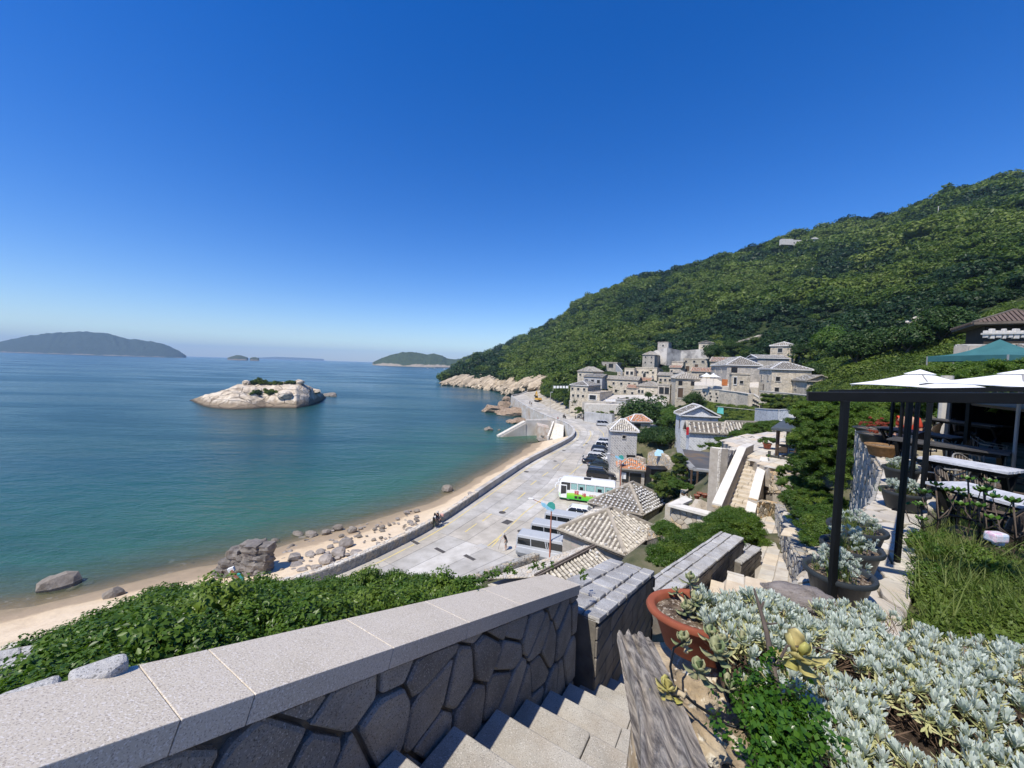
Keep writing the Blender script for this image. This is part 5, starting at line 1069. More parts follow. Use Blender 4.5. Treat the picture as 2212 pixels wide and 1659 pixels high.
# hilltop ruin, poles
pr=hillpoint(1725,545);RU=T('hilltop_ruin','long pale roofless ruin standing alone high on the scrub hillside','ruin',tuple(pr+V3(0,0,6)));s_=pr[1]/FPX
RUM=mat('pale ruin wall',[(.48,.45,.40),(.62,.59,.54)],.4,.95,.5,3)
mb=MB();mb.box((-26*s_,0,4*s_+2),(24*s_,4,12*s_));mb.box((2*s_,3,8*s_),(34*s_,4,12*s_));mb.box((32*s_,2,10*s_),(20*s_,4,12*s_));mb.build('wall',RUM,RU)
mb=MB();mb.prism([(22*s_,-1),(42*s_,-1),(42*s_,5),(22*s_,5)],16*s_,16.5*s_);mb.add([(22*s_,-1,16.5*s_),(42*s_,-1,16.5*s_),(34*s_,-1,20*s_),(22*s_,5,16.5*s_),(42*s_,5,16.5*s_),(34*s_,5,20*s_)],[(0,1,2),(5,4,3),(0,2,5,3),(2,1,4,5)]);mb.build('gable',RUM,RU)
for k in range(4):mb=MB();mb.box(((-8+8*k)*s_,.9,8*s_),(2*s_,.3,2.2*s_));mb.build('window',PANE,RU)
for (u,v,lab) in ((1876,535,'thin white pole high on the hillside right of the ruin'),(2023,478,'thin white pole on the upper right hillside')):
    p=hillpoint(u,v);mb=MB();h_=26*p[1]/FPX;mb.tube([(0,0,0),(0,0,h_)],[.35,.25],6);mb.box((0,0,h_),(1.2,.3,.3));tag(mb.build('utility_pole',RUM,None,loc=tuple(p)),lab,'pole')
# white parasols on the village terrace
CANV=mat('white canvas',[(.72,.72,.71),(.80,.80,.79)],2,.8,.1)
def parasol(P,r_,h_,lab,n=4,m=None,rz=.3,rise=.5,group=None,vent=True):
    t=T('parasol',lab,'parasol',tuple(P),rz,group);mb=MB();top=(0,0,h_+rise);c=[(r_*cos(pi/4+2*pi*k/n)*1.25,r_*sin(pi/4+2*pi*k/n)*1.25,h_) for k in range(n)];m_=MB()
    vs=[];rows=7
    for i in range(rows):
        f=i/(rows-1);
        for k in range(n):
            for q in range(4):a=V3(*c[k])*(1-q/4)+V3(*c[(k+1) % n])*(q/4);p=a*f+V3(0,0,h_+rise)*(1-f);p[2]+=-.10*rise*sin(pi*f)-(.0 if q else 0)+.05*rise*f*abs(sin(pi*q/4));vs.append(p)
    w_=n*4;m_.add(vs,[(i*w_+k,i*w_+(k+1) % w_,(i+1)*w_+(k+1) % w_,(i+1)*w_+k) for i in range(rows-1) for k in range(w_)]);o=m_.build('canopy',m or CANV,t,smooth=False)
    sm=o.modifiers.new('thick','SOLIDIFY');sm.thickness=.012
    if vent:
        m_=MB();cc=[V3(*q)*.22 for q in c];ap=V3(0,0,h_+rise*1.16);m_.add([tuple(ap)]+[(q[0],q[1],h_+rise*.86) for q in cc],[(0,1+k,1+(k+1) % n) for k in range(n)]);o=m_.build('vent',m or CANV,t);sm=o.modifiers.new('thick','SOLIDIFY');sm.thickness=.01
    m_=MB();m_.tube([(0,0,0),(0,0,h_+rise)],.025,8);m_.build('pole',mat('parasol pole',[(.30,.29,.27)],1,.5,0),t)
    for k in range(n):m_=MB();m_.beam((0,0,h_+rise*.96),(c[k][0]*.98,c[k][1]*.98,h_-.03),.025,.025);m_.build('rib',MATS['parasol pole'],t)
    m_=MB();m_.lathe([(.02,.14),(.05,.12),(.06,.04),(.3,.03),(.3,0)],n=12);m_.build('foot',CONC_S,t);return t
for (u,v,lab,Y) in ((1525,834,'left of the two white parasols on the village terrace',98),(1540,835,'right of the two white parasols on the village terrace',97)):
    p=D(u,v,Y);parasol(p,1.35,2.4,lab,rise=.9,group='white parasols on the village terrace')
OR=mat('orange brown painted door',[(.40,.13,.04),(.50,.18,.06)],2,.6,.1)
p=D(1565,833,97.5);mb=MB();mb.box((0,0,.8),(1.3,.15,1.6));t=T('wooden_gate','orange brown wooden double gate beside the parasols','gate',tuple(p),radians(-15));mb.build('leaf',OR,t)
for k in (-.32,.32):mb=MB();mb.box((k,-.09,.8),(.5,.04,1.4));mb.build('panel',OR,t)
# clothes lines with white laundry
def laundry(u0,u1,v,Y,n,lab,dv=9):
    a=D(u0,v,Y);b=D(u1,v,Y*.99);t=T('clothes_line',lab,'laundry',tuple(a));m_=MB();m_.tube([a,b],.03,4);m_.build('line',BLACKM,t,world=True)
    for q in (a,b):m_=MB();m_.tube([q-V3(0,0,2),q+V3(0,0,.3)],.06,5);m_.build('post',FRAME,t,world=True)
    for k in range(n):
        f=(k+.5)/n;c=a*(1-f)+b*f;d=(b-a)/n*.36;hh=rng.uniform(.9,1.0)*dv*Y/FPX*.6;m_=MB();m_.hexa([c-d-V3(0,.02,hh),c+d-V3(0,.02,hh),c+d*.9+V3(0,.03,-hh),c-d*.9+V3(0,.03,-hh),c-d-V3(0,.02,0),c+d-V3(0,.02,0),c+d+V3(0,.02,0),c-d+V3(0,.02,0)]);m_.build('sheet',CANV,t,world=True)
laundry(1195,1228,833.5,150,5,'row of white sheets drying above the road bushes');laundry(1308,1330,862,127,6,'row of white towels drying in front of the flat roofed block house')
# village trees and bushes
for (u,v,Y,h_,r_,sd_,lab,mm) in ((1392,938,98,10,7.6,41,'big dark leafy tree in front of the village centre',L_TREE),(1362,928,98,6,4.4,42,'dark leafy tree at the left foot of the big leafy tree',L_TREE),(1425,925,96,5.5,4.2,43,'dark leafy tree at the right foot of the big leafy tree',L_TREE),
    (1395,988,74,6.0,3.4,44,'round dark tree just right of the herringbone tower',L_TREE),(1425,985,70,5.6,3.3,45,'dark tree left of the white gabled house',L_TREE),(1447,985,64,4.6,2.4,46,'small tree touching the white gabled house',L_TREE),(1335,948,84,2.6,2.0,47,'bush behind the herringbone tower roof',L_TREE),
    (1400,862,125,2.4,1.8,48,'bush by the balcony house',L_TREE),(1500,884,88,4,2.8,49,'dark bushy tree below the narrow tall house',L_TREE),(1725,780,108,5,3.2,50,'dark tree shading the right side of the upper hip roofed house',L_TREE),(1350,786,190,7,5,51,'tree behind the uppermost left hut',L_TREE),(1578,755,175,5,5,52,'bush on the slope right of the pale rock wall',L_TREE),
    (1535,772,165,6,5.5,53,'dark bushes under the pale rock wall house',L_TREE),(1440,803,165,3,2.5,54,'bush between the tower house and the ruin',L_TREE)):
    p=D(u,v,Y);tree(p,h_,r_,lab,mm,sd_,3000,.085,12,trunk_r=.2)
def bushes(name,label,quad,n,s0,s1,lib=None,Yf=None,lift=.3,hz_=None):
    """bushes scattered over a patch given by pixel corners with distances"""
    a,b,c,d=(D(*q) for q in quad);P=[]
    for _ in range(n):s,t=rng.random(),rng.random();P.append(a*(1-s)*(1-t)+b*s*(1-t)+c*s*t+d*(1-s)*t)
    P=np.array(P);s=nrng.uniform(s0,s1,n);P[:,2]+=s*lift;return scatter(name,P,rots(n),np.stack([s,s,s*.8],1),lib or VT,label)
bushes('roadside_bushes','green bushes on the bank between the coast road and the houses',((1168,850,215),(1252,890,136),(1248,838,148),(1172,832,235)),230,1.2,2.4)
bushes('bank_bushes','low bushes on the bank below the village terrace',((1236,893,135),(1330,905,118),(1330,893,124),(1236,872,140)),40,.5,1.0)
bushes('terrace_bushes','green shrubs on the steep bank under the drain hole wall',((1450,925,80),(1630,935,62),(1640,890,72),(1490,868,98)),420,.6,1.3)
bushes('village_grass_bank','bright green grassy bank between the leafy tree and the white house',((1432,920,70),(1462,905,75),(1455,882,88),(1430,890,88)),60,.5,1.0,[libobj(crown('grass_tuft',1,300,.3,5,77,.5),L_BRIGHT)])
bushes('village_scrub','scrub growing between the village houses',((1300,905,118),(1560,880,95),(1560,800,150),(1300,800,190)),60,.4,.9)
bushes('garden_bushes','green shrubs on the bank in front of the pale grey curved wall',((1590,950,46),(1760,945,38),(1745,905,50),(1600,925,58)),330,.4,.9)
bushes('upper_scrub','scrub behind the upper village houses',((1540,800,120),(1800,850,75),(1770,800,100),(1560,765,160)),120,.6,1.3)
bushes('herb_bank','climbing plants on the slope right of the big hip roofed house',((1750,850,74),(1850,868,45),(1850,845,55),(1760,820,86)),180,.6,1.3)
def hedgebox(u0,v0,Y0,u1,v1,Y1,th,hpx,lab,m=L_HEDGE):
    a=D(u0,v0,Y0);b=D(u1,v1,Y1);hh=hpx*Y0/FPX;L=np.linalg.norm(b-a);n=int(L*hh*26)+60;t=rng.random;d=unit((b-a)*V3(1,1,0));nn=V3(-d[1],d[0],0)*th;P=[]
    for _ in range(n):f=t();g_=t();k=t();P.append(a*(1-f)+b*f+nn*g_+V3(0,0,hh*(k**.6)))
    n=len(P);s=nrng.uniform(.28,.45,n);o=scatter('clipped_hedge',np.array(P),rots(n),s,VT,lab,None,kind='stuff');return o
hedgebox(1642,872,66,1745,874,58,2.2,11,'upper clipped hedge in front of the big right hand house');hedgebox(1640,884,60,1738,883,52,2.0,11,'lower clipped hedge above the pale grey curved wall');hedgebox(1640,858,74,1800,872,62,2,7,'thin clipped hedge right under the terrace edge')
# telegraph and lamp posts by the road
for (u,vb_,vt_,Y,lab) in ((1188,893,847,140,'slim utility pole at the roadside by the bushes'),(1229,898,865,131,'short post at the roadside below the lower left house')):
    p=D(u,vb_,Y);h_=hz(p,vt_,u)-p[2];t=T('street_lamp',lab,'street lamp',tuple(p));m_=MB();m_.tube([(0,0,0),(0,0,h_)],[.12,.08],6);m_.build('post',FRAME,t);m_=MB();m_.box((.35,0,h_),(.8,.2,.12));m_.build('lamp',WHITE,t)
# ================================================================== BUILDINGS BETWEEN THE VILLAGE AND THE STEPS
def ttextmesh(body,size):
    cu=bpy.data.curves.new('lettering','FONT');cu.body=body;cu.size=size;cu.extrude=.004;cu.resolution_u=2;o=bpy.data.objects.new('lettering',cu);COL.objects.link(o)
    dg=bpy.context.evaluated_depsgraph_get();me=bpy.data.meshes.new_from_object(o.evaluated_get(dg));COL.objects.unlink(o);bpy.data.objects.remove(o);me.name='lettering';return me
# herringbone tower by the car park
house('two storey tower with herringbone stone wall and tiled hip roof beside the parked cars',1317,1373,1384,934,1014,64,-8,'hip',1.7,W_HER,tile=TILE_L,win=[('f',.5,.86,.55,.55,'w')],ridge=RIDGE_W,seed=31,dmin=4.2,dmax=4.5,sp=.32,name='stone_tower')
th_=[o for o in COL.objects if o.name.startswith('stone_tower') and o.type=='EMPTY'][0]
mb=MB();mb.box((-.85,.0,1.2),(1.4,.1,2.4));mb.build('door',PANE,th_)
RED=mat('red cloth',[(.42,.02,.03),(.55,.03,.04)],3,.7,.1)
mb=MB();mb.box((-.95,-.08,1.3),(.8,.06,.4));mb.build('banner',RED,th_)
# small orange roofed hut behind it
house('small square hut with an orange tile roof and dark doorway behind the herringbone tower',1363,1404,1410,912,934,82,5,'hip',1.3,W_ASH,tile=TILE_O,win=[('f',.32,.42,1.3,1.6,'o')],ridge=RIDGE_W,seed=32,dmax=5,ov=.35,sp=.34)
# orange roofed kiosk
KP=G(1342,1040,4.9)
house('orange tiled hip roof kiosk with a dark shop window at the car park edge',1340,1391,1420,1016,1052,56.5,-12,'hip',1.15,W_ASH,tile=TILE_O,win=[('f',.62,.45,1.5,1.5,'o'),('f',.2,.5,.9,1.5,'o')],ridge=RIDGE,seed=33,dmax=4.2,ov=.55,name='kiosk',sp=.3)
k_=[o for o in COL.objects if o.name.startswith('kiosk') and o.type=='EMPTY'][0]
mb=MB();mb.box((-2.95,-.12,1.45),(.62,.05,.95));mb.build('white_notice',WHITE,k_)
GREENP=mat('mint green board',[(.22,.55,.42),(.28,.60,.48)],2,.6,0)
p=G(1361,1057,5.3);mb=MB();mb.beam((-.8,0,.35),(.8,0,.35),.9,.06,(0,-.5,1));mb.beam((-.7,0,-.3),(-.7,0,.35),.06,.06);mb.beam((.7,0,-.3),(.7,0,.35),.06,.06);tag(mb.build('board_table',GREENP,None,loc=tuple(p)),'mint green slanted board standing in front of the orange roofed kiosk','board')
# white gabled house and its two lower wings
house('tall white granite house with an upswept white edged gable',1457,1469,1548,898,962,60,-99,'gx',1.5,W_WHT,tile=TILE_G,win=[('s',.64,.40,.9,.9,'w'),('f',.72,.7,.35,1.3,'o')],ridge=RIDGE_W,seed=34,dmax=7,sp=.7)
house('long low white granite wing with broad tile bands on its roof',1484,1487,1560,934,985,52.5,-99,'gy',1.3,W_WHT,tile=TILE_L,win=[],ridge=RIDGE,seed=35,dmax=6,sp=.6)
house('right hand tiled wing with pressing stones joined to the white granite wing',1556,1562,1650,938,965,51.5,-86,'hip',1.5,W_WHT,tile=TILE_L,win=[],ridge=RIDGE,seed=36,dmax=9,sp=.42)
p=D(1485,936,49.3);RF=T('red_sign','narrow red hanging sign on the corner of the white granite wing','sign',tuple(p));mb=MB();mb.box((0,0,.3),(.3,.08,1.0));mb.build('panel',RED,RF);mb=MB();mb.tube([(0,0,.8),(0,.3,.95)],.02,5);mb.build('bracket',BLACKM,RF)
# clothes on the line behind: turquoise
TURQ=mat('turquoise cloth',[(.12,.55,.48),(.2,.65,.58)],3,.8,.1)
p=D(1554,885,57);t=T('clothes_line','turquoise cloth hung at the white gabled house on a pale rail','laundry',tuple(p));m_=MB();m_.tube([(-.5,0,.5),(5.5,-.5,.1)],.04,5);m_.build('rail',FRAME,t)
m_=MB();m_.hexa([(-.3,0,-.5),(.6,-.1,-.65),(.6,0,-.65),(-.3,.1,-.5),(-.2,-.05,.35),(.55,-.05,.3),(.55,.05,.3),(-.2,.05,.35)]);m_.build('cloth',TURQ,t)
# ruined rubble walls beside the kiosk
RUB=mat('broken rubble',[(.30,.25,.19),(.44,.38,.30),(.52,.47,.39)],1.6,.95,.9,8,rand=.15,bd=.06)
def rubble_wall(name,label,pts,th,seed,m=STONE_W,sx=.34,sy=.24,single=120,mort=MORTAR_L,depth=.07,cat='wall'):
    """pts [(u, vtop, vbot, Y)]: a wall whose face is laid stone by stone"""
    t=T(name,label,cat,tuple(D(pts[0][0],pts[0][2],pts[0][3])));G_=[D(u,vb_,Y) for u,vt_,vb_,Y in pts];Zt=[hz(g_,q[1],q[0]) for g_,q in zip(G_,pts)]
    mb=MB()
    for k in range(len(G_)-1):
        A,B=G_[k],G_[k+1];d=unit((B-A)*V3(1,1,0));n_=V3(d[1],-d[0],0);
        if n_@((A+B)/2-CAM)>0:n_=-n_
        L=hypot(*(B-A)[:2]);back=-n_*th;za,zb=Zt[k],Zt[k+1]
        mb.hexa([(A[0],A[1],A[2]-1),(B[0],B[1],B[2]-1),(B[0]+back[0],B[1]+back[1],B[2]-1),(A[0]+back[0],A[1]+back[1],A[2]-1),(A[0],A[1],za-.05),(B[0],B[1],zb-.05),(B[0]+back[0],B[1]+back[1],zb-.05),(A[0]+back[0],A[1]+back[1],za-.05)])
        reg=[(0,A[2]-.1),(L,B[2]-.1),(L,zb),(0,za)];O=A*V3(1,1,0)
        stonework(t,cells(reg,sx,sy,'rubble',seed+k),lambda s,tt,h,O=O,d=d,n_=n_:O+d*s+V3(0,0,tt)+n_*h,m,depth,.014,'stone',single//(len(G_)-1),seed+k)
        reg=[(0,0),(L,0),(L,th),(0,th)];sl=(zb-za)/L
        stonework(t,cells(reg,sx*1.2,sx,'rubble',seed+k+20),lambda s,tt,h,O=O,d=d,n_=n_,za=za,sl=sl:O+d*s-n_*tt+V3(0,0,za-.05+sl*s+h),m,depth,.014,'top_stone',30,seed+k)
    mb.build('mortar_core',mort,t,world=True);return t
rubble_wall('ruined_wall','tumbled rubble wall between the herringbone tower and the kiosk',[(1372,985,1012,60),(1388,990,1022,58)],.5,41)
rubble_wall('ruined_wall','ragged rubble wall with a dark gap right of the orange roofed kiosk',[(1398,978,1020,58),(1412,972,1022,56),(1432,982,1028,54),(1447,996,1032,50)],.5,44)
rubble_wall('ruined_wall','low broken rubble wall in front of the dark cellar opening',[(1408,1030,1050,50),(1436,1022,1046,47),(1458,1036,1056,42)],.5,47)
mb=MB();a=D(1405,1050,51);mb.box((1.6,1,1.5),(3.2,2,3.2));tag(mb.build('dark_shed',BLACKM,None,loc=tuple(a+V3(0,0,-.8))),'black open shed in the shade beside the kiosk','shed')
LBLUE=mat('pale blue tarp',[(.30,.52,.68),(.45,.65,.78)],3,.7,.1);mb=MB();mb.add([(-.7,0,0),(.7,-.1,0),(.6,.5,.7),(-.2,.4,.9),(-.7,.2,.4),(.75,.6,-.2)],[(0,1,2,3,4),(1,5,2)]);o=mb.build('tarpaulin',LBLUE,None,loc=tuple(D(1425,985,54.5)));o.modifiers.new('s','SOLIDIFY').thickness=.02;tag(o,'small pale blue tarpaulin thrown over the rubble wall','tarpaulin')

# ---- the two big hipped tile roofs beside the car park and the nearer one
def hip4(label,Lp,Fp,Rp,ze,ridge2,zr,zb,m,tile,pm,sp,rib,tlen,seed,name='tiled_building',lim=260):
    global OFFS
    L,F,R_=(G(u,v,ze) for u,v in (Lp,Fp,Rp));B=L+R_-F;C0=(L+R_)/2;ax=ridge2*unit(R_-F) if ridge2>0 else V3(0,0,0)
    t=T(name,label,'building',(C0[0],C0[1],zb));O=V3(*t.location);OFFS=O;ra=C0-ax+V3(0,0,zr-ze);rb=C0+ax+V3(0,0,zr-ze)
    ins=lambda P,k:P+(C0-P)*k*V3(1,1,0);mb=MB();q=[ins(P,.12) for P in (L,F,R_,B)];mb.hexa([(p[0],p[1],zb-.5) for p in q]+[(p[0],p[1],ze-.18) for p in q]);mb.build('wall',m,t,world=True)
    r_=MB();r_.slab([tuple(p) for p in (B,R_,F,L)][::-1],.2);q=[ins(P,.06) for P in (L,F,R_,B)];r_.slab([(p[0],p[1],ze-.2) for p in q],.16)
    e=[ins(P,.035) for P in (L,F,R_,B)];planes=[(e[1],e[2],rb,ra),(e[0],e[1],ra,ra),(e[2],e[3],rb,rb),(e[3],e[0],ra,rb)]
    for a,b,c,d in planes:r_.add([a+V3(0,0,.02),b+V3(0,0,.02),c,d],[(0,1,2,3)])
    rf=r_.build('roof',TILE_BED,t,world=True)
    for k,(a,b,c,d) in enumerate(planes):slope(rf,a-O+V3(0,0,.03),b-O+V3(0,0,.03),c-O,d-O,tile,sp,1,rib,seed+k,single=tlen if k<2 else tlen*1.0,pm=pm)
    r_=MB()
    for a,b in ((e[0],ra),(e[1],ra if np.linalg.norm(ax)==0 else ra),(e[2],rb),(e[3],rb),(ra-unit(rb-ra+V3(1e-6,0,0))*.1,rb)):r_.beam(a+V3(0,0,.12),b+V3(0,0,.10),.30,.22);r_.beam(a+V3(0,0,.24),b+V3(0,0,.22),.18,.08)
    r_.build('ridge',RIDGE,rf,world=True)
    r_=MB()
    for a,b in ((L,F),(F,R_),(R_,B),(B,L)):r_.beam(a+V3(0,0,.04),b+V3(0,0,.04),.18,.10)
    r_.build('eave_kerb',RIDGE,rf,world=True)
    r_=MB()
    for a,b in ((L,F),(F,R_)):
        n_=int(np.linalg.norm(b-a)/.34);
        for k in range(n_):c=ins(a+(b-a)*(k+.5)/n_,.02);r_.tube([c+V3(0,0,.06),c+(C0-c)*.08+V3(0,0,.1)],.1,6)
    r_.build('eave_tile_ends',tile,rf,world=True,kind='stuff');flush_tiles(lim);return t
def flush_tiles(lim):
    global TILES
    TILES.sort(key=lambda q:q[3]);rest={}
    for k,(m_,roof,tile,d) in enumerate(TILES):
        if k<lim:m_.build('cover_tile',tile,roof)
        else:rest.setdefault(id(roof),(MB(),roof,tile))[0].add(m_.v,m_.f)
    for mb_,roof,tile in rest.values():mb_.build('cover_tiles',tile,roof,kind='stuff')
    TILES.clear()
hip4('square building with a pale lichened hip roof of long tile rows beside the silver vans',(1203,1143),(1352,1201),(1424,1143),8.4,.35,10.15,5,W_ASH,TILE_L,PRESS,.40,.11,.36,51)
hip4('square building with a dark hip roof dotted with white stones beside the bus',(1269.5,1086),(1388.5,1114),(1451,1081),8.4,.4,10.3,5,W_ASH,TILE_G,mat('white pressing stone',[(.66,.65,.62),(.76,.75,.72)],3,.9,.3),.42,.10,.40,61)
# extra white stones sitting between the rows of the dark roof
def roof_dots(Lp,Fp,Rp,ze,zr,n_,parentname):
    L,F,R_=(G(u,v,ze) for u,v in (Lp,Fp,Rp));C0=(L+R_)/2+V3(0,0,zr-ze);t=[o for o in COL.objects if o.name.startswith(parentname) and o.type=='EMPTY'][-1];mb=MB();r=random.Random(3)
    for a,b in ((L,F),(F,R_)):
        N_=unit(np.cross(b-a,C0-a));N_=N_ if N_[2]>0 else-N_;ns=int(np.linalg.norm(b-a)/.42)
        for k in range(ns):
            for j in range(11):
                f,g_=(k+.5)/ns,(j+.3+r.uniform(-.15,.15))/11;lo=(1-g_)/2;
                if abs(f-.5)>lo-.03:continue
                P=a+(b-a)*f+(C0-(a+b)/2)*g_*1.0+N_*.17;mb.box(tuple(P),(.17,.14,.10),r.uniform(0,3))
    mb.build('pressing_stones',MATS['white pressing stone'],t,world=True,kind='stuff')
roof_dots((1269.5,1086),(1388.5,1114),(1451,1081),8.4,10.3,11,'tiled_building')
# nearest roof: ridge beam, tiled slope toward the steps, stone covered slope toward the sea
ra,rb=G(1193,1229,9.2),G(1285,1181,9.2);t=T('tiled_building','nearest low building, one roof side tiled, the other covered in pale rubble','building',(ra[0],ra[1],6));OFFS=V3(*t.location);O=OFFS
dn=unit((rb-ra)*V3(1,1,0));rn=V3(dn[1],-dn[0],0);ea,eb=ra+rn*3.2-V3(0,0,1.5)-dn*1.2,rb+rn*3.0-V3(0,0,1.5)+dn*.5;la,lb=ra-rn*3.0-V3(0,0,.9)-dn*3,rb-rn*.9-V3(0,0,.35)
ra2=ra-dn*1.6
mb=MB();mb.hexa([(p[0],p[1],5.0) for p in (la,ea,eb,lb)]+[tuple(p-V3(0,0,.35)) for p in (la,ea,eb,lb)]);mb.build('wall',W_ASH,t,world=True)
mb=MB();mb.add([ea,eb,rb,ra2,la,lb,ea-V3(0,0,.2),eb-V3(0,0,.2),lb-V3(0,0,.2),la-V3(0,0,.2)],[(0,1,2,3),(3,2,5,4),(0,6,7,1),(1,7,8,5),(5,8,9,4)]);rf=mb.build('roof',TILE_BED,t,world=True)
slope(rf,ea-O+V3(0,0,.02),eb-O+V3(0,0,.02),rb-O,ra2-O,TILE_L,.36,1,.11,71,single=.34);flush_tiles(150)
mb=MB();mb.beam(ra2+V3(0,0,.1)-rn*.1,rb+V3(0,0,.1)-rn*.1,.12,.14);mb.beam(ra2+V3(0,0,.1)+rn*.1,rb+V3(0,0,.1)+rn*.1,.12,.14);mb.build('ridge',mat('brown ridge beam',[(.10,.08,.065),(.18,.15,.12)],3,.8,.3),rf,world=True)
U_,V_=unit(rb-ra2),unit(np.cross(np.cross(rb-ra2,la-ra2),rb-ra2));
if (la-ra2)@V_<0:V_=-V_
to=lambda p:(float((p-ra2)@U_),float((p-ra2)@V_));stonework(rf,cells([to(p) for p in (ra2,rb,lb,la)],.26,.2,'rubble',72),lambda s,tt,h:ra2+U_*s+V_*tt+V3(0,0,h+.01),STONE_P,.06,.012,'roof_stone',200,72)
# curved boundary wall of the car park
rubble_wall('boundary_wall','curved brown block wall bounding the near side of the car park',[(1012,1251,1262,29.8),(1050,1236,1251,30.6),(1100,1218,1234,32),(1150,1201,1217,33.4),(1203,1181,1197,35)],.5,81,STONE_G,.3,.24,260,MORTAR)
mb=MB();q=[D(u,v,Y) for u,v,Y in ((1012,1262,29.5),(1203,1199,34.6),(1215,1212,31),(1060,1262,27.5),(1020,1275,27))];mb.slab([tuple(p) for p in q],1.5);mb.build('rear_pavement',STONE_P,kind='structure')
mb=MB();q=[D(u,v,Y) for u,v,Y in ((1340,1225,25.5),(1430,1160,33),(1500,1145,30),(1445,1215,23),(1380,1245,21))];mb.slab([tuple(p) for p in q],3);mb.build('yard_paving',STONE_P,kind='structure')

# ================================================================== VEHICLES
def paint(name,c,rough=.25):
    m=mat(name,[c,tuple(min(1,x*1.05+.002) for x in c)],1,rough,0,spec=.5)
    m.node_tree.nodes['Principled BSDF'].inputs['Coat Weight'].default_value=.6;return m
GLASS=mat('tinted car glass',[(.015,.018,.02)],1,.06,0,spec=.8);TYRE=mat('tyre rubber',[(.02,.02,.02),(.03,.03,.03)],4,.85,.1);RIM=mat('alloy rim',[(.40,.41,.42)],1,.35,0,metal=.7)
LAMP=mat('headlamp',[(.6,.62,.64)],1,.15,0,spec=.8);TAIL=mat('tail lamp',[(.35,.01,.01)],1,.25,0);PLAST=mat('dark plastic',[(.03,.03,.03)],1,.6,0)
KINDS=dict(sedan=(4.6,1.8,1.45,.92,(-.36,-.22,.08,.27),(.78,.98)),suv=(4.55,1.85,1.68,1.02,(-.48,-.42,.06,.24),(1.0,1.02)),wagon=(4.65,1.75,1.52,.92,(-.48,-.42,.06,.26),(.9,.9)),hatch=(4.2,1.75,1.5,.92,(-.47,-.36,.08,.27),(.9,.9)),mpv=(4.5,1.75,1.78,.98,(-.48,-.44,.14,.33),(.98,.9)),van=(4.85,1.85,2.1,1.08,(-.485,-.47,.38,.47),(1.05,.98)))
def wheels(t,L,W_,r=.33,xs=(-.29,.31),y=None):
    for sx in xs:
        for sy in (-1,1):
            m_=MB();pr=[(r*.62,-.1),(r*.95,-.1),(r,-.06),(r,.06),(r*.95,.1),(r*.62,.1)];vs=[];n=18
            for (rr_,yy) in pr:
                for k in range(n):a=2*pi*k/n;vs.append((rr_*cos(a),yy,rr_*sin(a)))
            m_.add(vs,[(i*n+k,i*n+(k+1) % n,(i+1)*n+(k+1) % n,(i+1)*n+k) for i in range(5) for k in range(n)]);wo=m_.build('wheel',TYRE,t,loc=(sx*L,sy*(W_/2-.11),r),smooth=True)
            m_=MB();yy=sy*.085
            m_.add([(r*.64*cos(2*pi*k/n),yy*.6,r*.64*sin(2*pi*k/n)) for k in range(n)],[tuple(range(n))[::sy]])
            for k in range(5):a=2*pi*k/5+.3;m_.beam((0,yy,0),(r*.62*cos(a),yy,r*.62*sin(a)),.07,.03,(0,1,0))
            m_.build('rim',RIM,wo)
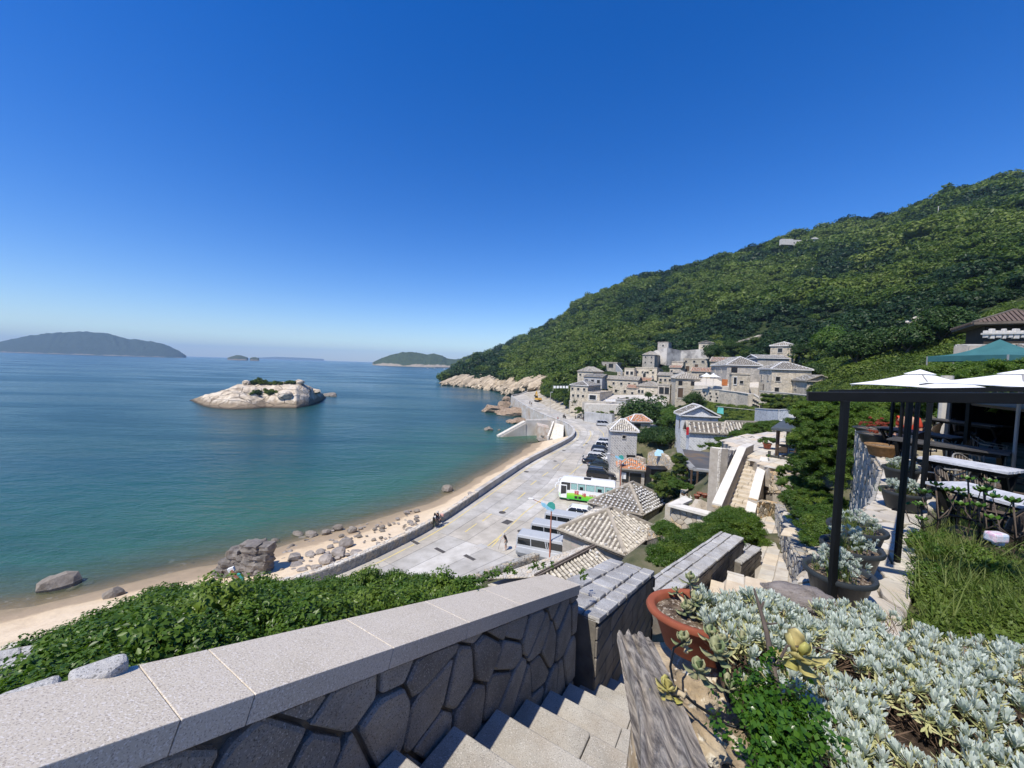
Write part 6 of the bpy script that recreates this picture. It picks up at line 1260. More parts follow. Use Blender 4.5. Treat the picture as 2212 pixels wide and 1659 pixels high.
def carbody(kind,m,label,P,rz,group='cars parked nose to the buildings',trim=None,spoiler=False,rails=False):
    L,W_,H_,zb,(xa,xc,xd,xb),(zr,zf)=KINDS[kind];t=T('parked_van' if kind=='van' else 'parked_car',label,'van' if kind=='van' else 'car',tuple(P),rz,group);g0=.2;w=W_/2
    st=[(-.5,.88,.45,zr*.86),(-.49,.96,.3,zr*.97),(-.44,1,g0,zr),(xa,1,g0,zb if kind != 'sedan' else zr),(-.1,1,g0,zb),(.15,1,g0,zb*.99),(xb,.99,g0,zf*.97 if kind != 'van' else zb),(.40,.97,g0,zf*.85 if kind != 'van' else zb),(.47,.9,.25,zf*.74 if kind != 'van' else zb*.97),(.5,.78,.35,zf*.58 if kind != 'van' else zb*.8)]
    gg=[]
    for (x,wf,z0,z1) in st:
        ww=w*wf;x *= L;gg.append([(x,-ww*.8,z0),(x,-ww,z0+.12),(x,-ww*1.0,(z0+z1)*.5),(x,-ww*.97,z1-.08),(x,-ww*.86,z1),(x,0,z1+.03),(x,ww*.86,z1),(x,ww*.97,z1-.08),(x,ww,(z0+z1)*.5),(x,ww,z0+.12),(x,ww*.8,z0)])
    mb=MB();mb.grid(gg);mb.add(gg[0],[tuple(range(11))]);mb.add(gg[-1],[tuple(range(11))[::-1]]);bd_=mb.build('body',m,t,smooth=True);e=bd_.modifiers.new('e','EDGE_SPLIT');e.split_angle=radians(42)
    wb,wr=w*.90,w*(.72 if kind != 'van' else .84);za,zt=zb-.02,H_
    def ring(xq0,xq1,z_,ww):return [(xq0*L,-ww,z_),(xq1*L,-ww,z_),(xq1*L,ww,z_),(xq0*L,ww,z_)]
    mid=ring(xa*.4+xc*.6,xb*.4+xd*.6,za+(zt-za)*.55,wb*.5+wr*.5+.02);mb=MB();lo=ring(xa,xb,za,wb);hi=ring(xc,xd,zt-.05,wr)
    mb.add(lo+mid+hi,[(0,1,5,4),(1,2,6,5),(2,3,7,6),(3,0,4,7),(4,5,9,8),(5,6,10,9),(6,7,11,10),(7,4,8,11)]);mb.build('windows',GLASS,t)
    mb=MB();mb.add(ring(xc-.01,xd+.01,zt-.07,wr+.025)+[(q[0]*.97,q[1]*.86,zt) for q in ring(xc,xd,zt,wr)],[(0,1,5,4),(1,2,6,5),(2,3,7,6),(3,0,4,7),(4,5,6,7),(3,2,1,0)]);mb.build('roof',m,t,smooth=False)
    mb=MB()
    for sy in (-1,1):
        for fa in ((0,0),(1,1),(.38,.36),(.68,.66)) if kind != 'van' else ((0,0),(1,1),(.30,.30),(.62,.62),(.66,.66)):
            x0=(xa+(xb-xa)*fa[0])*L;x1=(xc+(xd-xc)*fa[1])*L;mb.beam((x0,sy*(wb+.008),za),(x1,sy*(wr+.01),zt-.06),.07 if fa[0] not in (0,1) else .13,.03,(0,1,0))
        if kind=='van':mb.add([(xa*L,sy*(wb+.012),za),(xb*L,sy*(wb+.012),za),(xb*L,sy*(wb+.005),za+.18),(xa*L,sy*(wb+.005),za+.18),(xc*L,sy*(wr+.022),zt-.06),(xd*L,sy*(wr+.022),zt-.06),(xd*L*.98,sy*(wr+.032),zt-.24),(xc*L,sy*(wr+.032),zt-.24)],[(0,1,2,3),(4,5,6,7)])
    mb.build('pillars',m,t)
    wheels(t,L,W_,.33 if kind != 'suv' else .36)
    for sy in (-1,1):
        mb=MB();mb.box((.465*L,sy*w*.62,zf*.68),(.16,.38,.13));mb.build('headlight',LAMP,t);mb=MB();mb.box((-.495*L,sy*w*.72,zr*.82),(.07,.26,.2));mb.build('tail_light',TAIL,t);mb=MB();mb.box((xb*L-.25,sy*(w+.08),zb+.02),(.14,.18,.12));mb.build('wing_mirror',m,t)
    mb=MB();mb.box((.497*L,0,.34),(.06,W_*.72,.22));mb.box((-.5*L,0,.36),(.05,W_*.72,.2));mb.build('bumper_trim',trim or PLAST,t)
    mb=MB();mb.box((-.507*L,0,.62),(.02,.34,.15));mb.build('number_plate',WHITE,t)
    if kind=='suv' or rails:
        mb=MB()
        for sy in (-1,1):mb.beam((xc*L+.1,sy*wr*.86,zt+.04),(xd*L-.1,sy*wr*.86,zt+.04),.04,.05)
        mb.build('roof_rail',RIM,t)
    if kind=='van':
        mb=MB()
        for k in range(7):y=(-.75+.25*k)*wr;mb.beam((xc*L+.12,y,zt+.012),(xd*L-.3,y,zt+.012),.07,.03)
        mb.build('roof_rib',m,t,kind='stuff')
        mb=MB()
        mb.box((0,-w*1.002,.36),(L*.9,.02,.28));mb.build('lower_panel',mat('grey van sill',[(.16,.17,.18)],1,.4,0),t)
    if spoiler:
        mb=MB();mb.beam((-.47*L,-.75,1.2),(-.47*L,.75,1.2),.22,.04);mb.beam((-.46*L,-.6,.95),(-.47*L,-.6,1.2),.05,.05);mb.beam((-.46*L,.6,.95),(-.47*L,.6,1.2),.05,.05);mb.build('spoiler',m,t)
    return t
VA=radians(-17);dv=V3(cos(VA),sin(VA),0);lv=V3(-sin(VA),cos(VA),0)
def park(kind,m,label,uv,whl,**k):   # whl: which near-side wheel stands at pixel uv: -1 rear, 1 front
    L,W_=KINDS[kind][:2];p=G(*uv,LOTZ);p=p-dv*(whl*.3*L)+lv*(W_/2-.1);return carbody(kind,m,label,(p[0],p[1],LOTZ),k.pop('rz',VA),**k)
BLK=paint('black car paint',(.010,.010,.011));DGR=paint('dark green grey car paint',(.025,.032,.03));WHT=paint('white car paint',(.74,.74,.73));SIL=paint('silver car paint',(.42,.44,.47),.3);NAVY=paint('dark blue car paint',(.02,.03,.055));VAN=paint('pale silver van paint',(.42,.44,.46),.35)
park('suv',BLK,'shiny black SUV parked nearest the bus',(1278.4,1033.5),-1)
park('sedan',DGR,'dark green grey saloon parked between the black SUV and the black spoiler car',(1315,1015.5),1)
park('sedan',BLK,'black saloon with a rear spoiler beside the white estate',(1267.5,1002.5),-1,spoiler=True)
park('wagon',WHT,'white estate car just behind the black spoiler saloon',(1310,999),1,rails=True)
park('hatch',SIL,'silver white hatchback second behind the white estate',(1313,990),1)
park('wagon',NAVY,'dark blue estate car between two pale cars by the tower',(1316,981),1)
park('mpv',WHT,'white people carrier farthest along the row beside the herringbone tower',(1322,974),1)
park('hatch',SIL,'silver car almost hidden behind the herringbone tower row',(1322,962),1)
p=G(1275,910,LOTZ);carbody('suv',DGR,'dark grey estate parked by the cut rock wall beside the motor scooters',tuple(p),radians(-8),group='cars parked below the village')
p=G(1304,920,LOTZ);carbody('mpv',SIL,'silver people carrier parked alone right of the dark grey estate',tuple(p),radians(-8),group='cars parked below the village')
VG='silver vans parked side by side';VA2=radians(-19)
def vanat(u,v,label):
    d=V3(cos(VA2),sin(VA2),0);l=V3(-sin(VA2),cos(VA2),0);p=G(u,v,LOTZ)+d*(.3*4.85)+l*.8;return carbody('van',VAN,label,(p[0],p[1],LOTZ),VA2,group=VG)
vanat(1135,1206,'silver van nearest the curved block wall, first of three');vanat(1164,1177.5,'middle silver van of the three');vanat(1193,1152,'third silver van, half hidden behind the tiled hip roof')
p=G(1262,1122,LOTZ);carbody('hatch',WHT,'white car glimpsed between the third van and the two hip roofs',tuple(p),VA2,group='cars parked nose to the buildings')
# bus
BW=paint('bus white',(.78,.79,.78));N=NT('bus lower green');co=N.coord();z=N.n('SeparateXYZ');N.l(co,z.inputs[0]);N.l(N.ramp(N.math('MULTIPLY',z.outputs[2],1/1.6),[(.15,(.03,.42,.06)),(.45,(.16,.58,.03)),(.68,(.45,.72,.12)),(.95,(.78,.79,.76))]),N.b.inputs['Base Color']);N.b.inputs['Roughness'].default_value=.3;BG=N.m
bL,bW,bH=7.2,2.2,2.95;bp=G(1226.8,1081.4,LOTZ);BA=VA;d=V3(cos(BA),sin(BA),0);l=V3(-sin(BA),cos(BA),0);bc=bp+d*(bL*.5-1.25)+l*(bW/2-.12)
BUS=T('bus','white and green tour bus with curtained windows parked in the middle of the car park','bus',(bc[0],bc[1],LOTZ),BA+pi)
# local frame: +x is the front (which points left in the picture); the near side is +y
gg=[];
for (x,wf,z0,z1) in ((-3.6,.95,.5,2.75),(-3.55,1,.35,2.88),(-3.3,1,.3,2.95),(-1,1,.3,2.95),(2.2,1,.3,2.95),(2.9,1,.3,2.93),(3.3,.99,.32,2.8),(3.5,.95,.4,2.45)):
    ww=bW/2*wf;gg.append([(x,-ww,z0),(x,-ww,1.55),(x,-ww*.97,z1-.35),(x,-ww*.82,z1-.06),(x,0,z1+.02),(x,ww*.82,z1-.06),(x,ww*.97,z1-.35),(x,ww,1.55),(x,ww,z0)])
xf=[(3.6,-1.0,.45),(3.66,-1.02,1.3),(3.58,-.98,1.9),(3.5,-.7,2.35),(3.5,0,2.4),(3.5,.7,2.35),(3.58,.98,1.9),(3.66,1.02,1.3),(3.6,1.0,.45)];gg.append(xf)
mb=MB();mb.grid(gg);mb.add(gg[0],[tuple(range(9))]);mb.add(xf,[tuple(range(9))[::-1]]);mb.build('body',BW,BUS)
mb=MB()
for sy in (1,-1):y=sy*(bW/2+.012);mb.add([(-3.5,y,.3),(3.4,y,.3),(3.5,y,1.0),(1.6,y,1.15),(.2,y,1.0),(-1.4,y,.95),(-3.5,y,1.2)],[(0,1,2,3,4,5,6)[::(-1 if sy>0 else 1)]])
mb.add([(3.67,-1.0,.4),(3.67,1.0,.4),(3.69,1.0,1.05),(3.69,-1.0,1.05)],[(0,1,2,3)]);mb.build('lower_panel',BG,BUS)
CURT=mat('teal curtain',[(.25,.45,.42),(.38,.58,.55)],8,.8,.2);bx=[2.05,1.15,.1,-1.1,-2.3,-3.35]
for sy in (1,-1):
    for k in range(5):
        mb=MB();x0,x1=bx[k+1]+.06,bx[k]-.04;y=sy*(bW/2-.012+.02);y2=sy*(bW/2*.985+.01);mb.add([(x0,y,1.62),(x1,y,1.62),(x1,y2,2.42),(x0,y2,2.42)],[(0,1,2,3)[::(-1 if sy>0 else 1)]]);wo=mb.build('window',GLASS,BUS);wo.modifiers.new('s','SOLIDIFY').thickness=.02
        w_=x1-x0;spans=[(.03,.55,.12),(.55,.97,.05)] if k in (0,2) else [(.03,.28,.05),(.74,.97,.05),(.28,.74,.5)]
        mb=MB()
        for (f0,f1,cutz) in spans:
            zb_=1.64+(.8*cutz if cutz>.3 else 0);n_=4
            for q in range(n_):a=x0+w_*(f0+(f1-f0)*q/n_);b=x0+w_*(f0+(f1-f0)*(q+1)/n_)-.01;yy=sy*(bW/2+.012+.006*(q % 2));mb.add([(a,yy,zb_+.02*(q % 2)),(b,yy,zb_),(b,yy-sy*.012,2.38-.05*(q % 2)),(a,yy-sy*.012,2.38)],[(0,1,2,3)[::(-1 if sy>0 else 1)]])
        mb.build('curtain',CURT,wo)
    mb=MB();y=sy*(bW/2+.014);mb.add([(2.1,y,1.5),(3.0,y,1.45),(3.3,y,1.6),(3.3,y-sy*.03,2.45),(2.1,y-sy*.03,2.45)],[(0,1,2,3,4)[::(-1 if sy>0 else 1)]]);mb.build('front_side_window',GLASS,BUS)
mb=MB();y=bW/2+.03;mb.box((2.95,y,1.25),(.86,.04,1.75));dr=mb.build('door',BW,BUS,bevel=.03);mb=MB();mb.add([(2.6,y+.03,1.0),(3.3,y+.03,.85),(3.3,y+.03,2.0),(2.6,y+.03,2.0)],[(3,2,1,0)]);mb.build('door_window',GLASS,dr)
mb=MB();mb.add([(3.675,-.93,1.25),(3.675,.93,1.25),(3.52,.75,2.3),(3.52,-.75,2.3)],[(0,1,2,3)]);mb.build('windscreen',GLASS,BUS)
wheels(BUS,bL,bW,.42,(-.27,.325))
mb=MB();mb.box((0,.2,2.99),(.9,.7,.09));mb.box((0,.2,3.04),(.7,.5,.03));mb.build('roof_hatch',PLAST,BUS)
for sy in (1,-1):mb=MB();mb.tube([(3.45,sy*.9,2.35),(3.85,sy*1.15,2.3),(4.0,sy*1.2,1.95)],[.06,.06,.09],6);mb.box((4.02,sy*1.2,1.8),(.12,.22,.36));mb.build('mirror',BW,BUS)
for k,x in enumerate((1.3,.8)):mb=MB();mb.box((x,bW/2+.02,.62),(.38,.03,.32));mb.build('vent',PLAST,BUS)
for sy in (-1,1):mb=MB();mb.box((3.66,sy*.75,.75),(.06,.34,.2));mb.build('headlight',LAMP,BUS);mb=MB();mb.box((-3.6,sy*.85,1.0),(.05,.2,.4));mb.build('tail_light',TAIL,BUS)
RT=mat('red lettering',[(.62,.03,.03)],1,.4,0);TT_=mat('tan lettering',[(.55,.38,.22)],1,.4,0)
def lettering(body,size,x,z_,m):me=ttextmesh(body,size);me.materials.clear();o=mk('lettering',me,m,BUS,loc=(x,bW/2+.03,z_));o.rotation_euler=(pi/2,0,pi);return o
lettering('龍',.62,1.55,1.0,RT);lettering('福',.55,.55,.83,RT);lettering('遊覽車',.30,-.35,.95,TT_)
# excavator on the far road
p=G(1162,868,5.05);EX=T('excavator','yellow excavator with a raised arm working at the far road edge','excavator',tuple(p),2.0,None);YP=paint('yellow machine paint',(.60,.34,.04),.5)
for sy in (-1,1):mb=MB();mb.prism([(-1.6,sy*1.1-.25),(1.6,sy*1.1-.25),(1.6,sy*1.1+.25),(-1.6,sy*1.1+.25)],.05,.85);mb.build('track',PLAST,EX,bevel=.2)
mb=MB();mb.box((-.3,0,1.5),(3.2,2.4,.9));mb.build('body',YP,EX,bevel=.1);mb=MB();mb.box((.6,.7,2.3),(1.3,.9,1.3));mb.build('cab',GLASS,EX);mb=MB();mb.box((.6,.7,2.98),(1.35,.95,.1));mb.build('cab_roof',YP,EX)
mb=MB();mb.beam((1.0,-.3,1.8),(2.4,-.3,5.0),.4,.55);mb.beam((2.4,-.3,5.0),(3.6,-.3,3.2),.3,.4);mb.build('arm',YP,EX);mb=MB();mb.box((3.7,-.3,2.8),(.7,.8,.7));mb.build('bucket',PLAST,EX)
p=G(1170,858,6);mb=MB();
for k in range(3):mb.beam((0,k*.6,0),(0,k*.6+.3,2.2),.12,.5)
tag(mb.build('hazard_board',mat('hazard paint',[(.55,.55,.12),(.05,.05,.05),(.6,.6,.2)],2.5,.6,0),None,loc=tuple(p)),'striped hazard boards leaning beside the excavator','barrier')
# scooters
def scooter(P,rz,lab,c,rider=False,group=None):
    t=T('motor_scooter',lab,'scooter',tuple(P),rz,group)
    for x in (-.6,.6):mb=MB();mb.tube([(x,-.06,.26),(x,.06,.26)],.26,12);mb.build('wheel',TYRE,t)
    mb=MB();mb.hexa([(-.75,-.16,.4),(.1,-.16,.3),(.1,.16,.3),(-.75,.16,.4),(-.8,-.14,.7),(-.05,-.14,.68),(-.05,.14,.68),(-.8,.14,.7)]);mb.box((.25,0,.32),(.6,.3,.08));mb.beam((.45,0,.3),(.58,0,.95),.32,.1);mb.build('body',c,t);mb=MB();mb.box((-.4,0,.77),(.7,.26,.12));mb.build('seat',PLAST,t);mb=MB();mb.tube([(.5,-.3,1.0),(.55,0,1.02),(.5,.3,1.0)],.025,5);mb.build('handlebar',PLAST,t);return t
for k,(u,v,c,lab) in enumerate(((1243,904,BLK,'black motor scooter at the left end of the parked row'),(1247,903.5,WHT,'white motor scooter second in the parked row'),(1251,903,SIL,'silver motor scooter in the middle of the parked row'),(1255.5,904,WHT,'white motor scooter beside the dark grey estate'),(1260,906,BLK,'black motor scooter touching the dark grey estate'))):
    scooter(G(u,v,LOTZ),radians(70+rng.uniform(-12,12)),lab,c,group='scooters parked by the cut rock')
# ================================================================== PEOPLE
SKIN=mat('skin',[(.42,.24,.16),(.50,.30,.20)],3,.6,.05);HAIR=mat('black hair',[(.012,.010,.009),(.02,.017,.015)],8,.7,.3);SHOE=mat('shoe',[(.5,.5,.48),(.6,.6,.58)],2,.8,0)
def skinned(name,pts,edges,radii,m,parent,sub=2,root=0):
    me=bpy.data.meshes.new(name);me.from_pydata([tuple(map(float,p)) for p in pts],edges,[]);me.update();o=mk(name,me,m,parent);s=o.modifiers.new('skin','SKIN');s.use_smooth_shade=True
    for i,r in enumerate(radii):v=me.skin_vertices[0].data[i];v.radius=(r,r) if not hasattr(r,'__len__') else r;v.use_root=(i==root)
    u_=o.modifiers.new('sub','SUBSURF');u_.levels=u_.render_levels=sub;return o
def person(P,rz,label,shirt,pants,hgt=1.72,pose='stand',hat=None,group=None,long_=False,sleeves=.45,arms=None,hairlong=False):
    t=T('person',label,'person',tuple(P),rz,group);k=hgt/1.72
    hip,kn,an=.92,.50,.09;fwd=0
    if pose=='sit':hip=.52
    J={'pel':(0,0,hip),'w':(0,0,hip+.18),'ch':(.01,0,hip+.42),'nk':(.01,0,hip+.57),'hd':(.03,0,hip+.66),'ht':(.03,0,hip+.76)}
    if pose=='stoop':J.update({'w':(.04,0,hip+.18),'ch':(.12,0,hip+.39),'nk':(.19,0,hip+.52),'hd':(.26,0,hip+.58),'ht':(.28,0,hip+.67)})
    for s_,sd_ in (('l',1),('r',-1)):
        if pose=='sit':leg={'h':(0,sd_*.09,hip),'k':(.42,sd_*.12,hip+.02),'a':(.46,sd_*.12,.09),'t':(.60,sd_*.13,.04)}
        else:dx=.10*sd_ if pose in ('walk','stoop') else .02*sd_;leg={'h':(0,sd_*.09,hip-.04),'k':(dx*.7+.02,sd_*.10,kn),'a':(dx-.02,sd_*.11,an),'t':(dx+.14,sd_*.13,.035)}
        c=J['ch'];arm={'s':(c[0],sd_*.19,c[2]+.07),'e':(c[0]-.03,sd_*.25,c[2]-.20),'wr':(c[0]+.08,sd_*.24,c[2]-.43),'hn':(c[0]+.12,sd_*.23,c[2]-.51)}
        if arms and sd_ in arms:arm.update(arms[sd_])
        J.update({s_+q:v for q,v in list(leg.items())+list(arm.items())})
    N_=list(J);P_=[tuple(c*k for c in J[n]) for n in N_];ix={n:i for i,n in enumerate(N_)};R0={'pel':.125,'w':.105,'ch':.125,'nk':.052,'hd':.085,'ht':.075,'h':.085,'k':.052,'a':.036,'t':.034,'s':.056,'e':.038,'wr':.026,'hn':.032}
    def rad(n):return R0.get(n,R0.get(n[1:],.05))*k
    E_=[('pel','w'),('w','ch'),('ch','nk'),('nk','hd'),('hd','ht')]+[(a,b) for s_ in 'lr' for a,b in (('pel',s_+'h'),(s_+'h',s_+'k'),(s_+'k',s_+'a'),(s_+'a',s_+'t'),('ch',s_+'s'),(s_+'s',s_+'e'),(s_+'e',s_+'wr'),(s_+'wr',s_+'hn'))]
    skinned('body',P_,[(ix[a],ix[b]) for a,b in E_],[rad(n) for n in N_],SKIN,t,1)
    def sub(name,names,edges,grow,m,scale_end={}):ii={n:i for i,n in enumerate(names)};pp=[];rr_=[]
    # shirt
    lerp=lambda a,b,f:tuple((J[a][q]*(1-f)+J[b][q]*f)*k for q in range(3))
    pp=[P_[ix['pel']],P_[ix['w']],P_[ix['ch']],lerp('ch','nk',.6)];rr_=[.145*k,.125*k,.145*k,.075*k];ed=[(0,1),(1,2),(2,3)]
    for s_ in 'lr':b=len(pp);pp+=[P_[ix[s_+'s']],lerp(s_+'s',s_+'e',.5),lerp(s_+'s',s_+'e',sleeves*2) if sleeves<=.5 else P_[ix[s_+'e']]];rr_+=[.075*k,.062*k,.060*k];ed+=[(2,b),(b,b+1),(b+1,b+2)]
    if sleeves>.5:
        for s_ in 'lr':b=len(pp);pp.append(P_[ix[s_+'wr']]);rr_.append(.042*k);ed.append((6 if s_=='l' else 9,b))
    skinned('shirt',pp,ed,rr_,shirt,t,1)
    pp=[P_[ix['pel']]];rr_=[.14*k];ed=[]
    for s_ in 'lr':
        b=len(pp);f=1.0 if long_ else 1.0;pp+=[P_[ix[s_+'h']],lerp(s_+'h',s_+'k',.55),lerp(s_+'h',s_+'k',.92)];rr_+=[.100*k,.082*k,.078*k];ed+=[(0,b),(b,b+1),(b+1,b+2)]
        if long_:pp+=[lerp(s_+'k',s_+'a',.9)];rr_+=[.052*k];ed+=[(b+2,b+3)]
    skinned('trousers' if long_ else 'shorts',pp,ed,rr_,pants,t,1)
    h_=V3(*P_[ix['hd']]);mb=MB();mb.lathe([(0,.115*k),(.05*k,.105*k),(.085*k,.07*k),(.098*k,.02*k),(.092*k,-.03*k),(.07*k,-.07*k)],(h_[0]-.018*k,h_[1],h_[2]+.04*k),12);mb.build('hair',HAIR,t,smooth=True)
    if hairlong:mb=MB();mb.lathe([(.08*k,.05*k),(.10*k,-.1*k),(.07*k,-.3*k)],(h_[0]-.04*k,h_[1],h_[2]),10);mb.build('long_hair',HAIR,t,smooth=True)
    mb=MB();mb.tube([h_+V3(.085*k,0,.02*k),h_+V3(.115*k,0,-.012*k)],[.012*k,.018*k],6);mb.build('nose',SKIN,t)
    if hat:mb=MB();mb.lathe([(0,.16*k),(.08*k,.15*k),(.105*k,.07*k),(.11*k,.05*k),(.17*k,.035*k),(.17*k,.028*k),(.10*k,.03*k)],(h_[0],h_[1],h_[2]+.02*k),14);mb.build('hat',hat,t,smooth=True)
    for s_ in 'lr':a,b=V3(*P_[ix[s_+'a']]),V3(*P_[ix[s_+'t']]);mb=MB();mb.beam(a*V3(1,1,0)+V3(-.04,0,.05)*k,b*V3(1,1,0)+V3(.05,0,.045)*k,.095*k,.09*k);mb.build('shoe',SHOE,t,bevel=.02)
    return t,J
BS_=mat('black cotton',[(.012,.012,.013),(.02,.02,.022)],5,.9,.1);GS_=mat('grey beige cotton',[(.34,.32,.28),(.40,.38,.34)],5,.9,.1);WS_=mat('white cotton',[(.66,.66,.65)],5,.9,.1);NV_=mat('navy cloth',[(.02,.025,.05)],5,.9,.1);OL_=mat('olive cloth',[(.09,.11,.08)],5,.9,.1);PK_=mat('pink bag cloth',[(.62,.36,.30)],4,.8,.1);HT_=mat('pale sun hat',[(.45,.43,.40)],5,.9,.1)
p=G(1092.5,1188.5,LOTZ);mp_,J=person((p[0],p[1],LOTZ),radians(195),'man in black T shirt and beige shorts with a walking stick in the car park',BS_,GS_,1.74,'stoop',hat=HT_,arms={-1:{'e':(.16,-.25,1.12),'wr':(.33,-.25,1.0),'hn':(.40,-.25,.97)}})
mb=MB();mb.tube([(.42,-.25,1.02),(.68,-.28,.0)],.013,6);tag(mb.build('walking_stick',WOODF,None,loc=(p[0],p[1],LOTZ)),'thin walking stick held by the man in the car park','stick').rotation_euler=(0,0,radians(195))
p=G(938.5,1141,LOTZ);person((p[0],p[1],LOTZ),radians(20),'woman in white top and olive trousers standing against the sea wall',WS_,OL_,1.65,'stand',long_=True,group='two visitors at the sea wall',hairlong=True,sleeves=.4)
mb=MB();mb.box((-.05,.05,1.12),(.2,.3,.36));tag(mb.build('backpack',BS_,None,loc=(p[0],p[1]-.28,LOTZ),bevel=.05),'small black backpack on the woman in the white top','backpack')
p2=p+unit(V3(.55,.83,0))*.62+V3(-.18,.1,0);person((p2[0],p2[1],LOTZ+.36),radians(-35),'woman in sun hat and dark clothes sitting on the sea wall',NV_,NV_,1.62,'sit',hat=HT_,long_=True,group='two visitors at the sea wall',hairlong=True,sleeves=1)
mb=MB();mb.box((0,0,0),(.42,.22,.34));tag(mb.build('shoulder_bag',PK_,None,loc=(p2[0]+.42,p2[1]+.35,LOTZ+1.05),bevel=.08),'pink shoulder bag on the sea wall beside the seated woman','bag')
for (u,v,lab,c1,c2) in ((1144.5,874,'person in dark clothes walking on the far road beyond the bend',NV_,NV_),(1148,877.5,'second small figure just behind on the far road',BS_,GS_)):q=G(u,v,LOTZ);person((q[0],q[1],LOTZ),1.8,lab,c1,c2,1.8,'walk',long_=True)
q=G(1205,911.5,LOTZ);person((q[0],q[1],LOTZ),2.5,'person in red standing at the top of the beach steps',mat('red jacket',[(.5,.05,.05)],4,.8,0),NV_,1.75,'stand',long_=True)
q=G(1218.5,903.5,LOTZ);scooter((q[0],q[1],LOTZ),2.2,'black motor scooter being ridden along the far road',BLK);person((q[0],q[1],LOTZ+.28),2.2,'rider in black on the moving motor scooter',BS_,BS_,1.7,'sit',long_=True,sleeves=1)
# ================================================================== WIND VANE LAMP POSTS
RUSTP=mat('rust red post paint',[(.30,.11,.07),(.40,.16,.10)],4,.6,.2,20);TEALP=mat('teal painted metal',[(.04,.30,.25),(.08,.38,.33)],6,.5,.1);BLUEP=mat('light blue painted metal',[(.20,.48,.66),(.35,.60,.74)],5,.5,.1)
def vane(P,h_,rz,lab,s=1.0,group='fish shaped lamp posts'):
    t=T('lamp_post',lab,'lamp post',tuple(P),rz,group);mb=MB();mb.tube([(0,0,0),(0,0,h_)],[.075*s,.055*s],8);mb.build('post',RUSTP,t)
    mb=MB();q=[(.35,-.1),(.28,.28),(.05,.45),(-.25,.4),(-.42,.15),(-.30,-.02),(-.05,-.15),(.2,-.22)];n=len(q);mb.add([(x*s,-.03*s,h_+(z+.25)*s) for x,z in q]+[(x*s,.03*s,h_+(z+.25)*s) for x,z in q],[tuple(range(n)),tuple(range(n,2*n))[::-1]]+[((i+1) % n,i,n+i,n+(i+1) % n) for i in range(n)]);mb.build('fish_fin',TEALP,t)
    mb=MB();q=[(.25,-.2),(-.2,.02),(-.6,.30),(-.95,.36),(-.9,.18),(-.75,-.02),(-.55,-.05),(-.4,-.22),(-.15,-.2),(.0,-.36)];n=len(q);mb.add([(x*s,-.05*s,h_+(z+.2)*s) for x,z in q]+[(x*s,.05*s,h_+(z+.2)*s) for x,z in q],[tuple(range(n)),tuple(range(n,2*n))[::-1]]+[((i+1) % n,i,n+i,n+(i+1) % n) for i in range(n)]);mb.build('fish_body',BLUEP,t)
    mb=MB();mb.tube([(-.9*s,0,h_+.5*s),(-1.65*s,0,h_+.75*s)],.03*s,6);mb.build('arm',RUSTP,t);mb=MB();mb.lathe([(0,.08),(.16,.05),(.2,0),(.1,-.05),(0,-.06)],(-1.85*s,0,h_+.8*s),12,1.5,.8);mb.build('lamp',WHITE,t,smooth=True);return t
p=D(1187.5,1200,33.5);vane((p[0],p[1],5.0),hz(p,1101,1189)-5.0,radians(-12),'rust red lamp post with a blue and teal fish beside the silver vans',1.0)
p=D(1340,1043,56.5);vane((p[0],p[1],5.0),hz(p,993,1341)-5.0,radians(-12),'rust red lamp post with a blue and teal fish in front of the kiosk',1.0)
p=bz(516,1262);
t=T('lamp_post','fish shaped lamp post rising from behind the hedge against the sand','lamp post',(p[0]*.55,p[1]*.55,gz(p[0]*.55,p[1]*.55)),0,'fish shaped lamp posts')
def at(u,v):return D(u,v,17.0)
tz=at(520,1262);t.location=(tz[0],tz[1],gz(tz[0],tz[1]));mb=MB();mb.tube([(tz[0],tz[1],gz(tz[0],tz[1])),tz],.05,8);mb.build('post',RUSTP,t,world=True)
mb=MB();mb.tube([at(521,1258),at(499,1232)],[.07,.055],8);mb.build('arm',RUSTP,t,world=True)
mb=MB();q=[at(u,v) for u,v in ((489,1231),(502,1226),(505,1233),(495,1240))];mb.hexa([tuple(a+V3(0,.02,0)) for a in q]+[tuple(a+V3(0,.12,.02)) for a in q]);mb.build('lamp',WHITE,t,world=True)
for nm,m_,pts in (('fish_body',BLUEP,((507,1247),(511,1244),(518,1256),(520,1266),(513,1264))),('fish_fin',TEALP,((511,1240),(516,1241),(524,1248),(525,1262),(520,1264),(515,1252)))):
    mb=MB();a=[tuple(at(u,v)) for u,v in pts];b=[(x,y+.1,z_) for x,y,z_ in a];n=len(a);mb.add(a+b,[tuple(range(n))[::-1],tuple(range(n,2*n))]+[(i,(i+1) % n,n+(i+1) % n,n+i) for i in range(n)]);mb.build(nm,m_,t,world=True)
# ================================================================== THE STEPPED STREET BELOW THE CAMERA
P0=D(552,1500,1.55);dW=unit(ray(1600,1147));dh=unit(dW*V3(1,1,0));sideR=V3(dh[1],-dh[0],0);nW=np.cross(sideR,dW);slopeW=-dW[2]/hypot(dW[0],dW[1])
def capS(u,v):return float((PLN(u,v,P0,nW)-P0)@dW)
PW=T('parapet','low parapet with speckled granite coping running down beside the steps','parapet',tuple(P0-V3(0,0,1)))
joints=[-2.6,-1.75,capS(119,1658)-.12,capS(393,1556),0,capS(842,1394),capS(1016,1345),capS(1129,1307),capS(1258,1265)];CW,CT=.46,.115
for a,b in zip(joints[:-1],joints[1:]):
    g_=.002;m_=MB();c=[P0+dW*(a+g_),P0+dW*(b-g_),P0+dW*(b-g_)-sideR*CW,P0+dW*(a+g_)-sideR*CW];m_.hexa([p-nW*CT for p in c]+c);o=m_.build('coping_slab',GRAN_PINK,PW,world=True,bevel=.003)
sE=joints[-1]*hypot(dW[0],dW[1])
